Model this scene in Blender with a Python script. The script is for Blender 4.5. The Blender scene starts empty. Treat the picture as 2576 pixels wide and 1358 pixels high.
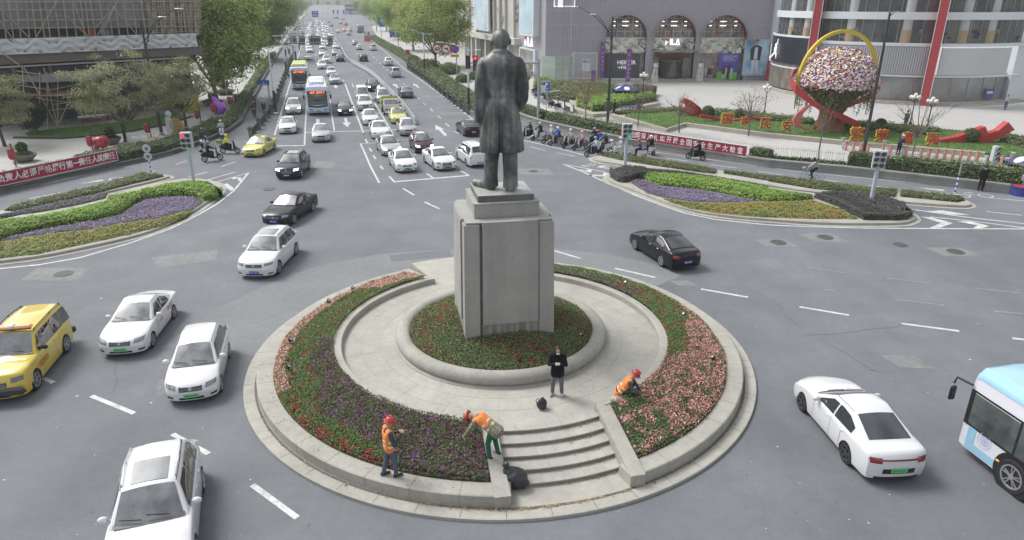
import bpy, math, random
import numpy as np
from mathutils import Vector, Matrix
from math import sin, cos, pi, radians, sqrt, atan2
random.seed(7); RNG=np.random.default_rng(7)
SC=bpy.context.scene; COL=SC.collection
# ---------------- camera, sky, sun, exposure ----------------
F=1720.;TH=radians(21.4);CH=12.
cd=bpy.data.cameras.new('camera'); cam=bpy.data.objects.new('camera',cd); COL.objects.link(cam)
cd.sensor_width=36; cd.lens=36*F/2576; cd.clip_end=4000; cd.clip_start=.1
cam.location=(0,0,CH); cam.rotation_euler=(pi/2-TH,0,0); SC.camera=cam
SUN_EL,SUN_AZ=radians(52),radians(-60)   # azimuth from +Y towards +X
w=bpy.data.worlds.new('World'); SC.world=w; w.use_nodes=True
nt=w.node_tree; bg=nt.nodes['Background']
sky=nt.nodes.new('ShaderNodeTexSky'); sky.sky_type='NISHITA'; sky.sun_disc=False
sky.sun_elevation=SUN_EL; sky.sun_rotation=SUN_AZ; sky.dust_density=3; sky.air_density=1.2
hs=nt.nodes.new('ShaderNodeHueSaturation'); hs.inputs['Saturation'].default_value=.22
tcw=nt.nodes.new('ShaderNodeTexCoord'); mpw=nt.nodes.new('ShaderNodeMapping'); mpw.inputs['Scale'].default_value=(1,1,2.2); nt.links.new(tcw.outputs['Generated'],mpw.inputs['Vector'])
nw=nt.nodes.new('ShaderNodeTexNoise'); nw.inputs['Scale'].default_value=3.2; nw.inputs['Detail'].default_value=6; nt.links.new(mpw.outputs[0],nw.inputs['Vector'])
mw=nt.nodes.new('ShaderNodeMapRange'); mw.inputs[1].default_value=.34; mw.inputs[2].default_value=.66; mw.inputs[3].default_value=.5; mw.inputs[4].default_value=1.5; nt.links.new(nw.outputs[0],mw.inputs[0])
xw_=nt.nodes.new('ShaderNodeMix'); xw_.data_type='RGBA'; xw_.blend_type='MULTIPLY'; xw_.inputs[0].default_value=1
nt.links.new(sky.outputs[0],hs.inputs['Color']); nt.links.new(hs.outputs[0],xw_.inputs[6]); nt.links.new(mw.outputs[0],xw_.inputs[7]); nt.links.new(xw_.outputs[2],bg.inputs[0]); bg.inputs[1].default_value=.135
sd=bpy.data.lights.new('sun','SUN'); sd.energy=1.5; sd.angle=radians(20); sd.color=(1,.975,.94)
so=bpy.data.objects.new('sun',sd); COL.objects.link(so)
sv=Vector((sin(SUN_AZ)*cos(SUN_EL),cos(SUN_AZ)*cos(SUN_EL),sin(SUN_EL)))
so.rotation_euler=sv.to_track_quat('Z','Y').to_euler()
SC.view_settings.view_transform='Standard'; SC.view_settings.look='None'; SC.view_settings.gamma=1
SC.view_settings.exposure=.67; SC.view_settings.use_curve_mapping=False
SC.cycles.max_bounces=6; SC.cycles.transparent_max_bounces=6; SC.cycles.volume_bounces=0
# ---------------- measuring helpers ----------------
def ray(px,py):
 u=(px-1288)/F; v=(py-679)/F
 return (u, cos(TH)-v*sin(TH), -sin(TH)-v*cos(TH))
def G(px,py,z=0.):
 d=ray(px,py); t=(z-CH)/d[2]; return (d[0]*t, d[1]*t)
def HT(pb,yt,z0=0.):
 y=G(pb[0],pb[1],z0)[1]; v=(yt-679)/F; s,c=sin(TH),cos(TH)
 return CH-y*(s+v*c)/(c-v*s)
def V(px,py,Y):
 d=ray(px,py); t=Y/d[1]; return (d[0]*t, CH+d[2]*t)
def VP(px,py,p0,n):
 d=ray(px,py); t=(p0[0]*n[0]+p0[1]*n[1])/(d[0]*n[0]+d[1]*n[1]); return (d[0]*t,d[1]*t,CH+d[2]*t)
AV=Vector((-.260,.9655,0)); AVH=atan2(AV.y,AV.x)
# ---------------- materials ----------------
MC={}
def mat(name,col,rough=.6,metal=0.,noise=None,bump=None,spec=.5,emit=0,coat=0,stain=None,alpha=1,col2=None):
 if name in MC: return MC[name]
 m=bpy.data.materials.new(name); m.use_nodes=True; t=m.node_tree; b=t.nodes['Principled BSDF']
 c=(*col,1) if len(col)==3 else col
 b.inputs['Base Color'].default_value=c; b.inputs['Roughness'].default_value=rough; b.inputs['Metallic'].default_value=metal
 b.inputs['Specular IOR Level'].default_value=spec; b.inputs['Coat Weight'].default_value=coat; b.inputs['Coat Roughness'].default_value=.05
 if emit: b.inputs['Emission Color'].default_value=c; b.inputs['Emission Strength'].default_value=emit
 if alpha<1: b.inputs['Alpha'].default_value=alpha
 tc=None
 def TC():
  nonlocal tc
  if tc is None: tc=t.nodes.new('ShaderNodeTexCoord')
  return tc.outputs['Object']
 prev=None
 def mul(prevsock,fac,lo,hi):
  mr=t.nodes.new('ShaderNodeMapRange'); mr.inputs[1].default_value=.3; mr.inputs[2].default_value=.7
  mr.inputs[3].default_value=lo; mr.inputs[4].default_value=hi; t.links.new(fac,mr.inputs[0])
  mx=t.nodes.new('ShaderNodeMix'); mx.data_type='RGBA'; mx.blend_type='MULTIPLY'; mx.inputs[0].default_value=1
  if prevsock is None: mx.inputs[6].default_value=c
  else: t.links.new(prevsock,mx.inputs[6])
  t.links.new(mr.outputs[0],mx.inputs[7]); return mx.outputs[2]
 if col2:
  n=t.nodes.new('ShaderNodeTexNoise'); n.inputs['Scale'].default_value=col2[1]; n.inputs['Detail'].default_value=5; t.links.new(TC(),n.inputs['Vector'])
  r=t.nodes.new('ShaderNodeMapRange'); r.inputs[1].default_value=.42; r.inputs[2].default_value=.6; t.links.new(n.outputs[0],r.inputs[0])
  mx=t.nodes.new('ShaderNodeMix'); mx.data_type='RGBA'; mx.inputs[6].default_value=c; mx.inputs[7].default_value=(*col2[0],1); t.links.new(r.outputs[0],mx.inputs[0]); prev=mx.outputs[2]
 for s,a in (noise or []):
  n=t.nodes.new('ShaderNodeTexNoise'); n.inputs['Scale'].default_value=s; n.inputs['Detail'].default_value=4; t.links.new(TC(),n.inputs['Vector'])
  prev=mul(prev,n.outputs[0],1-a,1+a)
 if stain: # vertical streaks
  mp=t.nodes.new('ShaderNodeMapping'); mp.inputs['Scale'].default_value=stain[0]; t.links.new(TC(),mp.inputs['Vector'])
  n=t.nodes.new('ShaderNodeTexNoise'); n.inputs['Scale'].default_value=1; n.inputs['Detail'].default_value=5; t.links.new(mp.outputs[0],n.inputs['Vector'])
  prev=mul(prev,n.outputs[0],1-stain[1],1+stain[1]*.6)
 if prev is not None: t.links.new(prev,b.inputs['Base Color'])
 if bump:
  n=t.nodes.new('ShaderNodeTexNoise'); n.inputs['Scale'].default_value=bump[0]; n.inputs['Detail'].default_value=5; t.links.new(TC(),n.inputs['Vector'])
  bp=t.nodes.new('ShaderNodeBump'); bp.inputs['Strength'].default_value=bump[1]; bp.inputs['Distance'].default_value=bump[2] if len(bump)>2 else .02
  t.links.new(n.outputs[0],bp.inputs['Height']); t.links.new(bp.outputs[0],b.inputs['Normal'])
 MC[name]=m; return m
def leaf(name,col,tr=.25):
 if name in MC: return MC[name]
 m=mat(name,col,.55,spec=.3)
 b=m.node_tree.nodes['Principled BSDF']; b.inputs['Subsurface Weight'].default_value=0
 t=m.node_tree; td=t.nodes.new('ShaderNodeBsdfTranslucent'); td.inputs[0].default_value=(col[0]*1.2,col[1]*1.25,col[2]*.8,1)
 mx=t.nodes.new('ShaderNodeMixShader'); mx.inputs[0].default_value=tr
 t.links.new(b.outputs[0],mx.inputs[1]); t.links.new(td.outputs[0],mx.inputs[2]); t.links.new(mx.outputs[0],t.nodes['Material Output'].inputs[0])
 return m
# ---------------- mesh builder ----------------
class MB:
 def __init__(s): s.v=[]; s.f=[]; s.m=[]
 def add(s,vs,fs,mi=0,M=None):
  o=len(s.v)
  s.v+= [tuple(M@Vector(p)) for p in vs] if M is not None else [tuple(p) for p in vs]
  for f in fs: s.f.append(tuple(i+o for i in f)); s.m.append(mi)
  return s
 def box(s,x0,x1,y0,y1,z0,z1,mi=0,M=None):
  vs=[(x,y,z) for z in (z0,z1) for x,y in ((x0,y0),(x1,y0),(x1,y1),(x0,y1))]
  return s.add(vs,[(3,2,1,0),(4,5,6,7),(0,1,5,4),(1,2,6,5),(2,3,7,6),(3,0,4,7)],mi,M)
 def bx(s,c,d,mi=0,rz=0,M=None,rot=None):
  m=Matrix.Translation(c)@(rot if rot is not None else Matrix.Rotation(rz,4,'Z'))
  if M is not None: m=M@m
  return s.box(-d[0]/2,d[0]/2,-d[1]/2,d[1]/2,-d[2]/2,d[2]/2,mi,m)
 def rbox(s,c,d,r=.03,mi=0,rz=0,M=None,rot=None):   # box with chamfered edges
  m=Matrix.Translation(c)@(rot if rot is not None else Matrix.Rotation(rz,4,'Z'))
  if M is not None: m=M@m
  a,b,h=d[0]/2,d[1]/2,d[2]/2; r=min(r,a*.9,b*.9,h*.9)
  def ring(e,z):
   A,B=a-e,b-e; q=r if e==0 else r*.4
   return [(A,-B+q,z),(A,B-q,z),(A-q,B,z),(-A+q,B,z),(-A,B-q,z),(-A,-B+q,z),(-A+q,-B,z),(A-q,-B,z)]
  return s.loft([ring(r,-h),ring(0,-h+r),ring(0,h-r),ring(r,h)],mi,m)
 def loft(s,rings,mi=0,M=None,cap=True,closed=True):
  n=len(rings[0]); vs=[p for r in rings for p in r]; fs=[]
  for i in range(len(rings)-1):
   for j in range(n if closed else n-1):
    k=(j+1)%n; fs.append((i*n+j,i*n+k,(i+1)*n+k,(i+1)*n+j))
  if cap and closed: fs+=[tuple(range(n))[::-1],tuple((len(rings)-1)*n+j for j in range(n))]
  return s.add(vs,fs,mi,M)
 def prism(s,poly,z0,z1,mi=0,M=None,tmi=None):
  n=len(poly)
  a=sum(poly[i][0]*poly[(i+1)%n][1]-poly[(i+1)%n][0]*poly[i][1] for i in range(n))
  if a<0: poly=poly[::-1]
  vs=[(x,y,z0) for x,y in poly]+[(x,y,z1) for x,y in poly]
  s.add(vs,[(i,(i+1)%n,n+(i+1)%n,n+i) for i in range(n)]+[tuple(range(n))[::-1]],mi,M)
  return s.add([(x,y,z1) for x,y in poly],[tuple(range(n))],mi if tmi is None else tmi,M)
 def tube(s,pts,r,n=8,mi=0,M=None,cap=True):
  pts=[Vector(p) for p in pts]; rs=r if hasattr(r,'__len__') else [r]*len(pts); rings=[]; up=None
  for i,p in enumerate(pts):
   d=(pts[min(i+1,len(pts)-1)]-pts[max(i-1,0)]).normalized()
   if up is None: up=Vector((0,0,1)) if abs(d.z)<.9 else Vector((1,0,0))
   a=d.cross(up).normalized(); b=a.cross(d).normalized(); up=b
   rings.append([tuple(p+(a*cos(2*pi*j/n)+b*sin(2*pi*j/n))*rs[i]) for j in range(n)])
  return s.loft(rings,mi,M,cap)
 def lathe(s,prof,n=16,c=(0,0,0),mi=0,M=None,a0=0,a1=2*pi):
  full=abs(a1-a0-2*pi)<1e-6; k=n if full else n+1
  vs=[(c[0]+r*cos(a0+(a1-a0)*j/n),c[1]+r*sin(a0+(a1-a0)*j/n),c[2]+z) for r,z in prof for j in range(k)]
  fs=[(i*k+j,i*k+(j+1)%k,(i+1)*k+(j+1)%k,(i+1)*k+j) for i in range(len(prof)-1) for j in range(n)]
  return s.add(vs,fs,mi,M)
 def ell(s,c,r,n=12,mi=0,M=None,rot=None):
  R=rot.to_4x4() if rot is not None else Matrix.Identity(4); m=Matrix.Translation(c)@R
  if M is not None: m=M@m
  h=max(4,n//2+1); vs=[(0,0,-r[2])]+[(r[0]*cos(2*pi*j/n)*sin(pi*i/h),r[1]*sin(2*pi*j/n)*sin(pi*i/h),-r[2]*cos(pi*i/h)) for i in range(1,h) for j in range(n)]+[(0,0,r[2])]
  fs=[(0,1+(j+1)%n,1+j) for j in range(n)]
  for i in range(h-2):
   for j in range(n): a=1+i*n+j; b=1+i*n+(j+1)%n; fs.append((a,b,b+n,a+n))
  L=len(vs)-1; fs+=[(L,L-n+j,L-n+(j+1)%n) for j in range(n)]
  return s.add(vs,fs,mi,m)
 def cap(s,p0,p1,r0,r1=None,n=10,mi=0,M=None):      # tapered capsule
  r1=r0 if r1 is None else r1; p0=Vector(p0); p1=Vector(p1); d=(p1-p0); L=d.length
  d=d/L if L>1e-6 else Vector((0,0,1))
  P=[];R=[]
  for k in (-.98,-.7,-.35,0): P.append(p0+d*r0*k); R.append(r0*sqrt(max(1-k*k,.01)))
  for k in (0,.35,.7,.98): P.append(p1+d*r1*k); R.append(r1*sqrt(max(1-k*k,.01)))
  return s.tube(P,R,n,mi,M)
 def grid(s,fn,nu,nv,mi=0,M=None,flip=False):
  vs=[fn(i/nu,j/nv) for i in range(nu+1) for j in range(nv+1)]; fs=[]
  for i in range(nu):
   for j in range(nv):
    a=i*(nv+1)+j; q=(a,a+nv+1,a+nv+2,a+1); fs.append(q[::-1] if flip else q)
  return s.add(vs,fs,mi,M)
 def mesh(s,name,mats,smooth=None):
  me=bpy.data.meshes.new(name); me.from_pydata(s.v,[],s.f)
  for m in (mats if isinstance(mats,(list,tuple)) else [mats]): me.materials.append(m)
  if any(s.m): me.polygons.foreach_set('material_index',s.m)
  if smooth:
   me.polygons.foreach_set('use_smooth',[True]*len(me.polygons)); me.set_sharp_from_angle(angle=radians(smooth))
  me.update(); return me
 def build(s,name,mats,parent=None,smooth=None,**kw):
  return put(name,s.mesh(name,mats,smooth),parent,**kw)
def put(name,me,parent=None,**kw):
 o=bpy.data.objects.new(name,me); COL.objects.link(o)
 if parent is not None: o.parent=parent; KIDS.setdefault(parent.name,[]).append(o)
 tag(o,**kw); return o
def tag(o,label=None,cat=None,group=None,kind=None):
 if label: o['label']=label
 if cat: o['category']=cat
 if group: o['group']=group
 if kind: o['kind']=kind
 return o
def thing(name,label,cat,loc=(0,0,0),rz=0,group=None):
 o=bpy.data.objects.new(name,None); COL.objects.link(o); o.empty_display_size=.2
 o.location=loc if len(loc)==3 else (*loc,0); o.rotation_euler=(0,0,rz); return tag(o,label,cat,group)
CH_={}
KIDS={}
def kids(o): return list(KIDS.get(o.name,[]))
def tree(o): return (o,[tree(c) for c in kids(o)])
def copytree(t,parent=None,sub=None):
 o,ch=t; c=o.copy(); COL.objects.link(c); c.parent=parent
 if parent: KIDS.setdefault(parent.name,[]).append(c)
 if sub and c.type=='MESH':
  for sl in c.material_slots:
   if sl.material and sl.material.name in sub:
    m=sub[sl.material.name]; sl.link='OBJECT'; sl.material=m
 for k in ch: copytree(k,c,sub)
 return c
def dup(t,loc,rz,label,group=None,cat=None,sub=None,scale=None):
 c=copytree(t,None,sub); c.location=loc if len(loc)==3 else (*loc,0); c.rotation_euler=(0,0,rz); c['label']=label
 if group: c['group']=group
 elif 'group' in c: del c['group']
 if cat: c['category']=cat
 if scale: c.scale=(scale,)*3 if not hasattr(scale,'__len__') else scale
 return c
def structure(o): 
 for k in ('label','category','group'):
  if k in o: del o[k]
 o['kind']='structure'; return o
# text as mesh: returns MB-ready (verts, faces) centred, height h
WS=bpy.data.scenes.new('work'); WV=WS.view_layers[0]
def evalmesh(o):
 WV.update(); return bpy.data.meshes.new_from_object(o.evaluated_get(WV.depsgraph))
TXC={}
def text_vf(txt,h=1.,bold=0.,w=None,extr=.0,spacing=1.):
 k=(txt,h,bold,w,extr)
 if k in TXC: return TXC[k]
 r=text_raw(txt,h,bold,w,extr)
 if bold and not extr:
  def ar(q): 
   v,f=q; return sum(abs(sum(v[g[i]][0]*v[g[(i+1)%len(g)]][1]-v[g[(i+1)%len(g)]][0]*v[g[i]][1] for i in range(len(g))))/2 for g in f)
  b=text_raw(txt,h,0,w,0)
  if ar(r)<ar(b)*.98: r=b
 TXC[k]=r; return r
def text_raw(txt,h=1.,bold=0.,w=None,extr=.0,spacing=1.):
 c=bpy.data.curves.new('t','FONT'); c.body=txt; c.size=1; c.align_x='CENTER'; c.align_y='CENTER'; c.offset=bold; c.extrude=extr/h; c.space_character=spacing; c.resolution_u=2
 o=bpy.data.objects.new('t',c); WS.collection.objects.link(o)
 me=evalmesh(o); v=np.array([x.co[:] for x in me.vertices]).reshape(-1,3); f=[tuple(p.vertices) for p in me.polygons]
 bpy.data.objects.remove(o); bpy.data.curves.remove(c); bpy.data.meshes.remove(me)
 if len(v)==0: return [],[]
 v[:,0]-=(v[:,0].max()+v[:,0].min())/2; v[:,1]-=(v[:,1].max()+v[:,1].min())/2
 s=h/(v[:,1].max()-v[:,1].min()) if h else 1; v*=s
 if w: v[:,0]*=w/(v[:,0].max()-v[:,0].min())
 return [tuple(p) for p in v],f
def frame(origin,xdir,up=(0,0,1)):   # matrix: local x -> xdir, local y -> up, local z -> normal
 x=Vector(xdir).normalized(); u=Vector(up); n=x.cross(u).normalized(); u=n.cross(x).normalized()
 return Matrix.Translation(origin)@Matrix(((x.x,u.x,n.x),(x.y,u.y,n.y),(x.z,u.z,n.z))).to_4x4()
# ---------------- leaves ----------------
def leafcloud(name,P,size,mats,mi,parent=None,flat=.5,asp=.6,jit=None,N=None,**kw):
 """one small folded leaf (quad) per point"""
 P=np.asarray(P,float); n=len(P)
 nrm=RNG.normal(size=(n,3)); nrm[:,2]=np.abs(nrm[:,2])+flat
 if N is not None: nrm=nrm*.6+N*1.1
 nrm/=np.linalg.norm(nrm,axis=1)[:,None]
 t=np.cross(nrm,RNG.normal(size=(n,3))); t/=np.linalg.norm(t,axis=1)[:,None]+1e-9; b=np.cross(nrm,t)
 s=(np.asarray(size)*RNG.uniform(.65,1.3,n))[:,None]
 v=np.empty((n,4,3)); v[:,0]=P-t*s*.5; v[:,1]=P+b*s*asp*.5+nrm*s*.1; v[:,2]=P+t*s*.5; v[:,3]=P-b*s*asp*.5+nrm*s*.1
 me=bpy.data.meshes.new(name); me.vertices.add(n*4); me.vertices.foreach_set('co',v.ravel())
 me.loops.add(n*4); me.loops.foreach_set('vertex_index',np.arange(n*4,dtype=np.int32))
 me.polygons.add(n); me.polygons.foreach_set('loop_start',np.arange(0,n*4,4,dtype=np.int32)); me.polygons.foreach_set('loop_total',np.full(n,4,dtype=np.int32))
 for m in mats: me.materials.append(m)
 me.polygons.foreach_set('material_index',np.asarray(mi,dtype=np.int32)); me.update(calc_edges=True); me.validate()
 return put(name,me,parent,**kw)
def vnoise(x,y,s,seed=0):
 """cheap smooth noise 0..1 for clumping"""
 r=np.random.default_rng(seed); a=0
 for k in range(5):
  th=r.uniform(0,6.28); f=s*r.uniform(.6,1.9); a=a+np.sin((x*np.cos(th)+y*np.sin(th))*f+r.uniform(0,6.28))
 return np.clip(a/5*.9+.5,0,1)
def inpoly(P,poly):
 x,y=P[:,0],P[:,1]; c=np.zeros(len(P),bool); n=len(poly)
 for i in range(n):
  x0,y0=poly[i]; x1,y1=poly[(i+1)%n]
  if y0==y1: continue
  c^=((y0>y)!=(y1>y))&(x<(x1-x0)*(y-y0)/(y1-y0)+x0)
 return c
def sample_poly(poly,n):
 a=np.array(poly); lo,hi=a.min(0),a.max(0); out=[]; k=0
 while k<n:
  p=RNG.uniform(lo,hi,(n*2,2)); p=p[inpoly(p,poly)]; out.append(p); k+=len(p)
  if len(p)==0: break
 return np.concatenate(out)[:n]
def edge_dist(P,poly):
 d=np.full(len(P),1e9); a=np.array(poly)
 for i in range(len(a)):
  p,q=a[i],a[(i+1)%len(a)]; e=q-p; L=(e**2).sum()+1e-9
  t=np.clip(((P-p)@e)/L,0,1); d=np.minimum(d,np.linalg.norm(P-(p+t[:,None]*e),axis=1))
 return d
def area(poly):
 n=len(poly); return abs(sum(poly[i][0]*poly[(i+1)%n][1]-poly[(i+1)%n][0]*poly[i][1] for i in range(n)))/2
def smooth_poly(p,k=2,closed=True):
 p=[Vector((q[0],q[1])) for q in p]
 for _ in range(k):
  o=[]; n=len(p)
  for i in range(n if closed else n-1):
   a,b=p[i],p[(i+1)%n]; o+=[a*.75+b*.25,a*.25+b*.75]
  if not closed: o=[p[0]]+o+[p[-1]]
  p=o
 return [tuple(q) for q in p]
def offset_line(pts,d):
 out=[]; n=len(pts)
 for i in range(n):
  a=Vector(pts[max(i-1,0)]); b=Vector(pts[min(i+1,n-1)]); t=(b-a).normalized(); out.append((pts[i][0]-t.y*d,pts[i][1]+t.x*d))
 return out
def strip(mb,pts,w0,w1,z0,z1,mi=0,tmi=None):
 """band between offsets w0..w1 (left positive) of a line, solid from z0 to z1"""
 A=offset_line(pts,w0); B=offset_line(pts,w1); n=len(pts)
 for i in range(n-1):
  q=[A[i],A[i+1],B[i+1],B[i]]
  mb.add([(x,y,z0) for x,y in q]+[(x,y,z1) for x,y in q],[(0,1,5,4),(2,3,7,6)]+([(3,0,4,7)] if i==0 else [])+([(1,2,6,5)] if i==n-2 else []),mi)
  mb.add([(x,y,z1) for x,y in q],[(0,1,2,3)],mi if tmi is None else tmi)
def clipped(name,poly,h,mats,wts,size,dens,z0=0.,label=None,cat='hedge',group=None,core=None,kind=None,round_=.25,noise_s=1.2,side=True,rag=.05,topd=1.,seed=1,patch=None,parent=None):
 """planting bed or clipped hedge: dark core + leaves over top and sides"""
 A=area(poly); n=int(A*dens*topd); P=sample_poly(poly,n); d=edge_dist(P,poly)
 hh=h*(1-.35*np.exp(-(d/max(round_,.01))**1.5)) if round_ else np.full(n,h)
 z=z0+hh+RNG.normal(0,rag,n)+ (vnoise(P[:,0],P[:,1],noise_s*5,seed+5)-.5)*rag*2.2
 size=size*1.35; pts=np.c_[P,z]; nr=np.zeros((n,3)); nr[:,2]=1
 if side:
  a=np.array(poly); segs=np.roll(a,-1,0)-a; L=np.linalg.norm(segs,axis=1); m=int(L.sum()*h*dens*.9)
  i=RNG.choice(len(a),m,p=L/L.sum()); t=RNG.uniform(0,1,m)
  sg=1 if sum(poly[k][0]*poly[(k+1)%len(poly)][1]-poly[(k+1)%len(poly)][0]*poly[k][1] for k in range(len(poly)))>0 else -1
  no=np.c_[segs[i,1],-segs[i,0]]*sg/ (L[i][:,None]+1e-9)
  zz=RNG.uniform(.02,.98,m); S=a[i]+segs[i]*t[:,None]+no*(RNG.normal(0,rag*.6,m)-.0-.25*round_*zz**3)[:,None]
  pts=np.r_[pts,np.c_[S,z0+zz*h*.92]]; nr=np.r_[nr,np.c_[no,np.full(m,.5)]]
 N=len(pts); u=RNG.uniform(0,1,N)*.55+vnoise(pts[:,0],pts[:,1],noise_s,seed)*.45
 cw=np.cumsum(wts)/sum(wts); q=np.searchsorted(np.quantile(u,cw[:-1]) if len(cw)>1 else [],u); mi=q
 if patch is not None: mi=patch(pts,mi)
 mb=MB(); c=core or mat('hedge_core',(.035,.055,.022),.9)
 ins=[tuple(Vector(p)) for p in poly]; cx=sum(p[0] for p in ins)/len(ins); cy=sum(p[1] for p in ins)/len(ins)
 mb.prism([(p[0],p[1]) for p in ins],z0-.02,z0+h*.5)
 a=Vector((cx,cy)); ins2=offset_in(ins,min(round_*.4,.12))
 mb.prism(ins2,z0+h*.5-.01,z0+h*.86)
 if kind=='stuff':
  r=leafcloud(name,pts,size,mats,mi,parent,N=nr,label=label,kind='stuff',cat=cat)
  k=mb.build('soil',c,r); return r
 root=thing(name,label,cat,group=group) if parent is None else parent
 mb.build('core',c,root); leafcloud('foliage',pts,size,mats,mi,root,N=nr)
 return root
def offset_in(poly,d):
 n=len(poly); s=1 if sum(poly[k][0]*poly[(k+1)%n][1]-poly[(k+1)%n][0]*poly[k][1] for k in range(n))>0 else -1
 out=[]
 for i in range(n):
  a,b=Vector(poly[i-1][:2]),Vector(poly[(i+1)%n][:2]); t=(b-a)
  if t.length<1e-6: out.append(poly[i]); continue
  t.normalize(); out.append((poly[i][0]-t.y*d*s,poly[i][1]+t.x*d*s))
 return out
# ---------------- ground and markings ----------------
A_=lambda L,ox,oy:[(ox+x/4.,oy+y/4.) for x,y in L]
M_asph=mat('asphalt',(.146,.156,.170),.82,noise=[(.10,.13),(.5,.10),(3,.05),(9,.05),(60,.24)],stain=((.35,.09,1),.09),bump=(70,.5,.01))
M_asph2=mat('asphalt_pale',(.182,.191,.20),.85,noise=[(.3,.08),(3,.06),(60,.18)],bump=(70,.5,.01))
M_patch=mat('concrete_patch',(.19,.195,.195),.85,noise=[(1.0,.14),(4,.1),(40,.14)])
M_paint=mat('road_paint',(.50,.51,.50),.65,noise=[(2.5,.22),(14,.2),(50,.2)])
M_worn=mat('worn_paint',(.24,.25,.25),.7,noise=[(4,.2),(25,.2)])
M_pav=mat('paving',(.355,.345,.305),.8,noise=[(.35,.10),(1.7,.08),(6,.07),(30,.07)])
M_stone=mat('granite',(.345,.335,.295),.75,noise=[(.6,.10),(2.5,.08),(12,.08),(80,.1)])
M_stoned=mat('granite_dark',(.24,.235,.215),.8,noise=[(1.5,.18),(12,.1)],stain=((2,2,.2),.2))
M_joint=mat('joint',(.13,.125,.11),.9)
M_white=mat('white_metal',(.60,.62,.64),.4); M_grey=mat('grey_metal',(.34,.36,.38),.45,.3); M_dark=mat('dark_metal',(.03,.033,.038),.5)
M_black=mat('black_rubber',(.012,.012,.013),.6)
def sheet(name,poly,z,m,**kw):
 mb=MB(); mb.prism(poly,z-.02 if z>.02 else 0.0005,z,0); 
 return structure(mb.build(name,m,**kw))
g=MB(); g.grid(lambda u,v:(-1500+3000*u,-300+3300*v,0),6,6,flip=False); structure(g.build('road',M_asph))
mb=MB(); pp=[G(*p) for p in [(405,874),(500,804),(570,765),(644,729),(720,695),(800,668),(950,640),(1140,625),(1393,625),(1513,637),(1638,662),(1713,694),(1635,726),(1500,700),(1260,690),(1010,700),(780,770),(660,870),(640,894)]]
mb.add([(x,y,.004) for x,y in pp],[tuple(range(len(pp)))[::-1]]); structure(mb.build('pale_asphalt_band',M_asph2))
mk=MB()
def pline(p,q,w=.15,mi=0,z=.009,ends=True):
 a=Vector(G(*p)); b=Vector(G(*q)); t=(b-a); 
 if t.length<.01: return
 t.normalize(); n=Vector((-t.y,t.x))*w/2
 mk.add([(*(a+n),z),(*(a-n),z),(*(b-n),z),(*(b+n),z)],[(0,1,2,3)],mi)
def ppoly(L,w=.15,mi=0,z=.009):
 P=[G(*p) for p in L]; A=offset_line(P,w/2); B=offset_line(P,-w/2)
 for i in range(len(P)-1): mk.add([(*A[i],z),(*B[i],z),(*B[i+1],z),(*A[i+1],z)],[(0,1,2,3)],mi)
def pfill(L,mi=0,z=.009):
 P=[G(*p) for p in L]; a=sum(P[i][0]*P[(i+1)%len(P)][1]-P[(i+1)%len(P)][0]*P[i][1] for i in range(len(P)))
 if a<0:P=P[::-1]
 mk.add([(x,y,z) for x,y in P],[tuple(range(len(P)))],mi)
for a,b in [((1014,474),(1042,491)),((1068,508),(1105,525)),((1395,631),(1460,650)),((1547,675),(1648,698)),((1763,727),(1882,748)),((2011,772),(2136,793)),((2268,814),(2413,833)),((2547,851),(2700,870)),((108,951),(135,963))]: pline(a,b,.16)
for a,b in [((230,996),(338,1040)),((434,1092),(525,1142)),((635,1220),(748,1303))]: pline(a,b,.16)
for a,b in [((2028,672),(2128,687)),((2230,700),(2340,713)),((2250,753),(2375,768)),((2455,725),(2565,737)),((2500,783),(2620,793)),((2070,727),(2102,732))]: pline(a,b,.1,1)
Z2=lambda *p:(644+p[0]/4,p[1]/4); ZB=lambda *p:(644+p[0]/4,339.6+p[1]/4); ZL=lambda *p:(p[0]/4,339.6+p[1]/4)
ZR=lambda *p:(1288+p[0]/4,339.6+p[1]/4); ZS=lambda *p:(1932+p[0]/4,339.6+p[1]/4)
ppoly([(691,340),(700,308),(714,262),(729,212),(741,170),(752,135),(764,98),(776,60)],.18)
ppoly([(766,366),(769,300),(772,250)],.15); ppoly([(841,328),(835,290),(830,252)],.15)
ppoly([(916,339),(893,277),(868,210)],.18); ppoly([(991,340),(955,280),(914,212)],.15)
pline((698,367),(766,366),.35); pline((769,333),(915,329),.3); pline((915,329),(1000,326),.3)
for a,b in [((1050,85),(1210,80))]: pline(ZB(*a),ZB(*b),.15)
ppoly([ZB(*p) for p in [(1050,85),(1090,170),(1150,310),(1240,480)]],.15)
for a,b in [((1080,-20),(1090,0)),((1100,40),(1120,80)),((1140,130),(1165,165)),((1180,205),(1205,240)),((1250,310),(1280,345)),((1340,415),(1400,480)),((1720,390),(1780,430)),((2060,360),(2140,405)),((1890,0),(1915,10)),((1995,-40),(2040,-15))]: pline(ZB(*a),ZB(*b),.15)
pline(ZB(1395,470),ZB(2145,407),.3)
ppoly([Z2(*p) for p in [(930,190),(1000,270),(1130,380),(1240,470),(1380,590),(1500,700),(1650,800),(1900,980),(2180,1200)]]+[(1260,330),(1315,352),(1400,372),(1469,390)],.16)
for a,b in [((1620,975),(1650,995)),((1680,1035),(1710,1055)),((1750,1090),(1780,1118)),((1825,1163),(1862,1190)),((1905,1240),(1950,1275)),((1420,795),(1445,810)),((1480,840),(1495,850)),((1150,535),(1162,548)),((1180,568),(1192,581)),((1210,600),(1224,613)),((1240,632),(1255,645)),((1280,670),(1293,683)),((1310,700),(1322,712)),((1015,530),(1022,545)),((1095,645),(1107,655)),((940,430),(950,445))]: pline(Z2(*a),Z2(*b),.14)
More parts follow.
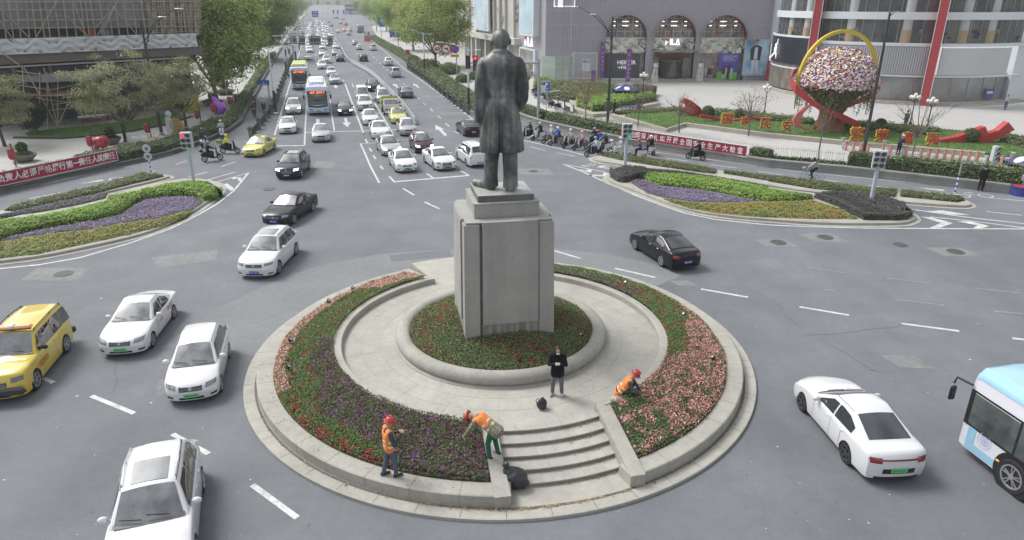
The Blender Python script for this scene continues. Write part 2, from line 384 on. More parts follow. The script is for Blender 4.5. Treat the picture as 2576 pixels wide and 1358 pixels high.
for a,b in [((603,540),(605,560)),((602,590),(606,625)),((604,700),(606,690)),((745,600),(760,620)),((875,800),(885,820)),((770,680),(775,690))]: pline(Z2(*a),Z2(*b),.12)
def arrow(tip,tail,w=.18,hw=.6,hl=1.8,mi=0):
 a=Vector(G(*tip)); b=Vector(G(*tail)); t=(a-b).normalized(); n=Vector((-t.y,t.x)); c=a-t*hl; z=.0095
 mk.add([(*(b+n*w/2),z),(*(b-n*w/2),z),(*(c-n*w/2),z),(*(c+n*w/2),z)],[(0,1,2,3)],mi)
 mk.add([(*(c+n*hw/2),z),(*(c-n*hw/2),z),(*a,z)],[(0,1,2)],mi)
arrow((874,320),(869,297),.3,.9,3); arrow((846,223),(843,214),.25,.8,3.5); arrow((990,210),(1001,221),.25,.9,3); arrow((1040,210),(1054,221),.25,.9,3)
arrow((1095,314),(1121,340),.3,.9,3); arrow((801,322),(799,299),.35,.9,2)
pline((886,210),(889,219),.15); pline((889,219),(900,219),.3)
for a,b in [((295,640),(605,580)),((875,522),(1110,472)),((1060,522),(1230,482)),((1350,410),(1560,358)),((1770,295),(1880,260)),((1895,425),(2090,370)),((2230,318),(2375,267)),((2060,460),(2370,372)),((2500,380),(2150,482))]: pline(ZL(*a),ZL(*b),.12)
arrow(ZL(790,492),ZL(1025,455),.12,.5,1.6)
ppoly([ZL(*p) for p in [(2500,380),(2350,565),(2190,690),(2000,800),(1700,950),(1300,1090),(800,1235),(400,1305),(0,1345),(-300,1370)]],.16)
pfill([ZL(*p) for p in [(2215,500),(2290,488),(2370,548),(2320,562),(2270,520),(2222,515)]]); pfill([ZL(*p) for p in [(2330,445),(2350,425),(2430,428),(2425,462),(2400,462),(2395,440)]])
for a,b in [((180,118),(335,155)),((450,180),(635,215)),((1560,232),(1775,265)),((2005,300),(2260,332)),((2470,365),(2575,378)),((690,315),(740,303)),((755,300),(805,290)),((820,286),(885,273)),((720,322),(780,310)),((800,306),(850,297)),((870,292),(930,280))]: pline(ZR(*a),ZR(*b),.12)
for a,b in [((0,380),(145,400)),((550,450),(710,473)),((980,505),(1280,540)),((1560,570),(1905,605)),((1565,603),(1800,628)),((2225,632),(2700,675)),((2195,770),(2555,808))]: pline(ZS(*a),ZS(*b),.12)
arrow(ZS(1505,530),ZS(1745,555),.12,.5,1.6)
ppoly([ZR(*p) for p in [(510,292),(700,365),(1000,500),(1250,610),(1500,705),(1750,790),(2050,850),(2575,905)]]+[ZS(*p) for p in [(400,922),(900,936),(1700,942),(2800,947)]],.17)
pline(ZR(510,292),ZR(985,382),.14); ppoly([ZR(*p) for p in [(820,240),(850,225)]],.1)
pfill([ZR(*p) for p in [(745,345),(800,345),(800,372),(770,375),(680,352),(690,345),(755,362)]]); pfill([ZR(*p) for p in [(920,370),(980,378),(968,418),(790,412),(770,400),(915,402)]])
pfill([ZR(*p) for p in [(850,322),(915,303),(1030,325),(925,316),(900,322),(1000,336),(990,342)]])
ppoly([ZS(*p) for p in [(1430,745),(1800,800),(2100,840),(2700,905)]],.17); ppoly([ZS(*p) for p in [(1440,805),(2000,860),(2700,950)]],.15)
pfill([ZS(*p) for p in [(1500,808),(1740,885),(1620,938),(1720,938),(1860,888),(1600,815)]]); pfill([ZS(*p) for p in [(1900,868),(2110,910),(2050,942),(2140,942),(2225,915),(2040,870)]])
pfill([ZS(*p) for p in [(1600,765),(1760,760),(2030,805),(1800,800)]])
ppoly([ZR(1440,172),ZR(1900,235),ZR(2575,322),ZS(300,368),ZS(800,418),ZS(1100,448),ZS(1700,500),ZS(2600,585)],.1)
def bike_mark(c):
 x,y=G(*c)
 for dx in (-.75,.75):
  P=[(x+dx+.42*cos(a*pi/8),y+.42*sin(a*pi/8)) for a in range(17)]; A=offset_line(P,.05);B=offset_line(P,-.05)
  for i in range(16): mk.add([(*A[i],.01),(*B[i],.01),(*B[i+1],.01),(*A[i+1],.01)],[(0,1,2,3)])
 mk.add([(x-.7,y,.0105),(x,y+.35,.0105),(x+.7,y+.1,.0105),(x,y+.25,.0105)],[(0,3,2,1)]); mk.add([(x-.3,y+.6,.0105),(x+.4,y+.75,.0105),(x+.35,y+.85,.0105),(x-.3,y+.72,.0105)],[(0,1,2,3)])
bike_mark(ZL(1270,440)); bike_mark(ZS(2075,612))
for c,w,h in [((1342,431),3.0,1.9),((2292,909),1.2,.9),((1728,712),.9,.6),((150,689),2.6,1.6),((1958,611),1.7,1.1),((2076,597),1.9,1.4),((2404,633),1.9,1.3),((820,414),1.6,2.2),((1090,243),3,2),((1140,285),3,2),((920,130),2.8,3),((2205,930),.1,.1)]:
 x,y=G(*c); k=.25; mk.add([(x-w/2+k*h/2*0,y-h/2,.005),(x+w/2,y-h/2-.1,.005),(x+w/2-.3,y+h/2,.005),(x-w/2-.3,y+h/2,.005)],[(0,1,2,3)],2)
mk.add([(*G(*p),.006) for p in [(978,643),(1130,627),(1138,645),(985,658)]],[(0,3,2,1)],3)
mk.add([(*G(*p),.005) for p in [(380,648),(548,628),(545,655),(400,672)]],[(0,3,2,1)],2)
mk.add([(*G(*p),.005) for p in [(397,958),(450,945),(450,985),(393,995)]],[(0,3,2,1)],2)
rr=random.Random(3)
for k in range(8):   # sealed cracks
 x,y=G(rr.uniform(100,2500),rr.uniform(480,1330)); a=rr.choice([AVH,AVH+pi/2])+rr.uniform(-.3,.3); P=[(x,y)]
 for j in range(rr.randint(6,16)): a+=rr.uniform(-.25,.25); x+=.35*cos(a); y+=.35*sin(a); P.append((x,y))
 if any((q[0]+.4)**2+(q[1]-22.4)**2<84 for q in P): continue
 A=offset_line(P,.008);B=offset_line(P,-.008)
 for i in range(len(P)-1): mk.add([(*A[i],.0075),(*B[i],.0075),(*B[i+1],.0075),(*A[i+1],.0075)],[(0,1,2,3)],4)
for k in range(120):   # oil drips
 x,y=G(rr.uniform(50,2550),rr.uniform(380,1340)); s=rr.uniform(.012,.04)
 if (x+.4)**2+(y-22.4)**2<84: continue
 mk.add([(x+s*cos(t)*rr.uniform(.7,1.3),y+s*sin(t)*rr.uniform(.8,1.6),.0072) for t in (0,.8,1.6,2.4,3.2,4,4.8,5.6)],[tuple(range(8))],4)
for i in range(130):   # scraps and pale spots on the asphalt
 px,py=rr.uniform(0,2576),rr.uniform(440,1358); x,y=G(px,py); s=rr.uniform(.012,.035)*(1 if i%9 else 2); a=rr.uniform(0,6.3)
 if (x+.4)**2+(y-22.4)**2<81: continue
 mk.add([(x+s*cos(a+k)*rr.uniform(.6,1.4),y+s*sin(a+k)*rr.uniform(.5,1.2),.012) for k in (0,1.7,3.1,4.6)],[(0,1,2,3)],0)
structure(mk.build('road_markings',[M_paint,M_worn,M_patch,M_asph,mat('tar',(.085,.09,.095),.7)]))
M_iron=mat('cast_iron',(.10,.10,.10),.6,.4,noise=[(20,.3)])
for c,r,l in [((160,689),.42,'round manhole cover on a pale patch at the left edge of the junction'),((677,476),.4,'pale ringed manhole cover between dark off-roader and the dark saloon'),((1342,431),.34,'manhole cover in a square concrete patch right of the statue shoes'),((1958,610),.42,'manhole cover in a concrete patch, nearest to the dark hedged island'),((2076,597),.42,'manhole cover in a square frame close under the dark clipped hedge'),((2265,616),.36,'small manhole cover with a cracked rim and no concrete patch'),((2404,633),.42,'manhole cover in a concrete patch near the right edge')]:
 x,y=G(*c); mb=MB(); mb.lathe([(0,.016),(r*.8,.016),(r*.82,.008),(r*.88,.008),(r*.9,.018),(r,.018),(r*1.02,0)],24)
 for k in range(5): mb.box(-r*.6,r*.6,-r*.5+k*r*.25-.012,-r*.5+k*r*.25+.012,.014,.021)
 o=mb.build('manhole_cover',M_iron,label=l,cat='manhole cover',group='manhole covers in the junction'); o.location=(x,y,.004); o.rotation_euler[2]=rr.uniform(0,3)
# ---------------- roundabout ----------------
CX,CY=-.4,22.4
def pol(r,a): return (CX+r*cos(a),CY+r*sin(a))
def ang(p,z=0): x,y=G(p[0],p[1],z); return atan2(y-CY,x-CX)
R_W,R_C,R_B,R_I2,R_I1=8.5,8.48,7.95,5.95,5.66
aL=ang((1287,1268),.35); aL1=ang((1240,1085),.8); aR=ang((1602,1222),.35); aR1=ang((1515,1035),.8)
aB=ang((1085,700),.8)  # back gap start
def rings(mb,prof,a0,a1,n,mi=0,caps=True):
 """sweep (r,z) profile through an arc"""
 P=[[(CX+r*cos(a0+(a1-a0)*i/n),CY+r*sin(a0+(a1-a0)*i/n),z) for r,z in prof] for i in range(n+1)]
 mb.loft(P,mi,None,caps,True)
mb=MB(); rings(mb,[(0.,-.1),(8.93,-.1),(8.93,.09),(8.9,.1),(0.,.1)],0,2*pi,128,caps=False); structure(mb.build('roundabout_base',M_pav))
mb=MB()
for k in range(48):
 a=2*pi*k/48+.03; x0,y0=pol(8.55,a); x1,y1=pol(8.9,a); t=Vector((-(y1-y0),x1-x0)).normalized()*.008
 mb.add([(x0-t.x,y0-t.y,.103),(x1-t.x,y1-t.y,.103),(x1+t.x,y1+t.y,.103),(x0+t.x,y0+t.y,.103)],[(0,1,2,3)])
rings(mb,[(8.5,.1),(8.58,.1),(8.58,.1035),(8.5,.1035)],0,2*pi,128,caps=False)
structure(mb.build('kerb_joints',M_joint))
# walls of the two planted beds: left bed aB .. aL, right bed aR .. back
PI2=2*pi
aL0=aL if aL>0 else aL+PI2; 
aBl=aB
def bedwalls(name,a0,a1,label,group):
 root=thing(name,label,'planter',group=group)
 a0i,a1i=(a0,aL1+PI2 if aL1<0 else aL1) if 'left' in label else (aR1+.03,a1); a1i-=.03 if 'left' in label else 0
 n=int((a1-a0)/.05); mb=MB(); rings(mb,[(R_B-.04,.1),(R_C,.1),(R_C,.42),(R_C-.03,.44),(R_B-.04,.44)],a0,a1,n)
 ow=mb
 mb=MB(); rings(mb,[(R_I1,.5),(R_I2,.5),(R_I2,.92),(R_I1+.02,.92),(R_I1,.9)],a0i,a1i,n); mb.build('inner_wall',M_stone,root,smooth=30)
 mb=ow
 m=int((a1-a0)/.155)
 for k in range(1,m):
  a=a0+(a1-a0)*k/m; p=pol(R_C+.003,a); q=pol(R_B,a); t=Vector((-(q[1]-p[1]),q[0]-p[0])).normalized()*.006
  mb.add([(p[0]-t.x,p[1]-t.y,.1),(p[0]+t.x,p[1]+t.y,.1),(p[0]+t.x,p[1]+t.y,.443),(p[0]-t.x,p[1]-t.y,.443),(q[0]-t.x,q[1]-t.y,.443),(q[0]+t.x,q[1]+t.y,.443)],[(0,1,2,3),(3,2,5,4)],1)
 mb.build('outer_wall',[M_stone,M_joint],root,smooth=30)
 return root
rootL=bedwalls('flower_planter',aBl,aL0-0.0,'left curved stone planter, red and pink flowers at back, purple ones by the steps','curved stone planters of the roundabout')
aR0=aR if aR<0 else aR
aRe=aBl-.62   # right bed ends behind the pedestal
rootR=bedwalls('flower_planter',aR0,aRe,'right curved stone planter full of pink blossom beside the steps','curved stone planters of the roundabout')
# cheek walls by the steps (sloping coping)
def cheek(root,aout,ain,s):
 p0=Vector(pol(R_C,aout)); p1=Vector(pol(R_I1,ain)); t=(p1-p0).normalized(); n=Vector((-t.y,t.x))*s*.42
 mb=MB(); P=[p0,p1,p1+n,p0+n]
 mb.add([(*q,.1) for q in P]+[(*P[0],.443),(*P[1],.93),(*P[2],.93),(*P[3],.443)],[(0,1,5,4),(1,2,6,5),(2,3,7,6),(3,0,4,7),(4,5,6,7),(3,2,1,0)])
 mb.build('cheek_wall',M_stone,root)
cheek(rootL,aL0,aL1+PI2 if aL1<0 else aL1,1); cheek(rootR,aR0,aR1,-1)
cheek(rootL,aBl,aBl+.02,-1)
# platform and steps
mb=MB(); rings(mb,[(0,.1),(R_I1+.1,.1),(R_I1+.1,.7),(0,.7)],0,PI2,96,caps=False)
rings(mb,[(R_I1,.1),(R_C-.02,.1),(R_C-.02,.7),(R_I1,.698)],aRe+.01,aBl-.01,12)
structure(mb.build('round_terrace',M_pav))
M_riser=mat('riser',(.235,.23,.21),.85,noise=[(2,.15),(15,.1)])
mb=MB(); a0,a1=aL0-PI2-.06,aR0+.09
radii=[6.05,6.48,6.91,7.34,7.77]
for k,r in enumerate(radii):
 top=.7-.12*k; P=[]
 n=26; inner=[pol(R_I1+(.098 if k==0 else 0),a0+(a1-a0)*i/n) for i in range(n+1)]; outer=[pol(r,a0+(a1-a0)*i/n) for i in range(n+1)]
 for i in range(n):
  q=[inner[i],outer[i],outer[i+1],inner[i+1]]
  mb.add([(x,y,top-.0) for x,y in q],[(0,1,2,3)],0)
  mb.add([(*outer[i],top-.035),(*outer[i+1],top-.035),(*outer[i+1],top),(*outer[i],top)],[(0,1,2,3)],0)
  o2=[pol(r-.025,a0+(a1-a0)*j/n) for j in (i,i+1)]
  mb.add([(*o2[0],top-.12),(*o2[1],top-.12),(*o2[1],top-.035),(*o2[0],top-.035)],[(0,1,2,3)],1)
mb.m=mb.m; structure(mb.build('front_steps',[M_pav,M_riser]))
# paving joints on terrace
mb=MB()
for r in (4.35,5.0):
 rings(mb,[(r,.7),(r+.008,.7),(r+.008,.7025),(r,.7025)],0,PI2,96,caps=False)
for k in range(40):
 a=PI2*k/40; r0,r1=(3.9,4.35) if k%2 else (4.35,5.65); x0,y0=pol(r0,a);x1,y1=pol(r1,a); t=Vector((-(y1-y0),x1-x0)).normalized()*.005
 mb.add([(x0-t.x,y0-t.y,.7035),(x1-t.x,y1-t.y,.7035),(x1+t.x,y1+t.y,.7035),(x0+t.x,y0+t.y,.7035)],[(0,1,2,3)])
for k in range(7):
 for j,r in enumerate(radii):
  a=a0+(a1-a0)*(k+.5*(j%2)+.3)/7; rr0=r-.40 if j else r-.3; z=.7-.12*j+.003; x0,y0=pol(rr0,a);x1,y1=pol(r-.01,a); t=Vector((-(y1-y0),x1-x0)).normalized()*.005
  mb.add([(x0-t.x,y0-t.y,z),(x1-t.x,y1-t.y,z),(x1+t.x,y1+t.y,z),(x0+t.x,y0+t.y,z)],[(0,1,2,3)])
structure(mb.build('paving_joints',mat('pale_joint',(.24,.235,.215),.9)))
# inner ring wall (rounded) and bed
ringw=thing('ring_planter','low rounded stone ring wall round the flower bed at the pedestal','planter')
mb=MB(); pr=[(3.86,.69),(3.84,.74),(3.74,.76)]+[(3.52+.27*cos(t),.93+.24*sin(t)) for t in [ -.75,-.35,0,.4,.8,1.2,1.6,2.1,2.6,3.1]]+[(3.25,.7)]
rings(mb,pr,0,PI2,112,caps=False); mb.build('ring_wall',mat('ring_stone',(.33,.32,.285),.8,noise=[(.8,.1),(10,.08)],stain=((3,3,.4),.12)),ringw,smooth=50)
mb=MB(); rings(mb,[(0,1.5),(1.6,1.42),(3.3,.95),(3.3,.8),(0,.8)],0,PI2,64,caps=False); mb.build('soil',mat('soil',(.05,.055,.03),.95),ringw)
LG=[leaf('leaf_green',(.17,.29,.085)),leaf('leaf_mid',(.12,.205,.075)),leaf('leaf_olive',(.22,.24,.12)),leaf('leaf_purplish',(.22,.135,.16))]
FL=dict(red=mat('petal_red',(.42,.03,.06),.6),pink=mat('petal_pink',(.75,.30,.32),.6),pale=mat('petal_pale',(.75,.47,.43),.6),purple=mat('petal_purple',(.20,.05,.32),.6),magenta=mat('petal_magenta',(.38,.05,.22),.6),yellow=mat('petal_yellow',(.7,.55,.04),.6),cream=mat('petal_cream',(.6,.55,.42),.6))
BM=LG+[FL[k] for k in ('red','pink','pale','purple','magenta')]
def ring_pts(n,r0,r1,a0,a1):
 r=np.sqrt(RNG.uniform(r0*r0,r1*r1,n)); a=RNG.uniform(a0,a1,n); return r,a,CX+r*np.cos(a),CY+r*np.sin(a)
# inner bed
n=52000; r,a,x,y=ring_pts(n,1.2,3.42,0,PI2); z=1.02+.5*np.clip(1-(r-1.2)/2.2,0,1)**.9+ .06*vnoise(x,y,5,3)+RNG.normal(0,.022,n)-.1*(r>3.3)
u=RNG.uniform(0,1,n); c1=vnoise(x,y,2.2,11); c2=vnoise(x,y,9,12)*.6+RNG.uniform(0,1,n)*.3+.03
mi=np.where(u<.28,0,np.where(u<.58,1,np.where(u<.76,2,3))); fl=(u>.9)|((c2>.66)&(u>.62))
mi=np.where(fl&(c1>.3),4,mi); mi=np.where((u>.97)&(c2>.5),8,mi)
leafcloud('flower_bed',np.c_[x,y,z],.062,BM,mi,None,label='red flowering bed with green leaves inside the ring wall round the pedestal',cat='flower bed',kind='stuff',flat=.3)
def bed(a0,a1,n,kind,label):
 r,a,x,y=ring_pts(n,R_I2-.02,R_B-.02,a0,a1); s=(r-R_I2)/(R_B-R_I2); z=.98-.45*s+.06*vnoise(x,y,5,4)+RNG.normal(0,.022,n)-.06*(s>.96)
 u=RNG.uniform(0,1,n); c1=vnoise(x,y,1.6,21); c2=vnoise(x,y,8,22)*.6+RNG.uniform(0,1,n)*.32+.03; mi=np.where(u<.36,0,np.where(u<.66,1,np.where(u<.86,2,3)))
 t=(a-a0)/(a1-a0)
 if kind=='L':
  pk=(s>.70+.45*(t-.30)*(t>.3)-.5*(t<.13)-.3*np.clip(.3-t,0,.2)+.12*(c1-.5)); pk&=(t<.57)
  mi=np.where(pk&(u>.33),np.where(u>.75,5,6),mi)
  red=~pk&(c2>.64)&(u>.6)|(~pk&(s>.85)&(t>.6)&(t<.85)&(c2>.42)&(u>.5)); mi=np.where(red&(s+c1*.6>.25),4,mi)
  pur=(t>.42)&(s<.25+1.6*(t-.42)+.3*(c1-.5)); mi=np.where(pur&(u<.36),3,mi); mi=np.where(pur&(u>=.5)&(u<.8),1,mi)
  mi=np.where(pur&(c2>.58)&(u>.72),np.where(u>.86,8,7),mi); mi=np.where((t>.95)&(u>.8)&(c2>.55),8,mi)
 else:
  dk=(t>.62)&(s<.5); mi=np.where(dk&(u>.5),3,mi)
  mi=np.where(dk&(u<.3),1,mi)
  pk=(t<.60-.28*(1-s)+.1*(c1-.5)); mi=np.where(pk&(u<.3),1,mi); mi=np.where(pk&(c2+.25*(t>.12)>.52)&(u>.42),np.where(u>.62,5,6),mi)
  red=~pk&(t<.75)&(c2>.6)&(u>.6); mi=np.where(red,4,mi); mi=np.where((t>.7)&(c2>.72)&(u>.88),7,mi)
 # corner cut by the cheek wall
 ao,ai=(aL0,aL1+PI2 if aL1<0 else aL1) if kind=='L' else (aR0,aR1); q=(R_C-r)/(R_C-R_I1); lim=ao+(ai-ao)*q
 ok=(a<lim-.42/r) if kind=='L' else (a>lim+.42/r)
 leafcloud('flower_bed',np.c_[x,y,z][ok],.062,BM,mi[ok],None,label=label,cat='flower bed',kind='stuff',flat=.3)
 mb=MB()
 def sf(u,v):
  rr=R_I2-.01+(R_B-R_I2+.01)*u; lm=ao+(ai-ao)*(R_C-rr)/(R_C-R_I1); A0,A1=(a0,lm-.3/rr) if kind=='L' else (lm+.3/rr,a1); t=A0+(A1-A0)*v; return (*pol(rr,t),.9-.46*u)
 mb.grid(sf,4,50); mb.build('soil',MC['soil'],rootL if kind=='L' else rootR)
bed(aBl+.055,max(aL0,aL1+PI2),82000,'L','left bed of red, pink and purple bedding flowers'); bed(min(aR0,aR1),aRe,82000,'R','right bed of pink blossom turning green towards the back')
# small floodlights
M_blk=mat('black_plastic',(.02,.022,.026),.45); M_lens=mat('lens_grey',(.45,.47,.5),.2)
def flood(p,z,rz,label):
 t=thing('floodlight',label,'floodlight',(*G(p[0],p[1],z),z),rz,'garden floodlights in the flower beds')
 t.scale=(.72,)*3; mb=MB(); mb.lathe([(0,-.09),(.07,-.09),(.1,-.02),(.115,.06),(.1,.075),(.0,.06)],14,M=Matrix.Translation((0,0,.17))@Matrix.Rotation(radians(40),4,'Y')); mb.build('housing',M_blk,t,smooth=40)
 mb=MB(); mb.lathe([(0,.068),(.085,.07)],14,M=Matrix.Translation((0,0,.17))@Matrix.Rotation(radians(40),4,'Y')); mb.build('lens',M_lens,t)
 mb=MB(); mb.tube([(0,-.1,.17),(0,-.11,.02),(0,.11,.02),(0,.1,.17)],.012,6); mb.build('bracket',M_blk,t)
for i,(p,z,l) in enumerate([((1011,697),.6,'floodlight in the pink flowers, farthest back in the left bed'),((888,731),.6,'floodlight in pink flowers, second from the back of the left bed'),((827,763),.6,'floodlight among pink flowers at the left bed, third from the back'),((731,862),.7,'floodlight at the edge between pink and green in the left bed'),((727,931),.7,'nearest floodlight of the left bed, among red flowers'),((1573,716),.65,'floodlight in green leaves of the right bed, nearest the pedestal'),((1720,797),.65,'floodlight halfway along the right bed'),((1793,907),.65,'floodlight among the pink blossom of the right bed'),((1307,913),1.12,'round floodlight in the red bed in front of the pedestal'),((1463,850),1.1,'small floodlight at right edge of the red bed by the ring wall')]):
 flood(p,z,atan2(22.4-G(*p)[1],-.4-G(*p)[0]),l)
# ---------------- pedestal ----------------
PA=radians(11); PC=(-.36,22.5)
ped=thing('stone_pedestal','tall grey granite pedestal with four corner piers and a stepped cap','pedestal',(*PC,0),PA)
M_ped=mat('pedestal_granite',(.32,.315,.295),.75,noise=[(1.5,.06),(14,.05),(90,.16)],stain=((2.2,2.2,.2),.10),bump=(90,.3,.005))
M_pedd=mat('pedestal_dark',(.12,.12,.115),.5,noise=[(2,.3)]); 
mb=MB()
def fr(x0,x1,y0,y1,z0,z1,k=.955,mi=0):   # frustum tapering to centre of pedestal
 def q(x,y,z): s=1-(1-k)*(z-1)/4.45; return (x*s,y*s,z)
 mb.add([q(x0,y0,z0),q(x1,y0,z0),q(x1,y1,z0),q(x0,y1,z0),q(x0,y0,z1),q(x1,y0,z1),q(x1,y1,z1),q(x0,y1,z1)],[(3,2,1,0),(4,5,6,7),(0,1,5,4),(1,2,6,5),(2,3,7,6),(3,0,4,7)],mi)
W=1.55; D=1.55
for sx in (-1,1):
 for sy in (-1,1): fr(*sorted((sx*(W-.52),sx*W)),*sorted((sy*(D-.5),sy*D)),.9,5.36)
mb.build('corner_pier',M_ped,ped)
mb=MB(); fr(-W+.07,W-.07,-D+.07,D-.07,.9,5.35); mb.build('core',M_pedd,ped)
mb=MB(); fr(-W+.62,W-.56,-D-.05,D+.05,1.85,5.38); fr(-W-.05,W+.05,-D+.62,D-.55,1.85,5.3792); mb.build('face_panel',M_ped,ped)
mb=MB(); fr(-W+.6,W-.54,-D-.0,D+.0,.9,1.847); fr(-W-.0,W+.0,-D+.6,D-.53,.9,1.846); mb.build('plinth_stone',mat('plinth_stone',(.25,.245,.22),.8,noise=[(3,.1)],stain=((7,7,.6),.5)),ped)
mb=MB(); mb.box(-1.42,1.42,-1.42,1.42,5.3815,5.43); mb.box(-.87,.94,-1.5,1.5,5.382,5.4315); mb.box(-1.5,1.5,-.9,.98,5.3825,5.433); mb.build('cap_slab',M_ped,ped)
mb=MB(); mb.rbox((0,0,5.66),(2.16,2.0,.46),.015); mb.box(-1.1,1.1,-1.02,1.02,5.8895,5.93); mb.build('cap_block',M_ped,ped)
mb=MB(); mb.box(-.93,.93,-.86,.86,5.9335,6.13,1); mb.box(-.93,.93,-.86,.86,6.1305,6.15,0); mb.build('bronze_base',[mat('base_top',(.33,.33,.31),.5,noise=[(3,.12)]),M_pedd],ped)
# ---------------- cars ----------------
M_glass=mat('car_glass',(.035,.04,.045),.04,spec=1.0,coat=.6); M_glass2=mat('car_glass_pale',(.10,.11,.115),.03,spec=1.,coat=1.,noise=[(2.2,.55)])
for m_ in (M_glass,M_glass2): m_.node_tree.nodes['Principled BSDF'].inputs['Coat IOR'].default_value=2.1 if m_==M_glass2 else 1.6
M_tyre=mat('tyre',(.018,.018,.019),.8); M_rim=mat('rim',(.42,.43,.45),.3,.6); M_rimd=mat('rim_dark',(.10,.10,.11),.35,.5)
M_lamp=mat('headlamp',(.16,.17,.18),.06,spec=1,coat=1,noise=[(26,.6)]); M_lampon=mat('headlamp_lit',(1,.98,.92),.2,emit=4); M_tail=mat('tail_lamp',(.22,.008,.012),.15,coat=1); M_tailon=mat('tail_lamp_lit',(1,.08,.04),.3,emit=2.5)
M_trim=mat('car_trim',(.018,.018,.02),.4); M_chrome=mat('chrome',(.6,.62,.64),.15,.9); M_seam=mat('seam',(.05,.05,.055),.7)
M_pb=mat('plate_blue',(.02,.06,.42),.4); M_pg=mat('plate_green',(.16,.55,.22),.4); M_pt=mat('plate_white',(.8,.82,.85),.5); M_ptk=mat('plate_ink',(.01,.02,.01),.5)
def paint(n,c,metal=0.): return mat('paint_'+n,c,.3,metal,coat=.9 if sum(c)>.3 else .55,spec=.5 if sum(c)>.3 else .15)
PAINT=dict(white=paint('white',(.66,.67,.685)),pearl=paint('pearl',(.60,.61,.61)),silver=paint('silver',(.42,.44,.46),.35),grey=paint('grey',(.14,.15,.155),.4),black=paint('black',(.008,.008,.010)),dkblue=paint('dkblue',(.012,.017,.035)),
 yellow=paint('yellow',(.62,.47,.06)),taxi=paint('taxi',(.62,.60,.13)),maroon=paint('maroon',(.05,.014,.02)),red=paint('red',(.45,.05,.06)),pinkred=paint('pinkred',(.5,.2,.22)),gold=paint('gold',(.42,.37,.29),.3),greengr=paint('greengrey',(.20,.21,.19),.3))
# profile points are fractions of half length (1 front .. -1 rear), z in metres
CT={
 'sedan':dict(L=4.55,W=1.78,H=1.46,wb=2.6,r=.315,top=[(-1,.74),(-.97,.96),(-.72,1.02),(-.5,.98),(.33,.97),(.6,.90),(.86,.78),(.97,.66),(1,.5)],xc=.37,xf=.06,xr=-.30,xb=-.70,belt=.93,hr=1.46),
 'sedan2':dict(L=4.75,W=1.82,H=1.46,wb=2.72,r=.33,top=[(-1,.80),(-.975,1.0),(-.78,1.05),(-.5,1.0),(.30,.99),(.6,.93),(.86,.82),(.97,.70),(1,.5)],xc=.35,xf=.02,xr=-.36,xb=-.76,belt=.95,hr=1.45),
 'hatch':dict(L=4.15,W=1.72,H=1.5,wb=2.5,r=.30,top=[(-1,.72),(-.98,1.0),(-.8,.99),(.40,.98),(.66,.90),(.9,.76),(.98,.64),(1,.48)],xc=.46,xf=.12,xr=-.66,xb=-.96,belt=.95,hr=1.50),
 'suv':dict(L=4.65,W=1.88,H=1.66,wb=2.72,r=.36,top=[(-1,.80),(-.985,1.08),(-.8,1.08),(.36,1.08),(.62,1.03),(.88,.92),(.97,.80),(1,.55)],xc=.40,xf=.13,xr=-.62,xb=-.93,belt=1.04,hr=1.66),
 'mpv':dict(L=4.75,W=1.82,H=1.76,wb=2.8,r=.33,top=[(-1,.78),(-.985,1.04),(-.8,1.05),(.52,1.04),(.72,.98),(.9,.84),(.98,.70),(1,.5)],xc=.56,xf=.26,xr=-.80,xb=-.965,belt=1.0,hr=1.74),
 'van':dict(L=4.9,W=1.8,H=1.95,wb=2.85,r=.33,top=[(-1,.80),(-.99,1.1),(-.8,1.1),(.66,1.1),(.8,1.04),(.93,.90),(.985,.74),(1,.5)],xc=.72,xf=.44,xr=-.9,xb=-.97,belt=1.06,hr=1.93),
 'offroad':dict(L=4.7,W=1.82,H=1.80,wb=2.75,r=.37,top=[(-1,.84),(-.99,1.14),(-.8,1.14),(.33,1.12),(.62,1.10),(.9,1.04),(.975,.95),(1,.6)],xc=.36,xf=.16,xr=-.90,xb=-.975,belt=1.08,hr=1.78),
}
WH={}
def wheel_mesh(r,dark=False,flat=False):
 k=(round(r,2),dark)
 if k in WH: return WH[k]
 w=.21; mb=MB(); m=Matrix.Rotation(pi/2,4,'X')
 mb.lathe([(r*.64,-w/2+.015),(r*.72,-w/2),(r*.93,-w/2),(r,-w/2+.04),(r,w/2-.04),(r*.93,w/2),(r*.72,w/2),(r*.64,w/2-.015)],28,M=m); ty=mb.mesh('wheel',M_tyre,50)
 mb=MB(); mb.lathe([(r*.69,-w/2-.004),(r*.63,-w/2-.004),(r*.60,-w/2+.05),(r*.18,-w/2+.06),(0,-w/2+.06)],28,M=m,mi=1); mb.lathe([(r*.70,-w/2+.002),(r*.70,-w/2-.008),(r*.62,-w/2-.010),(r*.60,-w/2+.03)],28,M=m)
 for i in range(10):
  a=2*pi*(i//2)/5+(.17 if i%2 else -.17)+.3
  mb.box(r*.12,r*.63,-.014,.014,-w/2-.002,-w/2+.02,0,m@Matrix.Rotation(a,4,'Z'))
 mb.lathe([(r*.17,-w/2+.02),(r*.17,-w/2-.006),(0,-w/2-.01)],12,M=m)
 ri=mb.mesh('rim',[M_rimd if dark else M_rim,mat('rim_well',(.03,.03,.033),.6)],40); WH[k]=(ty,ri); return WH[k]
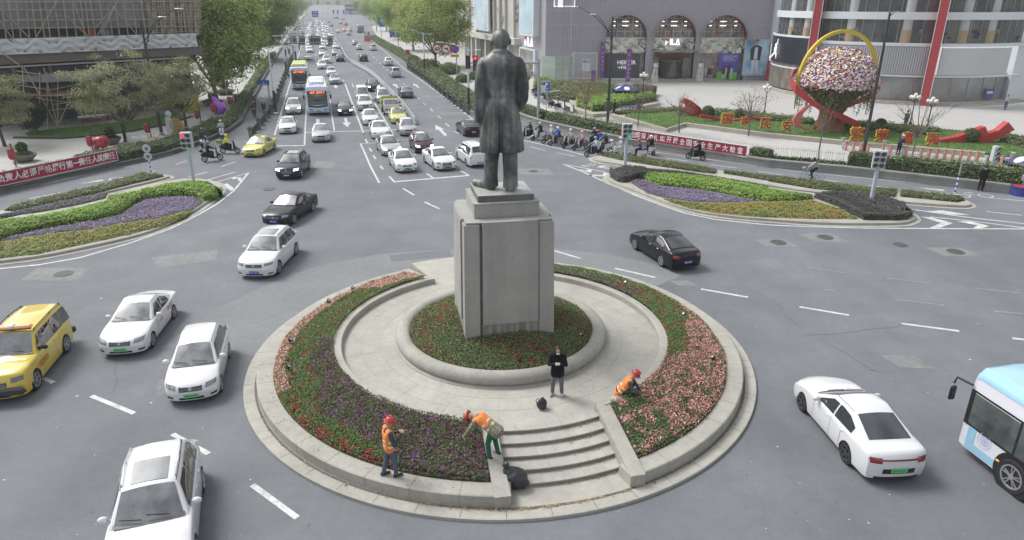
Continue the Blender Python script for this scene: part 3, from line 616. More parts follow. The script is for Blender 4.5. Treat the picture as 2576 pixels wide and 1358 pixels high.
def car_mesh_parts(tp,col,full=True,opts=()):
 p=CT[tp]; L,W,wb,r=p['L'],p['W'],p['wb'],p['r']; hl=L/2; w=W/2; P=PAINT[col]
 tx=np.array([a for a,_ in p['top']][::1])*hl; tz=np.array([b for _,b in p['top']]); o=np.argsort(tx); tx,tz=tx[o],tz[o]
 xw=[wb/2+.03*hl,-wb/2+.03*hl]; Ra=r+.055; sill=.23
 zt=lambda x: float(np.interp(x,tx,tz))
 def wid(x):
  a=abs(x)/hl; base=w*(1-.035*max(0,a-.55)/.45)-(.0 if a<.9 else w*.05*((a-.9)/.1)**2); 
  for c in xw:
   d=abs(x-c)
   if d<Ra+.15: base=max(base,w*(1.0)-.0)
  return base
 def defm(x,y,z):
  a=abs(x)/hl; s=1 if x>0 else -1; f=max(0,(a-.45)/.55)**1.5
  x-=s*(.30 if s>0 else .20)*f*min(1,abs(y)/w)**3*1.0
  x-=s*f*.35*max(0,(.50-z))**1.3*.6+s*f*.10*max(0,z-.62)
  return (x,y,z)
 xs=list(np.linspace(-hl,hl,31))+[hl*.985,-hl*.985,hl*.95,-hl*.95]
 for c in xw: xs+= [c+Ra*cos(t) for t in np.linspace(0,pi,13)]+[c-Ra-.004,c+Ra+.004]
 xs=sorted(set(round(x,4) for x in xs)); 
 def zb(x):
  for c in xw:
   d=abs(x-c)
   if d<=Ra+1e-3: return max(sill,r*.92+sqrt(max(0,Ra*Ra-d*d)))
  a=abs(x)/hl; return sill-.02*a
 def half(x):
  t=zt(x); b=zb(x); ww=wid(x); sh=min(t-.06,p['belt']-.03); sh=max(sh,b+.06)
  f=lambda z: float(np.interp(z,[.2,.33,.55,.8,1.1],[.955,.985,1,.985,.95]))
  R=[]
  for q in (0,.12,.35,.62,.86,1): z=b+q*(sh-b); R.append((x,ww*f(z),z))
  d=t-sh
  R+= [(x,ww*.945*f(sh)/.97,sh+d*.45),(x,ww*.88,sh+d*.82),(x,ww*.70,t),(x,ww*.35,t+.022),(x,0,t+.03)]
  return R
 rings_=[]
 for x in xs:
  h=half(x); full_=[defm(*q) for q in h]+[defm(a,-b,c) for a,b,c in h[::-1][1:]]; rings_.append(full_)
 mb=MB(); mb.loft(rings_,0,None,False,False); n=len(rings_[0])
 for k,R in ((0,rings_[0]),(1,rings_[-1])):
  # close the end with a grid fascia between left/right halves
  X=xs[0] if k==0 else xs[-1]; hh=half(X); G_=[]
  for (x_,y_,z_) in hh[:-1]: G_.append([defm(X,y_*(1-2*i/12),z_) for i in range(13)])
  G_.append([defm(X,0,hh[-1][2])]*13)
  vs=[q for r_ in G_ for q in r_]; fs=[]
  for j in range(len(G_)-1):
   for i in range(12):
    a=j*13+i; f=(a,a+1,a+14,a+13) if j<len(G_)-2 else (a,a+1,a+13); fs.append(f if k==1 else f[::-1])
  mb.add(vs,fs,0)
 # greenhouse
 xc,xf,xr,xb=[p[k]*hl for k in ('xc','xf','xr','xb')]; bz=p['belt']; hr=p['hr']; wr=w*.70 if tp not in('van','offroad') else w*.80; wbelt=w*.92
 def roofz(x): # roof / pillar height line
  xs_=[xb,xr-.12*hl*0,xr,(xr+xf)/2,xf,xc]; zs=[zt(xb)+.0,hr-.05,hr-.04,hr-.005,hr-.05,zt(xc)+.0]
  xs_=[xb,xr,(xr*.6+xf*.4),xf,xc]; zs=[zt(xb),hr-.06,hr,hr-.055,zt(xc)]
  return float(np.interp(x,xs_,zs))
 def roofw(x): return float(np.interp(x,[xb,xr,(xr+xf)/2,xf,xc],[wbelt*.86 if tp.startswith('sedan') else wr*1.08,wr*.95,wr,wr*.95,wbelt*.95]))
 gx=sorted(set([round(v,4) for v in list(np.linspace(xb,xr,7))+list(np.linspace(xr,xf,12))+list(np.linspace(xf,xc,8))]))
 def gsec(x):
  z=roofz(x); b=min(bz-.02,z); rw=roofw(x); cr=.05*min(1,(z-b)/.3); bw=wbelt
  R=[(x,bw,b),(x,bw*.985+(rw-bw)*.08,b+(z-b)*.25),(x,bw+(rw-bw)*.60,b+(z-b)*.66),(x,rw+.015,b+(z-b)*.9),(x,rw-.03,z-.004),(x,rw*.75,z+cr*.45),(x,rw*.4,z+cr*.8),(x,0,z+cr)]
  return R
 def bulge(x,y,s): return x
 rr_=[]
 for x in gx:
  h=gsec(x); rr_.append([(a+ (.10*(1-(b/w)**2)*min(1,max(0,(a-xf)/(xc-xf))) if a>xf else -.07*(1-(b/w)**2)*min(1,max(0,(xr-a)/(xr-xb+.01)))),b,c) for a,b,c in h]+[(a+(.10*(1-(b/w)**2)*min(1,max(0,(a-xf)/(xc-xf))) if a>xf else -.07*(1-(b/w)**2)*min(1,max(0,(xr-a)/(xr-xb+.01)))),-b,c) for a,b,c in h[::-1][1:]])
 mb.loft(rr_,0,None,False,False)
 # seams on the body
 if full:
  def seam_v(x,z0,z1):
   for s in (1,-1):
    pts=[]
    for z in np.linspace(z0,z1,6):
     h=half(x); ys=[q[1] for q in h[:6]]; zs=[q[2] for q in h[:6]]; y=float(np.interp(z,zs,ys))+.004; pts.append((z,y))
    for (z0_,y0_),(z1_,y1_) in zip(pts,pts[1:]):
     v=[(x-.006,s*y0_,z0_),(x+.006,s*y0_,z0_),(x+.006,s*y1_,z1_),(x-.006,s*y1_,z1_)]; mb.add(v,[(0,1,2,3) if s<0 else (3,2,1,0)],1)
  xm=(xf+xr)/2*.4+.0
  for s in (1,-1):
   xq=np.linspace(xr-.0,xf+.0,9); P_=[(x,s*(roofw(x)-.025),roofz(x)+.008) for x in xq]
   for a,b in zip(P_,P_[1:]): mb.add([(a[0],a[1]-.009,a[2]+.004),(b[0],b[1]-.009,b[2]+.004),(b[0],b[1]+.009,b[2]-.001),(a[0],a[1]+.009,a[2]-.001)],[(0,1,2,3)],1)
  for x in (min(xw[0]-Ra-.06,xc-.12),xm-.12,max(xw[1]+Ra+.02,xr-.0)): seam_v(x,.30,min(bz-.06,.95))
 body=mb.mesh('body',[P,M_seam],58)
 parts=[('body',body)]
 # glass panels: follow the greenhouse surface, a few mm proud
 off=.007
 def patch(name,x0,x1,y0,y1,m,nu=8,nv=10,ins=0):
  mb=MB()
  def fn(u,v):
   x=x0+(x1-x0)*u; 
   z=roofz(x); rw=roofw(x); t0=y0+(y1-y0)*v; y=t0*rw; cr=.05*min(1,(z-min(bz,z))/.3)
   zz=z+cr*(1-(abs(t0))**2)+off; xx=x+(.10*(1-(y/w)**2)*min(1,max(0,(x-xf)/(xc-xf))) if x>xf else -.07*(1-(y/w)**2)*min(1,max(0,(xr-x)/(xr-xb+.01))))
   sgn=1 if x>xf else (-1 if x<xr else 0); return (xx+sgn*off,y,zz)
  mb.grid(fn,nu,nv,flip=True)
  me=mb.mesh(name,m,60); me.flip_normals(); return me
 fx=xf+(xc-xf)*.04; cx=xf+(xc-xf)*.93
 parts.append(('windscreen',patch('windscreen',fx,cx,-.90,.90,M_glass2)))
 rx0,rx1=(xb+(xr-xb)*.10,xb+(xr-xb)*.93) if tp.startswith('sedan') else (xb+(xr-xb)*.28,xb+(xr-xb)*.93)
 parts.append(('rear_window',patch('rear_window',rx0,rx1,-.86,.86,M_glass,5,8)))
 # side windows
 def sidewin(xa,xe,s):
  mb=MB(); xs2=sorted(set([round(v,4) for v in list(np.linspace(xa,xe,9))+[g_ for g_ in gx if xa<g_<xe]])); n=len(xs2)-1; rows=[]
  for x in xs2:
   z=roofz(x); b=bz-.02; zt_=z-.075-.02; zb_=b+.045; zt_=max(zt_,zb_+.005)
   def pos(zz):
    sec=gsec(x); ys=[q[1] for q in sec[:5]]; zs=[q[2] for q in sec[:5]]; return (x,s*(float(np.interp(zz,zs,ys))+.016),zz+.002)
   rows.append([pos(zb_+(zt_-zb_)*q_) for q_ in (0,.2,.4,.6,.8,1)])
  vs=[q_ for r_ in rows for q_ in r_]; fs=[]
  for i in range(n):
   for j in range(5):
    a=i*6+j; f=(a,a+6,a+7,a+1); fs.append(f if s<0 else f[::-1])
  mb.add(vs,fs)
  return mb.mesh('side_window',M_glass,60)
 A0=xf+(xc-xf)*.62; B0=xr-(xr-xb)*(.50 if tp.startswith('sedan') else .45); B0=min(B0,xr)
 B0=xr+(xb-xr)*(.42 if tp.startswith('sedan') else .30); mid=(A0+B0)/2+.05
 cuts=[(A0,mid+.04),(mid-.04,B0)]
 if tp in('suv','mpv','van','offroad'):
  c2=mid-(mid-B0)*.56; cuts=[(A0,mid+.12),(mid+.05,c2+.04),(c2-.04,B0)]
 for s in (1,-1):
  for a,b in cuts: parts.append(('side_window',sidewin(b,a,s)))
 # fascia items: grid on nose / tail surface at x=+-hl
 def fas(name,y0,y1,z0,z1,m,front=True,o=.012,nu=6,tap=0.,rise=0.,m2=None):
  mb=MB(); X=hl if front else -hl; s=1 if front else -1
  def fn(u,v):
   y=y0+(y1-y0)*u; e=(abs(y)-min(abs(y0),abs(y1)))/(abs(abs(y1)-abs(y0))+1e-6) if y0*y1>0 else 0; za=z0+tap*e+rise*e; zz_=z1+rise*e
   z=za+(zz_-za)*v; wmax=wid(X)*.975; yy=max(-wmax,min(wmax,y)); ex=abs(y)-wmax
   q=defm(X,yy,z); x=q[0]+s*o
   t=zt(X)
   if z>t and front:
    k_=tx>hl*.5; q=defm(float(np.interp(z,tz[k_][::-1],tx[k_][::-1])),yy,z); x=q[0]+o+.004
   elif z>t: x=q[0]+s*o-s*(z-t)*.35
   if ex>0: x-=s*ex; yy=(wmax+.012+ex*.12)*(1 if y>0 else -1)
   return (x,yy,z)
  mb.grid(fn,nu,3,flip=not front); return mb.mesh(name,m,60)
 nose=zt(hl*.99); 
 gh=.60 if tp not in('suv','offroad') else .70
 zl0,zl1=(gh-.02,gh+.13)
 if tp=='offroad': zl0,zl1=.72,.92
 lm=M_lampon if 'lit' in opts else M_lamp
 for s in (1,-1):
  a,b=(.55*w*s,1.16*w*s) if tp!='offroad' else (.56*w*s,1.0*w*s)
  parts.append(('headlight',fas('headlight',min(a,b),max(a,b),zl0+.02,zl1,lm,True,.014,8,.03,.06 if tp!='offroad' else 0)))
  a,b=.55*w*s,1.12*w*s
  zz=.80 if tp.startswith('sedan') else .88
  if tp in('mpv','suv','van','offroad'): a,b=.74*w*s,1.08*w*s
  parts.append(('tail_light',fas('tail_light',min(a,b),max(a,b),zz-.08,zz+.08 if tp.startswith('sedan') else zz+.2,M_tailon if 'brake' in opts else M_tail,False,.014)))
 gm=M_chrome if 'chrome' in opts else M_trim
 if 'nogrille' not in opts: parts.append(('grille',fas('grille',-.42*w,.42*w,gh-.06 if 'big' not in opts else gh-.2,gh+.09,M_trim,True,.012)))
 if full or 'big' in opts:
  mb=MB()
  z0=gh-.04 if 'big' not in opts else gh-.18
  k=4 if 'big' not in opts else 7
  for i in range(k):
   z=z0+i*.035; q=defm(hl,0,z); 
   for j in range(8):
    y0=-.40*w+j*.1*w; y1=y0+.1*w; qa=defm(hl,y0,z)[0]+.018; qb=defm(hl,y1,z)[0]+.018
    mb.add([(qa,y0,z),(qb,y1,z),(qb,y1,z+.012),(qa,y0,z+.012)],[(0,1,2,3)])
  mb.ell((defm(hl,0,gh+.03)[0]+.02,0,gh+.03),(.012,.07,.05),10)
  parts.append(('grille_bar',mb.mesh('grille_bar',M_chrome)))
 parts.append(('lower_intake',fas('lower_intake',-.45*w,.45*w,.25,.33,M_trim,True,.012)))
 for s in (1,-1):
  a,b=.68*w*s,.93*w*s
  if full: parts.append(('fog_lamp',fas('fog_lamp',min(a,b),max(a,b),.28,.35,M_trim,True,.014,6,.0,.03)))
 parts.append(('rear_bumper_trim',fas('rear_bumper_trim',-.7*w,.7*w,.21,.29,M_trim,False,.01)))
 if 'diffuser' in opts: parts.append(('rear_diffuser',fas('rear_diffuser',-.5*w,.5*w,.40,.56,M_trim,False,.008)))
 if 'lightbar' in opts: parts.append(('light_bar',fas('light_bar',-.62*w,.62*w,.80,.845,M_tail,False,.014)))
 # underside
 mb=MB(); mb.box(-hl*.82,hl*.80,-w*.74,w*.74,.19,.62); 
 mb.box(-hl*.80,hl*.80,-w*.9,w*.9,.24,.30) if False else None
 parts.append(('underbody',mb.mesh('underbody',M_trim)))
 # mirrors, handles
 for s in (1,-1):
  mb=MB(); mb.ell((xc-.33,s*(w*.92+.13),bz+.09),(.075,.125,.085),10); mb.cap((xc-.30,s*w*.88,bz+.0),(xc-.31,s*(w*.92+.06),bz+.06),.022,.018,6)
  parts.append(('mirror',mb.mesh('mirror',P if 'dmir' not in opts else M_trim,60)))
  if full:
   for x in (mid+.22,B0+.38 if tp.startswith('sedan') or tp=='hatch' else cuts[1][1]+.2):
    h=half(x); z=bz-.10; y=float(np.interp(z,[q[2] for q in h[:8]],[q[1] for q in h[:8]])); mb=MB(); mb.rbox((x,s*(y+.012),z),(.16,.028,.03),.008); parts.append(('door_handle',mb.mesh('door_handle',M_chrome if 'chrome' in opts or col=='black' else P,60)))
 if full and tp in ('suv','mpv','offroad'):
  for s in (1,-1):
   mb=MB(); xx=np.linspace(xr+.05,xf-.15,8); mb.tube([(x,s*(roofw(x)-.05),roofz(x)+.055) for x in xx],.018,6); 
   for x in (xx[0],xx[3],xx[7]): mb.tube([(x,s*(roofw(x)-.05),roofz(x)),(x,s*(roofw(x)-.05),roofz(x)+.055)],.02,6)
   parts.append(('roof_rail',mb.mesh('roof_rail',M_trim if tp=='offroad' else M_chrome,60)))
 if 'sunroof' in opts:
  a,b=xf-.10,xf-.95
  mb=MB(); mb.grid(lambda u,v:(a+(b-a)*u,(-.62+1.24*v)*wr,roofz(a+(b-a)*u)+.05*(1-((-.62+1.24*v))**2)+.012),6,6,flip=True); me=mb.mesh('sunroof',M_glass2,60); 
  me.flip_normals(); parts.append(('sunroof',me))
 if full:
  mb=MB()
  for y0,y1 in ((.45,-.05),(-.15,-.62)):
   pts=[]
   for t in (0,.5,1):
    y=y0+(y1-y0)*t; x=xc-.02-.05*t*1.2; x=xf+(xc-xf)*(.90-.10*t); z=roofz(x); pts.append((x+.10*(1-(y/w)**2)*((x-xf)/(xc-xf))+.02,y,z+.05*(1-(y/w)**2)+.03))
   mb.tube(pts,.011,5)
  mb.grid(lambda u,v:(xc-.06+.09*u+.10*(1-((v-.5)*1.7)**2),(v-.5)*1.7*w*.95,zt(xc)+.055-.025*u),1,10); 
  parts.append(('wiper',mb.mesh('wiper',M_trim,60)))
 return parts,p,xw,hl,gh
CARC={}
def plate_mesh(kind,txt=None):
 mb=MB(); mb.rbox((0,0,0),(.02,.46,.145),.005); 
 mats=[M_pb if kind=='b' else M_pg,M_pt if kind=='b' else M_ptk]
 if txt:
  v,f=text_vf(txt,.085,.012,.39); 
  mb.add([(.0125,p[0],p[1]) for p in v],f,1)
 else:
  for i in range(6): mb.box(.0102,.0125,-.19+i*.062,-.155+i*.062,-.04,.04,1)
 return mb.mesh('licence_plate',mats)
PLM={}
def car(tp,col,label,cat,group=None,pos=(0,0),hd=0.,full=False,opts=(),plate='b',ptxt=None,scale=1.,dark_rim=False,name=None):
 """heading hd: angle of travel direction from +X. pos: centre on ground"""
 key=(tp,col,full,tuple(opts),plate,ptxt)
 nm=name or {'sedan':'sedan_car','sedan2':'sedan_car','hatch':'hatchback_car','suv':'suv_car','mpv':'minivan','van':'passenger_van','offroad':'off_road_car'}[tp]
 if key in CARC:
  return dup(CARC[key],pos,hd,label,group,cat,scale=scale)
 parts,p,xw,hl,gh=car_mesh_parts(tp,col,full,opts); w=p['W']/2
 root=thing(nm,label,cat,pos,hd,group); root.scale=(scale,)*3
 for n,me in parts: put(n,me,root)
 ty,ri=wheel_mesh(p['r'],dark_rim)
 for x in xw:
  for s in (-1,1):
   o=put('wheel',ty,root); o.location=(x,s*(w-.115),p['r']); 
   if s<0: o.rotation_euler[2]=pi
   put('rim',ri,o)
 pk=(plate,ptxt)
 if pk not in PLM: PLM[pk]=plate_mesh(*pk)
 zf=.42; o=put('licence_plate',PLM[pk],root); o.location=(hl+.01,0,zf-.02)
 o=put('licence_plate',PLM[pk],root); o.location=(-hl-.015,0,.42 if not tp.startswith('sedan2') else .52); o.rotation_euler[2]=pi
 CARC[key]=(root,[(c,[(d,[]) for d in kids(c)]) for c in kids(root)])
 return root
def from_wheels(f,r,side,tp):
 p=CT[tp]; a=Vector(G(*f)); b=Vector(G(*r)); t=(a-b).normalized(); n=Vector((-t.y,t.x)); m=(a+b)/2; c=m-n*side*(p['W']/2-.06)-t*.03*p['L']/2
 return (c.x,c.y),atan2(t.y,t.x)
def from_front(px,tp,hd=None,z=0.25):   # pixel of the front bumper's lower edge centre, car coming at us along the avenue
 p=tp if isinstance(tp,dict) else CT[tp]; h=(AVH+pi) if hd is None else hd; x,y=G(px[0],px[1],.0); return (x-cos(h)*p['L']/2,y-sin(h)*p['L']/2),h
def from_rear(px,tp,hd=None):
 p=tp if isinstance(tp,dict) else CT[tp]; h=AVH if hd is None else hd; x,y=G(*px); return (x+cos(h)*p['L']/2,y+sin(h)*p['L']/2),h
# near cars, each read from its wheels
def wcar(tp,col,f,r,s,label,cat='car',**k):
 pos,h=from_wheels(f,r,s,tp); sc=k.pop('scale',.95); return car(tp,col,label,cat,None,pos,h,True,scale=sc,**k)
yl=wcar('offroad','yellow',(97.5,980),(175,884),1,'yellow off-road car with black bumper and amber light bar on its roof, at left edge','off-road car',opts=('dmir',),plate='b',ptxt='苏A·N497')
mb=MB(); mb.rbox((.28,0,1.92),(.26,1.32,.12),.05,0); mb.rbox((.28,0,1.95),(.28,.24,.14),.04,1); mb.bx((.28,0,1.84),(.12,1.2,.05),2); mb.build('amber_light_bar',[mat('amber_plastic',(.65,.27,.10),.25,coat=1),mat('pale_plastic',(.6,.57,.52),.4),M_trim],yl)
for q in ((2.36,0,.48),(-2.36,0,.5)):
 mb=MB(); mb.rbox(q,(.20,1.76,.26),.05); mb.build('bumper',mat('dark_plastic',(.035,.038,.045),.5),yl,smooth=40)
for s in(1,-1):
 mb=MB(); v,f=text_vf('工程抢险',.24,.01); m=frame((.75,s*.915,.72),(-s,0,0)); mb.add(v,f,0,m); mb.build('door_lettering',mat('red_ink',(.5,.12,.05),.6),yl)
c1=wcar('sedan','white',(389,872),(441,801.5),1,'white saloon with silver wheels and green plate, behind the yellow off-road car',plate='g',ptxt='苏A·D59753',opts=('chrome',))
mb=MB(); v,f=text_vf('礼橙',.16,.01); mb.add(v,f,0,frame((.25,.905,.70),(-1,0,0))); mb.lathe([(.09,0),(.11,0)],16,M=frame((.62,.905,.68),(-1,0,0))); v,f=text_vf('T3出行',.22,.01); mb.add(v,f,0,frame((-.85,.90,.78),(-1,0,0))); mb.build('door_lettering',mat('door_ink',(.45,.12,.14),.6),c1)
wcar('hatch','white',(560,983),(580,899),1,'white hatchback with green plate nearest the roundabout kerb on the left',plate='g',ptxt='苏A·D67010',opts=('chrome',))
mb=MB(); mb.cap((-.9,0,1.5),(-1.05,0,1.78),.006,.003,5)
wcar('suv','white',(706,687),(746,643),1,'white sport utility car with large sunroof, behind the dark saloon',plate='b',ptxt='苏A·155J2',opts=('sunroof',))
wcar('sedan2','black',(743,563),(789,532),1,'black saloon with chrome grille entering the roundabout ahead of a white car',plate='b',ptxt='苏A·07Q61',opts=('chrome',))
wcar('suv','dkblue',(760,447),(780,426),1,'dark off-roader with pale sky reflection on its roof and lit headlights beside the yellow taxi',plate='b',opts=('chrome','lit','big','sunroof'))
def taxi_sign(t,z=1.50):
 mb=MB(); mb.rbox((.05,0,z+.07),(.16,.55,.13),.03); mb.build('roof_sign',mat('taxi_sign',(.55,.56,.2),.4),t)
tx=wcar('sedan','taxi',(665,392),(692,377),1,'yellow-green taxi with roof sign turning out of the avenue beside the scooters','taxi',plate='g'); taxi_sign(tx)
mb=MB(); 
for i in range(5): mb.bx((-.9+i*.33,.905,.62),(.2,.006,.16))
mb.build('side_lettering',mat('grey_ink',(.3,.3,.12),.6),tx)
# bottom left SUV: seen from its far right mirror to the left edge
wcar('suv','white',(500,1398),(512,1246),1,'white sport utility car with open-glass sunroof cut by the bottom edge of the picture',plate='b',opts=('sunroof',),scale=.98)
wcar('sedan2','black',(1597,629),(1659,669),1,'black saloon with pale rear window driving away right of the pedestal',plate='b',ptxt='苏A·L9968',opts=('chrome',))
wcar('sedan2','white',(2018,1037.6),(2117,1156),1,'white saloon with dark rear light bar and green plate right of the roundabout',plate='g',ptxt='苏A·D02357',opts=('lightbar','nogrille','diffuser'),dark_rim=True,scale=.97)
wcar('sedan2','black',(1147,329),(1166,343),1,'black limousine driving up the avenue left of the statue coat',plate='b',opts=('sunroof',))
wcar('mpv','white',(1150,401),(1171.5,417),1,'white minivan driving away just left of the statue legs','minivan',plate='b')
wcar('sedan','white',(994,432.6),(980,414.6),-1,'front white saloon with green plate, left of two at the forward waiting line',plate='g',opts=('chrome',))
wcar('sedan2','white',(1089,426),(1069,411),-1,'white saloon with big dark grille, right of two at the forward waiting line',plate='g',opts=('big',))
wcar('sedan','silver',(959.5,391),(948,377),-1,'grey-gold saloon with lit headlights waiting behind the front white saloon',plate='b',opts=('lit','big'))
wcar('hatch','maroon',(1044,385),(1031,371),-1,'dark red hatchback with round lit headlights behind the big-grille white saloon',plate='b',opts=('lit','sunroof'))
Q='traffic queueing down the avenue'; Q2='traffic driving up the avenue'
def fcar(tp,col,px,label,cat='car',**k): pos,h=from_front(px,tp,k.pop('hd',None)); return car(tp,col,label,cat,Q,pos,h,scale=.95,**k)
def rcar(tp,col,px,label,cat='car',**k): pos,h=from_rear(px,tp,k.pop('hd',None)); return car(tp,col,label,cat,Q2,pos,h,scale=.95,**k)
fcar('sedan','silver',(809,360),'silver saloon crossing the stop line ahead of the front bus')
fcar('sedan','white',(724,339),'white saloon first in the lane by the planter fence',plate='g')
fcar('suv','pearl',(739,289),'white sport utility car with grey lower grille behind the first saloon by the planter fence',plate='g',opts=('nogrille','lit'))
fcar('sedan','black',(870,293),'black saloon with headlights lit right of the front bus',opts=('lit',))
fcar('sedan2','silver',(844,213),'silver-grey saloon over the small white road arrow',opts=('sunroof',))
fcar('sedan','white',(835,192),'white saloon tucked behind the silver-grey one over the arrow')
fcar('suv','white',(811,175),'white car with grey roof just right of the rear bus',opts=('nogrille',))
fcar('suv','white',(822,160),'white car with dark bonnet two cars behind the bus side')
fcar('suv','black',(857,156),'black-fronted car with white roof beside the plastic barrier')
fcar('sedan','white',(775,152),'white saloon in the kerb lane right behind the rear bus')
fcar('sedan','white',(779,133),'white saloon second behind the rear bus in the kerb lane')
fcar('sedan','white',(812,142),'white saloon in the middle lane, fourth car up from the arrow')
fcar('hatch','silver',(844,140),'silver hatchback next to the barrier, just ahead of the sign boards')
fcar('sedan2','pearl',(812,125),'pearl saloon just in front of the overhead sign boards')
fcar('sedan','white',(845,123),'white saloon by the barrier just in front of the sign boards')
fcar('van','white',(915,259),'white van first in the left-turn lane of the middle group','van')
fcar('suv','black',(942,232),'black sport utility car with one bright headlamp by the barrier bend',opts=('lit',))
fcar('mpv','silver',(967,261),'silver minivan between the black sport utility car and the small lorry','minivan')
fcar('suv','white',(921,280),'white sport utility car with dark front trim behind the middle-lane saloon',opts=('big',))
fcar('sedan','white',(935,317),'white saloon with black lower bumper left of the yellow taxi')
fcar('sedan2','white',(960,352),'white saloon third from the front in the left-turn lane',opts=('nogrille',),plate='g')
fcar('hatch','silver',(1030,344),'silver hatchback in front of the yellow-green taxi at the barrier end')
t2=fcar('sedan','taxi',(1006,313),'yellow-green taxi boxed in by the barrier end','taxi',opts=('big','sunroof')); taxi_sign(t2)
rcar('sedan2','grey',(1026,248),'dark grey saloon driving away alone past the road arrows')
rcar('mpv','silver',(998,196),'silver-blue minivan driving away near the planter fence','minivan')
rcar('suv','pearl',(979,166),'white sport utility car driving away by the start of the hedge')
rcar('suv','maroon',(916,155.5),'maroon sport utility car driving away alone in the middle lane')
rcar('mpv','white',(940.5,128),'white minivan with red brake lamps lit driving away','minivan',opts=('brake',))
rcar('hatch','white',(905,126),'white hatchback close behind another, driving away up the avenue')
rcar('hatch','silver',(894,114),'silver hatchback just ahead of the white one, driving away')
rcar('sedan','silver',(878,89),'silver saloon driving away left of the far red bus')
rcar('suv','gold',(881,81),'beige car driving away just beyond the silver saloon')
rcar('sedan','white',(851.5,83),'white saloon driving away alone close to the barrier')
t3=rcar('sedan','taxi',(867,79),'pale yellow taxi driving away, far up the avenue','taxi',opts=('brake','sunroof')); taxi_sign(t3)
rcar('suv','pinkred',(858,61),'reddish car driving away, left one of the far pair')
rcar('suv','red',(871,64),'red car driving away, right one of the far pair')
fcar('hatch','dkblue',(834,67),'dark blue car with white roof coming down beyond the barrier start')
rcar('sedan','silver',(827,57),'silver car driving away at the far start of the barrier')
car('sedan','grey','dark saloon crossing the avenue sideways in the far distance','car',None,G(845,47),radians(195),scale=.95)
rcar('sedan','red',(824.5,34),'small red car far up the avenue beyond the crossing saloon')
van_=rcar('van','white',(926,95),'white van standing behind the far red bus at the kerb','van')
far=[(778,73,'sedan'),(781,85,'hatch'),(777,94,'sedan'),(775,108,'sedan'),(796,69,'suv'),(802,74,'sedan'),(803,82,'mpv'),(803,89,'sedan'),(804,96,'sedan'),(813,68,'sedan'),(823,83,'mpv'),(829,91,'van'),(838,109,'hatch'),(810,59,'van'),(796,54,'sedan'),(804,44,'hatch'),(817,44,'sedan'),(776,118,'suv'),(815,110,'mpv'),(832,100,'sedan'),(783,63,'sedan'),(798,37,'sedan'),(812,33,'sedan'),(800,28,'suv'),(815,26,'sedan'),(826,24,'sedan'),(838,36,'sedan'),(848,33,'sedan'),(834,26,'sedan'),(861,50,'sedan'),(787,62,'van')]
lab=['white saloon in kerb lane of the far queue, close to the trees','white hatchback in kerb lane of the far queue','white saloon in kerb lane of the far queue near the sign boards','white saloon half hidden under the left sign boards','white car with dark front in the second lane of the far queue','white saloon in the thick of the far queue','white minivan in the thick of the far queue','white saloon behind the middle sign board','white saloon right behind the top of the middle sign board','white saloon in the third lane of the far queue','white minivan close to the barrier in the far queue','white van whose roof shows over the right sign board','grey-white hatchback peeping out right of the right sign board','white van in third lane high up the far queue','white saloon under the blue overhead direction sign','white hatchback right of the blue overhead direction sign','white saloon alone in its lane near the blue direction sign','white car under the left sign boards by the kerb','white minivan seen between the sign boards','white saloon beside barrier just above the right sign board']
FLB=['tiny pale car by the left kerb, just under the blue overhead sign','tiny dark car just above the blue overhead sign','tiny pale car straight above the white saloon by the blue sign','tiny dark car at the top of the left lanes','tiny pale car in the topmost row, middle','tiny dark car in the topmost row, right of the middle','tiny pale car under the leftmost small blue banner','tiny dark car under the second small blue banner','tiny pale car at the very end of the avenue','tiny dark car beyond the far red pair','white van by the left kerb of the far queue']
ORD='first second third fourth fifth sixth seventh eighth ninth tenth eleventh twelfth thirteenth fourteenth fifteenth sixteenth seventeenth eighteenth nineteenth twentieth'.split()
for ln,L_ in (('kerb',[(777,125),(776,113),(777,101),(780,90),(781,79),(782,68)]),('second',[(811,117),(806,103),(802,92),(801,78),(798,63),(800,58)]),('third',[(828,116),(819,99),(817,90),(815,80),(814,74),(812,62)]),('barrier',[(840,115),(834,94),(828,77),(822,70),(816,63)])):
 for j,(x,y) in enumerate(L_): fcar(['sedan','suv','hatch'][j%3],['white','pearl','white','silver'][(j+len(ln))%4],(x,y),ORD[j]+' pale car squeezed tightly into the '+ln+' lane beyond the sign boards')
for i,(x,y,tp) in enumerate(far):
 l=lab[i] if i<len(lab) else FLB[i-20]
 c=['white','white','pearl','white','white'][i%5] if i<20 else ['silver','grey'][i%2]
 fcar(tp,c,(x,y),l)
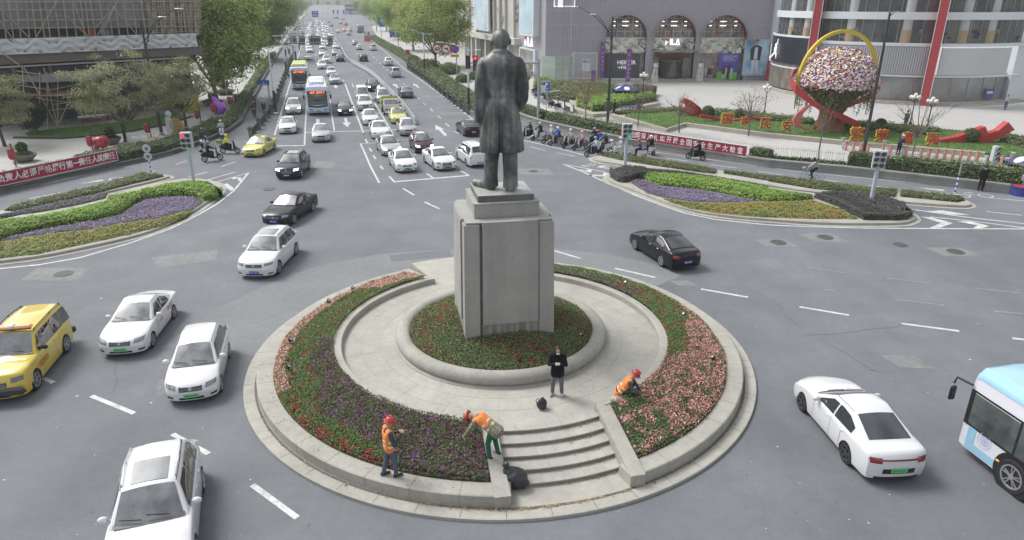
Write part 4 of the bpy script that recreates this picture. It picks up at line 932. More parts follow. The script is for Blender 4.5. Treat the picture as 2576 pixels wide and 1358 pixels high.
# ---------------- people ----------------
def remesh(mb,name,mats,vox,smooth=1,parent=None,it=2,**kw):
 me=mb.mesh(name,mats); o=bpy.data.objects.new('tmp',me); WS.collection.objects.link(o)
 m=o.modifiers.new('r','REMESH'); m.mode='VOXEL'; m.voxel_size=vox; m.use_smooth_shade=True
 if it: s=o.modifiers.new('s','SMOOTH'); s.factor=.5; s.iterations=it
 m2=evalmesh(o); bpy.data.objects.remove(o); bpy.data.meshes.remove(me); m2.name=name
 m2.materials.clear(); m2.materials.append(mats if not isinstance(mats,(list,tuple)) else mats[0])
 return put(name,m2,parent,**kw)
M_bronze=mat('bronze_patina',(.085,.09,.086),.5,.3,noise=[(1.2,.3),(6,.25),(30,.12)],stain=((4.5,4.5,.45),.55),bump=(18,.35,.02),col2=((.18,.188,.18),1.1))
def statue():
 # local: faces +Y (away from camera), feet at z=0, height 5.1
 root=thing('bronze_statue','dark bronze statue of a standing man in long coat with cane on the pedestal','statue',(PC[0]+.02,PC[1]-.08,6.15),radians(3))
 mb=MB()
 # legs and shoes
 for s,fx,fy,tw in ((-1,-.36,.04,.25),(1,.27,-.20,-.1)):
  mb.tube([(s*.24,0,2.2),(s*.27,.0,1.6),(fx*.98,fy+.02,.9),(fx,fy,.45),(fx,fy,.1)],[.27,.27,.24,.225,.25],16)
  mb.cap((fx,fy-.05,.13),(fx+s*tw*.9*(1 if s<0 else 0)-(.30 if s<0 else 0),fy+.48,.10),.17,.13,12); mb.cap((fx,fy-.08,.10),(fx,fy+.1,.12),.17,.17,10)
 # coat: rings, superellipse with pleats below the waist
 prof=[(1.28,.70,.47,-.02),(1.8,.665,.45,-.01),(2.3,.605,.41,0),(2.75,.535,.37,.0),(3.0,.485,.35,0),(3.25,.49,.36,.02),(3.6,.54,.40,.02),(3.95,.60,.42,.0),(4.10,.60,.40,-.02),(4.22,.53,.36,-.01),(4.34,.38,.30,.01),(4.46,.24,.22,.04)]
 R=[]; n=170
 zs=np.linspace(1.28,4.46,58)
 for z in zs:
  a=[np.interp(z,[p[0] for p in prof],[p[k] for p in prof]) for k in (1,2,3)]
  pl=max(0,min(1,(3.05-z)/.9)); ring=[]
  for j in range(n):
   t=2*pi*j/n; c,s_=cos(t),sin(t); e=2.4
   rx=a[0]*abs(c)**(2/e)*(1 if c>0 else -1); ry=a[1]*abs(s_)**(2/e)*(1 if s_>0 else -1)
   f=1+pl*(.055*sin(t*9+.6+.25*sin(z*3))+.04*sin(t*17+z)) -.24*pl*math.exp(-((t-1.5*pi+.05)/.06)**2)-.22*pl*math.exp(-((t-1.5*pi-.42)/.05)**2)-.16*pl*math.exp(-((t-1.5*pi+.5)/.06)**2)-.10*math.exp(-((t-1.5*pi)/.05)**2)*(z>2.9)-.06*math.exp(-((z-3.02)/.05)**2)+.03*sin(z*9+t*4)*math.exp(-((z-3.25)/.3)**2)
   f+=.02*sin(3*t+z*2.2)+.012*sin(7*t-z*3.1)
   ring.append((rx*f,ry*f+a[2],z))
  R.append(ring)
 mb.loft(R)
 # shoulders, back, arms
 mb.cap((-.50,0,4.02),(.50,0,4.02),.25,.25,14); mb.cap((-.26,.0,4.16),(.26,.0,4.16),.22,.22,12)
 mb.cap((-.52,0,4.0),(-.2,0,4.28),.2,.15,12); mb.cap((.52,0,4.0),(.2,0,4.28),.2,.15,12)
 mb.tube([(-.53,.0,4.02),(-.60,-.02,3.7),(-.645,-.04,3.3),(-.665,.02,2.9),(-.67,.10,2.45),(-.67,.14,2.22)],[.24,.225,.215,.205,.20,.20],16)
 mb.cap((-.65,.16,2.25),(-.63,.22,2.02),.12,.10,10)
 mb.tube([(.53,.0,4.02),(.61,-.02,3.7),(.66,-.06,3.25),(.655,-.02,2.98),(.60,.30,2.72),(.54,.5,2.6)],[.24,.225,.215,.215,.19,.16],16)
 mb.cap((.56,.48,2.6),(.5,.62,2.52),.11,.09,10)
 for k in range(5): mb.cap((.56-.02*k,.56,2.52-.05*k),(.5,.66,2.50-.05*k),.04,.035,6)
 for k in range(4): mb.cap((-.65,.10+.06*k,2.06),(-.63,.14+.06*k,1.86+.01*k),.04,.033,6)
 # coat tails edge + collar
 mb.tube([(-.27,-.02,4.30),(-.19,-.16,4.40),(0,-.21,4.43),(.19,-.16,4.40),(.27,-.02,4.30)],.075,10)
 # head
 mb.cap((0,.02,4.3),(0,.03,4.62),.19,.185,14)
 mb.ell((0,.05,4.80),(.275,.34,.285),24); mb.ell((0,.03,4.86),(.24,.3,.235),24); mb.ell((0,-.06,4.80),(.26,.26,.28),20); mb.ell((0,.0,4.70),(.245,.27,.27),20); mb.ell((0,.2,4.66),(.2,.2,.22),14)
 for s in(-1,1): mb.ell((s*.275,.05,4.70),(.05,.08,.11),10); 
 mb.ell((0,.39,4.73),(.05,.08,.09),8)
 o=remesh(mb,'body',M_bronze,.022,parent=root,it=2)
 mb=MB(); mb.tube([(.52,.56,2.60),(.52,.50,1.5),(.53,.46,.06)],[.035,.032,.03],10); mb.ell((.53,.46,.05),(.05,.05,.05),8); mb.cap((.46,.6,2.62),(.58,.52,2.64),.05,.05,8); mb.build('cane',M_bronze,root,smooth=50)
 root.scale=(1,1,1.0)
statue()
SK=mat('skin',(.42,.26,.19),.6); HAIR=mat('hair_black',(.012,.011,.011),.5)
def cloth(n,c,**k): return mat('cloth_'+n,c,.9,noise=[(18,.15)],spec=.2,**k)
KB=dict(pel=(0,0,.93),ch=(0,0,1.28),nk=(0,0,1.47),hd=(.02,0,1.62),shL=(0,.19,1.40),shR=(0,-.19,1.40),elL=(-.03,.25,1.12),elR=(-.03,-.25,1.12),haL=(.05,.24,.88),haR=(.05,-.24,.88),
 hiL=(0,.095,.90),hiR=(0,-.095,.90),knL=(.03,.11,.49),knR=(.03,-.11,.49),anL=(-.02,.12,.09),anR=(-.02,-.12,.09),tL=0.,tR=0.,face=0.)
def V3(p): return Vector(p)
def person(label,loc,rz,K={},top=None,legs=None,shoe=None,helmet=None,hair=None,vox=.016,near=False,group=None,vest=None,scale=1,mask=False,extra=None,skirt=False,name='person'):
 """local x = forward. K overrides joints"""
 k=dict(KB); k.update(K); root=thing(name,label,'person',loc,rz,group); root.scale=(scale,)*3
 J={a:(V3(b) if hasattr(b,'__len__') else b) for a,b in k.items()}
 hd=J['hd']; up=(hd-J['nk']).normalized(); fw=Vector((cos(J['face']),sin(J['face']),0)); fw=(fw-up*fw.dot(up)).normalized(); sd=up.cross(fw)
 def body(mb,d):
  mb.cap(J['nk']-up*.05,hd,.055+d,.055+d,10)
  rt=Matrix((fw,sd,up)).transposed()
  mb.ell(hd+up*.03,(.098+d,.078+d,.118+d),14,rot=rt); mb.ell(hd+fw*.02-up*.045,(.07,.058,.07),10,rot=rt)
  mb.ell(hd+fw*.098-up*.01,(.018,.013,.022),8,rot=rt)
  for s in(-1,1): mb.ell(hd+sd*s*.078,(.02,.012,.03),8,rot=rt)
  mb.cap(J['pel'],J['ch'],.095,.10,12); mb.cap(J['shL'],J['shR'],.06,.06,10)
  for s in 'LR':
   mb.cap(J['sh'+s],J['el'+s],.045,.038,8); mb.cap(J['el'+s],J['ha'+s],.037,.027,8)
   mb.cap(J['hi'+s],J['kn'+s],.075,.05,10); mb.cap(J['kn'+s],J['an'+s],.05,.036,10)
   d_=(J['ha'+s]-J['el'+s]).normalized(); pn=J['ha'+s]; 
   q=d_.cross(Vector((0,0,1))); q=q.normalized() if q.length>.1 else Vector((1,0,0)); 
   mb.cap(pn,pn+d_*.06,.03,.032,8)
   if near:
    w_=d_.cross(q).normalized(); cu=w_ if w_.z<0 else -w_
    for i,l in enumerate((.062,.072,.068,.052)):
     b0=pn+d_*.075+q*(.027-.018*i); b1=b0+d_*l*.55+cu*l*.15; mb.cap(b0,b1,.0105,.010,6); mb.cap(b1,b1+d_*l*.3+cu*l*.45,.010,.008,6)
    b0=pn+d_*.03+q*.032; mb.cap(b0,b0+q*.02+d_*.045+cu*.015,.012,.010,6)
   else: mb.cap(pn+d_*.06,pn+d_*.12,.026,.016,6)
 b=MB(); body(b,0); o=remesh(b,'body',SK,vox if near else .02,parent=root,it=1)
 if top:
  mb=MB(); lf=(J['shL']-J['shR']).normalized()
  for t in (-1,0,1):
   mb.cap(J['pel']+lf*t*.055+V3((0,0,.0)),J['ch']+lf*t*.09,.105,.115,12)
  mb.cap(J['shL'],J['shR'],.075,.075,10); mb.cap(J['nk']-up*.08,J['nk']-up*.02,.08,.065,10)
  for s in 'LR': mb.cap(J['sh'+s],J['el'+s],.068,.056,10); e=J['ha'+s]; mb.cap(J['el'+s],J['el'+s].lerp(e,.94),.055,.042,10)
  if skirt:
   dn=(J['pel']-J['ch']).normalized()
   for t in (-1,0,1): mb.cap(J['ch']+lf*t*.07+dn*.05,J['pel']+dn*.16+lf*t*.085,.125,.14,12)
  remesh(mb,'jacket',top,.018,parent=root,it=2)
 if vest:
  mb=MB(); dn=(J['pel']-J['ch']).normalized(); lf=(J['shL']-J['shR']).normalized()
  for t in (-1,0,1): mb.cap(J['pel']+lf*t*.07+dn*.06,J['ch']+lf*t*.085+dn*-.02,.128,.128,14)
  mb.cap(J['shL'].lerp(J['shR'],.12),J['shR'].lerp(J['shL'],.12),.088,.088,12)
  o=remesh(mb,'safety_vest',vest[0],.016,parent=root,it=2)
  # reflective bands: rings round the torso
  ax=(J['ch']-J['pel']).normalized(); q=ax.cross(lf).normalized(); mb=MB()
  for h in (.22,.62):
   c=J['pel'].lerp(J['ch'],h); P=[]
   for e in (-.028,.028): P.append([c+ax*e+lf*cos(a)*.211+q*sin(a)*.137 for a in np.linspace(0,2*pi,25)[:-1]])
   mb.loft([[tuple(x) for x in r] for r in P],0,cap=False)
   P=[[c+ax*e+lf*cos(a)*.214+q*sin(a)*.14 for a in np.linspace(0,2*pi,25)[:-1]] for e in (-.011,.011)]; mb.loft([[tuple(x) for x in r] for r in P],1,cap=False)
  mb.build('reflective_band',[mat('band_yellow',(.72,.75,.25),.5),mat('band_silver',(.75,.76,.72),.4)],root)
 if legs:
  mb=MB(); mb.cap(J['hiL']+V3((0,-.02,.05)),J['hiR']+V3((0,.02,.05)),.115,.115,12)
  for s in 'LR': mb.cap(J['hi'+s],J['kn'+s],.098,.075,12); mb.cap(J['kn'+s],J['an'+s]+ (J['kn'+s]-J['an'+s]).normalized()*.03,.073,.062,12)
  remesh(mb,'trousers',legs,.018,parent=root,it=2)
 for s in 'LR':
  t=J['t'+s]; f=Vector((cos(t),sin(t),0)); a=J['an'+s]; mb=MB(); mb.cap(a+V3((-.02,0,-.035))-f*.03,a+f*.15+V3((0,0,-.05)),.045,.038,10); mb.cap(a+V3((0,0,-.01)),a+V3((0,0,-.03)),.045,.05,8); mb.build('shoe',shoe or M_blk,root,smooth=60)
 rt=Matrix((fw,sd,up)).transposed()
 if helmet:
  mb=MB(); c=hd+up*.05-fw*.008; 
  if helmet[1]=='hard':
   M_=Matrix.Translation(c)@rt.to_4x4(); mb.lathe([(.165,-.01),(.16,.0),(.132,.005),(.130,.05),(.112,.10),(.07,.132),(.0,.145)],18,M=M_); mb.rbox((0,0,.137),(.2,.03,.02),.008,M=M_); mb.ell((.13,0,-.005),(.06,.09,.012),10,M=M_)
  else:
   mb.ell(c+up*.0,(.15,.128,.142),16,rot=rt); mb.ell(c+fw*.1+up*.02,(.075,.1,.05),10,1,rot=rt)
  mb.build('helmet',[helmet[0],M_glass],root,smooth=60)
 elif hair!=0:
  mb=MB(); mb.ell(hd+up*.045-fw*.022,(.108,.09,.112),14,rot=rt)
  if hair=='long':
   for s in (-1,0,1): mb.cap(hd-fw*.05+sd*s*.05,hd-fw*.06+sd*s*.075-up*.22,.06,.045,10)
   for s in(-1,1): mb.cap(hd+sd*s*.078+up*.02+fw*.02,hd+sd*s*.085-up*.2+fw*.02,.03,.022,8)
  mb.build('hair',HAIR,root,smooth=60)
 if near or mask:
  mb=MB()
  if mask: mb.ell(hd+fw*.066-up*.045,(.048,.058,.048),10,rot=rt); mb.build('face_mask',mat('mask_white',(.68,.72,.76),.8),root,smooth=60)
  mb=MB()
  for s in(-1,1): mb.ell(hd+fw*.088+sd*s*.032+up*.02,(.012,.017,.009),8,rot=rt)
  mb.build('eyes',M_blk,root)
 return root
VO=[cloth('vest_orange',(.75,.24,.07))]; RH=(mat('hard_hat_red',(.42,.05,.045),.35),'hard')
# worker 1: standing on the outer coping, looking at a phone
x,y=G(984,1196,.44)
w1=person('worker in orange vest standing on the outer kerb holding a phone',(x,y,.44),radians(30),dict(hd=(.06,0,1.60),haL=(.33,.08,1.22),haR=(.34,-.08,1.24),elL=(.06,.27,1.08),elR=(.06,-.27,1.08),anL=(-.16,.12,.09),anR=(.10,-.12,.09),knL=(-.04,.11,.5),knR=(.09,-.11,.5)),cloth('dark_jacket',(.06,.065,.075)),cloth('jeans',(.09,.115,.17)),None,RH,vest=VO,near=True,vox=.009)
mb=MB(); mb.rbox((.42,0,1.30),(.015,.08,.16),.006,rot=Matrix.Rotation(radians(-25),4,'Y')); ph=mb.build('mobile_phone',M_blk,label='dark mobile phone held up by the worker standing on the outer kerb',cat='phone'); ph.location=(x,y,.44); ph.rotation_euler[2]=radians(30)
# worker 2: bending over the left bed on the cheek wall
x,y=G(1232,1146,.62)
camo=mat('cloth_camo',(.13,.135,.085),.9,col2=((.30,.28,.20),22),noise=[(35,.2)])
w2=person('worker in orange vest and camouflage jacket bending over the left flower bed',(x,y,.60),radians(160),dict(pel=(-.10,0,.92),ch=(.22,0,1.13),nk=(.40,0,1.17),hd=(.54,0,1.14),shL=(.34,.18,1.12),shR=(.34,-.18,1.12),elL=(.48,.26,.88),elR=(.46,-.24,.86),haL=(.62,.22,.66),haR=(.60,-.18,.64),hiL=(-.10,.095,.88),hiR=(-.10,-.095,.88),knL=(.0,.12,.48),knR=(-.12,-.10,.5),anL=(-.05,.14,.09),anR=(-.2,-.1,.12)),camo,cloth('green_trousers',(.03,.12,.08)),None,RH,vest=VO,near=True,vox=.009,skirt=True)
# worker 3: squatting at the right bed
x,y=G(1570,1003,.72)
w3=person('worker in orange vest squatting at the edge of the pink flower bed',(x,y,.72),radians(-12),dict(pel=(-.16,0,.26),ch=(.08,0,.58),nk=(.18,0,.74),hd=(.27,0,.86),shL=(.14,.19,.68),shR=(.14,-.19,.68),elL=(.30,.24,.44),elR=(.28,-.26,.44),haL=(.48,.14,.26),haR=(.46,-.10,.24),hiL=(-.16,.1,.24),hiR=(-.16,-.1,.24),knL=(.24,.17,.42),knR=(.26,-.17,.40),anL=(.05,.15,.09),anR=(.03,-.15,.09)),cloth('slate_jacket',(.07,.085,.09)),cloth('grey_trousers',(.055,.058,.065)),None,RH,vest=VO,near=True,vox=.009,mask=True)
# woman with phone
x,y=G(1401,992,.72)
w4=person('woman in oversized black hoodie and face mask looking at her phone',(x,y,.71),radians(-95),dict(hd=(.055,0,1.60),haL=(.27,.05,1.24),haR=(.27,-.05,1.25),elL=(.04,.27,1.10),elR=(.04,-.27,1.10),tL=.35,tR=-.35,anL=(-.02,.15,.09),anR=(0,-.15,.09),knL=(.03,.13,.49),knR=(.03,-.13,.49)),cloth('black_hoodie',(.010,.010,.012)),cloth('grey_denim',(.13,.14,.155)),mat('shoe_pale',(.55,.53,.5),.7,col2=((.03,.03,.03),25)),None,'long',vox=.009,near=True,mask=True,skirt=True,scale=.97)
mb=MB(); mb.rbox((.335,0,1.30),(.012,.15,.075),.006,rot=Matrix.Rotation(radians(-30),4,'Y')); ph=mb.build('mobile_phone',[mat('phone_pale',(.5,.52,.55),.3)],label='pale mobile phone held by the woman in the black hoodie',cat='phone'); ph.location=(x,y,.71); ph.rotation_euler[2]=radians(-95); ph.scale=(.97,)*3
# backpack and bin bag
x,y=G(1363,1028,.7); bp=thing('backpack','small black backpack standing on the terrace near the woman','backpack',(x,y,.7),.3)
mb=MB(); mb.ell((0,0,.17),(.16,.11,.19),14); mb.rbox((0,-.10,.12),(.22,.08,.16),.04); remesh(mb,'bag_body',mat('nylon_black',(.018,.018,.02),.5),.015,parent=bp)
mb=MB(); mb.tube([(-.08,.09,.32),(-.12,.2,.2),(-.10,.12,.04)],.014,6); mb.tube([(.08,.09,.32),(.12,.2,.2),(.10,.12,.04)],.014,6); mb.tube([(-.04,0,.35),(0,0,.40),(.04,0,.35)],.012,6); mb.build('strap',M_blk,bp)
x,y=G(1293,1222,.1); mb=MB(); r_=random.Random(5)
mb.ell((0,0,.26),(.36,.30,.28),20); mb.ell((.22,-.05,.14),(.18,.16,.14),14); mb.ell((-.12,0,.45),(.2,.17,.14),14); mb.cap((-.16,0,.5),(-.22,.02,.66),.07,.10,10)
o=remesh(mb,'rubbish_bag',mat('bin_bag',(.012,.013,.018),.22,bump=(9,1.,.08),coat=.5),.02,label='full shiny black rubbish bag leaning on the lowest steps',cat='rubbish bag'); o.location=(x,y,.1)
bmv=o.data
for v in bmv.vertices: v.co+=v.normal*.011*(sin(v.co.x*31+v.co.z*17)*sin(v.co.y*27-v.co.z*23)+.6*sin(v.co.x*60+v.co.y*44))
# ---------------- planted islands ----------------
LB=leaf('leaf_bright',(.33,.50,.09)); LB2=leaf('leaf_bright2',(.22,.37,.07)); LD=leaf('leaf_dark',(.05,.08,.035)); LM=leaf('leaf_hedge',(.115,.17,.065)); LM2=leaf('leaf_hedge2',(.19,.235,.10))
LV=leaf('leaf_violet',(.34,.27,.46)); LV2=leaf('leaf_violet2',(.23,.19,.30)); LY=leaf('leaf_yellow',(.38,.35,.10)); LY2=leaf('leaf_yellow2',(.23,.27,.08)); LY3=leaf('leaf_orange',(.40,.22,.08))
LP=leaf('leaf_plum',(.09,.083,.095)); LP2=leaf('leaf_plum2',(.15,.14,.155)); LR=leaf('leaf_russet',(.19,.13,.08)); LG2=leaf('leaf_lawn',(.12,.22,.045)); LG3=leaf('leaf_lawn2',(.08,.15,.035))
def gp(L,z=0): return [G(p[0],p[1],z) for p in L]
def island(name,pix,label):
 P=smooth_poly(gp(pix),1); mb=MB(); mb.prism(P,-.05,.16); o=offset_in(P,.16); mb.prism(o,.10,.17); 
 o=mb.build(name,M_stone); structure(o)
 mb=MB(); A=P; B=offset_in(P,-.32); n=len(P)
 for i in range(n):
  q=[A[i],A[(i+1)%n],B[(i+1)%n],B[i]]; mb.add([(x,y,.02) for x,y in q],[(0,1,2,3)])
 structure(mb.build('island_gutter',M_pav)); return P
IL=[(-60,672),(0,663),(100,651),(200,631),(300,609),(375,589),(437,564),(487,537),(520,514),(552,490),(560,472),(545,460),(480,452),(400,463),(270,497),(100,535),(0,560),(-60,575)]
PIL=island('left_island',IL,'')
hb=[ZL(*p) for p in [(-200,1130),(0,1090),(300,1000),(700,930),(1000,880),(1200,830),(1330,740),(1450,680),(1650,650),(1850,640),(1990,650),(2060,690)]]
hr_=[ZL(*p) for p in [(2180,655),(2222,600)]]; ht=[ZL(*p) for p in [(2228,545),(2100,462),(1900,455),(1700,480),(1300,570),(1090,605),(1060,660),(800,722),(400,800),(0,850),(-200,880)]]
clipped('clipped_hedge',gp(hb)+gp(hr_)+gp(ht,.55),.62,[LB2,LB,LM2],[.4,.45,.15],.085,330,.0,'bright green wavy clipped hedge on the left island above a violet bed','hedge',group='clipped hedges of the islands',round_=.25,rag=.045)
clipped('flower_bed',gp([ZL(*p) for p in [(-200,1145)]]+hb[1:]+[ZL(2065,700),ZL(1950,785),ZL(1850,800),ZL(1600,865),ZL(1300,910),ZL(900,980),ZL(500,1025),ZL(0,1110)]),.24,[LV2,LV],[.35,.65],.07,420,.0,'violet ground-cover bed on the left island','flower bed',kind='stuff',side=False,rag=.025)
clipped('flower_bed',gp([ZL(*p) for p in [(0,1115),(500,1030),(900,985),(1300,915),(1600,870),(1850,805),(1945,785),(1860,850),(1600,955),(1300,1035),(900,1120),(400,1230),(0,1275),(-200,1290),(-200,1140)]]),.26,[LY2,LY,LR],[.45,.45,.10],.08,380,.0,'yellow-green low planting on the left island','flower bed',kind='stuff',rag=.03)
clipped('low_hedge',gp([ZL(*p) for p in [(0,852),(400,808),(800,730),(1070,665),(1085,610),(900,640),(400,748),(0,838)]]),.3,[LV2,LP2],[.5,.5],.08,260,.0,'thin grey-violet planting strip behind the bright hedge on the left island','hedge',rag=.03)
ML=[(-60,560),(0,549),(140,518),(270,487),(418,452),(430,447),(415,443),(360,445),(280,462),(180,490),(80,515),(0,538),(-60,548)]
PM=island('left_median',ML,'')
clipped('low_hedge',gp([ZL(*p) for p in [(60,790),(150,745),(600,640),(1000,540),(1450,412),(1640,432),(1640,445),(1300,525),(900,630),(500,720),(150,790)]]),.24,[LM2,LR,LM],[.45,.25,.3],.09,260,.1,'russet-green low hedge along the narrow median at the left','hedge',group='low hedges of the medians',rag=.05)
IR=[(1524,457),(1563,472),(1613,490),(1663,510),(1725,531),(1788,543),(1863,552),(1932,557),(2032,565),(2147,568),(2269,567),(2296,560),(2304,551),(2292,538),(2240,520),(2100,497),(1932,478),(1800,460),(1650,437),(1560,433),(1530,443)]
island('right_island',IR,'')
darkL=gp([ZR(*p) for p in [(985,400),(995,450),(1060,492),(1110,503),(1170,497),(1240,468),(1300,452)]])+gp([ZR(*p) for p in [(1300,385),(1345,368),(1390,345),(1350,322),(1230,310),(1110,309),(1010,345)]],.6)
clipped('clipped_hedge',darkL,.72,[LP,LP2],[.6,.4],.075,420,.0,'rounded dark plum hedge at the left end of the right island, round the signal post','hedge',group='clipped hedges of the islands',round_=.3,rag=.045)
clipped('clipped_hedge',gp([ZR(*p) for p in [(1350,325),(1700,352),(2100,412),(2575,497),(2575,522),(2100,432),(1700,388),(1350,368)]],.42)+[],.42,[LP,LP2],[.6,.4],.08,350,.0,'narrow dark plum hedge strip along the back of the right island','hedge',group='clipped hedges of the islands',rag=.045)
gf=[ZR(*p) for p in [(1290,455),(1400,495),(1500,533),(1800,560),(2050,600),(2300,650),(2575,690)]]+[ZS(*p) for p in [(150,690),(300,685),(445,670)]]
gb=[ZS(440,592),ZS(0,538)]+[ZR(*p) for p in [(2575,525),(2100,436),(1700,390),(1345,372),(1295,400)]]
clipped('clipped_hedge',gp(gf)+gp(gb,.42),.5,[LB2,LB,LM2],[.35,.5,.15],.085,330,.0,'bright green clipped hedge in the middle of the right island','hedge',group='clipped hedges of the islands',rag=.045)
clipped('flower_bed',gp([ZR(1185,505)]+gf[:8]+[ZR(2560,697),ZR(2100,712),ZR(1800,704),ZR(1520,662),ZR(1350,612)]),.2,[LV2,LV],[.3,.7],.07,420,.0,'violet ground-cover bed on the right island','flower bed',kind='stuff',side=False,rag=.025)
clipped('flower_bed',gp([ZR(1525,668),ZR(1800,708),ZR(2100,716),ZR(2575,702),ZS(300,692),ZS(450,688),ZS(700,762),ZS(850,842),ZS(900,876),ZS(400,872),ZS(0,858),ZR(2400,848),ZR(2050,812),ZR(1800,768),ZR(1580,700)]),.26,[LY2,LY,LY3],[.35,.5,.15],.08,380,.0,'yellow-green low planting on the right island','flower bed',kind='stuff',rag=.03)
clipped('clipped_hedge',gp([ZS(*p) for p in [(455,655),(700,748),(850,832),(960,882),(1300,886),(1400,872),(1440,830)]])+gp([ZS(*p) for p in [(1442,770),(1380,680),(1200,612),(900,572),(650,560),(480,580)]],.50),.62,[LP,LP2],[.6,.4],.07,430,.0,'big dark plum hedge with rounded end at the right end of the right island','hedge',group='clipped hedges of the islands',round_=.35,rag=.045)
MR=[(1488,402),(1500,408),(1563,418),(1638,432),(1763,448),(1850,458),(1932,470),(2044,488),(2182,505),(2307,516),(2420,524),(2444,520),(2436,511),(2407,502),(2307,491),(2182,480),(2057,463),(1932,451),(1820,435),(1763,427),(1638,407),(1513,391),(1494,395)]
island('right_median',MR,'')
hs=[([(900,205),(1400,268),(1900,348),(2055,382),(2040,412),(1900,398),(1400,325),(1100,275),(905,230)],[]),([(2130,388),(2575,442)],[(500,500),(1000,565),(1290,585),(1270,650),(1000,618),(450,565),(0,490)]),([],[(1330,590),(1500,608),(1900,652),(1972,685),(1890,702),(1500,662),(1330,645)])]
for i,(a,b) in enumerate(hs):
 P=gp([ZR(*p) for p in a]+[ZS(*p) for p in b]+([ZR(2575,482),ZR(2130,410)] if i==1 else []))
 clipped('low_hedge',P,.26,[LM2,LR,LM],[.45,.25,.3],.09,230,.1,['russet-green low hedge of the right median, left piece by the scooters','long russet-green low hedge in the middle of the right median','short russet-green hedge at the right tip of the right median by the striped post'][i],'hedge',group='low hedges of the medians',rag=.05)
# ---------------- right retaining wall, hedge, railing, plaza ----------------
WLd=[(1270,285),(1313,302),(1357,317),(1465,342),(1561,361),(1772,396),(1932,421),(2132,440),(2357,466),(2576,492),(2700,506)]
def Wat(x):
 for a,b in zip(WLd,WLd[1:]):
  if a[0]<=x<=b[0]: return (x,a[1]+(b[1]-a[1])*(x-a[0])/(b[0]-a[0]))
WL=gp(WLd)
M_wall=mat('granite_wall',(.24,.24,.225),.85,noise=[(.9,.12),(9,.1)],stain=((1.2,1.2,.3),.15))
def blockwall(name,L,h,t,label,blk=1.4,mats=None,w0=0.):
 mb=MB(); strip(mb,L,w0,w0+t,-.05,h-.12); strip(mb,L,w0-.05,w0+t+.04,h-.118,h)
 d=0
 for a,b in zip(L,L[1:]):
  a=Vector(a);b=Vector(b);t_=(b-a); LN=t_.length; t_.normalize(); n=Vector((-t_.y,t_.x)); k=int(LN/blk)
  for i in range(k+1):
   p=a+t_*(i*blk+.3); p2=p+n*(w0-.054); q=p+n*(w0-.003)
   if (p-a).length>LN-.1: continue
   mb.add([(q.x-t_.x*.008,q.y-t_.y*.008,0),(q.x+t_.x*.008,q.y+t_.y*.008,0),(q.x+t_.x*.008,q.y+t_.y*.008,h-.12),(q.x-t_.x*.008,q.y-t_.y*.008,h-.12)],[(0,1,2,3)],1)
  q=[a+n*(w0-.004),b+n*(w0-.004)]; mb.add([(*q[0],h*.45),(*q[1],h*.45),(*q[1],h*.45+.015),(*q[0],h*.45+.015)],[(0,1,2,3)],1)
 return mb.build(name,mats or [M_wall,M_joint],label=label,cat='wall')
blockwall('stone_wall',WL,.62,.45,'long low grey block wall along the right-hand road, under the hedge and banner')
def wseg(x0,x1,w0,w1,n=8,zf=0):
 xs=np.linspace(x0,x1,n); L=gp([Wat(x) for x in xs]); return offset_line(L,w0)+offset_line(L,w1)[::-1]
hk=dict(cat='hedge',group='hedges behind the plaza wall',rag=.07)
clipped('roadside_hedge',wseg(1275,1350,.5,1.5),1.15,[LM,LD,LM2],[.4,.3,.3],.14,110,.35,'dark hedge above the wall left of the signal mast, by the statue',**hk)
clipped('roadside_hedge',wseg(1362,1560,.5,1.6),1.15,[LM,LD,LM2],[.4,.25,.35],.14,110,.35,'hedge above the wall behind the row of waiting scooters',**hk)
clipped('roadside_hedge',wseg(1874,1925,.5,1.4),.95,[LM,LD,LM2],[.4,.3,.3],.14,110,.35,'short hedge right of the red banner end',**hk)
clipped('roadside_hedge',wseg(1930,2122,.5,.9),.35,[LM,LD,LM2],[.4,.3,.3],.14,110,.5,'thin ivy-like hedge at the foot of the pale railing',**hk)
clipped('roadside_hedge',wseg(2126,2225,.5,1.7),1.2,[LM,LD,LR],[.45,.35,.2],.13,120,.4,'dark reddish hedge behind the right signal head',**hk)
clipped('roadside_hedge',wseg(2228,2570,.5,1.7,12),1.2,[LM,LM2,LD],[.4,.4,.2],.13,120,.4,'long green hedge behind the standing policeman',**hk)
clipped('roadside_hedge',wseg(2575,2690,.5,1.7),1.2,[LM,LD,LM2],[.4,.3,.3],.13,90,.4,'hedge cut by the right edge of the picture above the wall',**hk)
M_rail=mat('rail_pale',(.45,.45,.42),.6); M_railg=mat('rail_green',(.10,.14,.10),.6)
def railing(x0,x1,w,h0,h1,m,label,step=.16,group='railings along the plaza edge'):
 L=offset_line(gp([Wat(x) for x in np.linspace(x0,x1,10)]),w); mb=MB()
 for a,b in zip(L,L[1:]):
  a=Vector(a);b=Vector(b);ln=(b-a).length
  for i in range(int(ln/step)):
   p=a.lerp(b,i*step/ln); mb.box(p.x-.012,p.x+.012,p.y-.012,p.y+.012,h0,h1)
  for z in (h0+.15,h1-.18): mb.tube([(a.x,a.y,z),(b.x,b.y,z)],.018,4)
 return mb.build('railing',m,label=label,cat='railing',group=group)
railing(1362,1590,1.75,.2,1.75,M_railg,'dark picket railing behind the hedge by the parked scooters')
railing(1590,1870,.75,.5,1.62,M_rail,'pale picket railing behind the right red banner')
railing(1870,2125,.95,.4,1.55,M_rail,'pale picket railing where the cyclist passes')
railing(2228,2690,1.85,.3,1.85,mat('rail_yellow',(.32,.32,.20),.6),'picket railing behind the hedge at the far right')
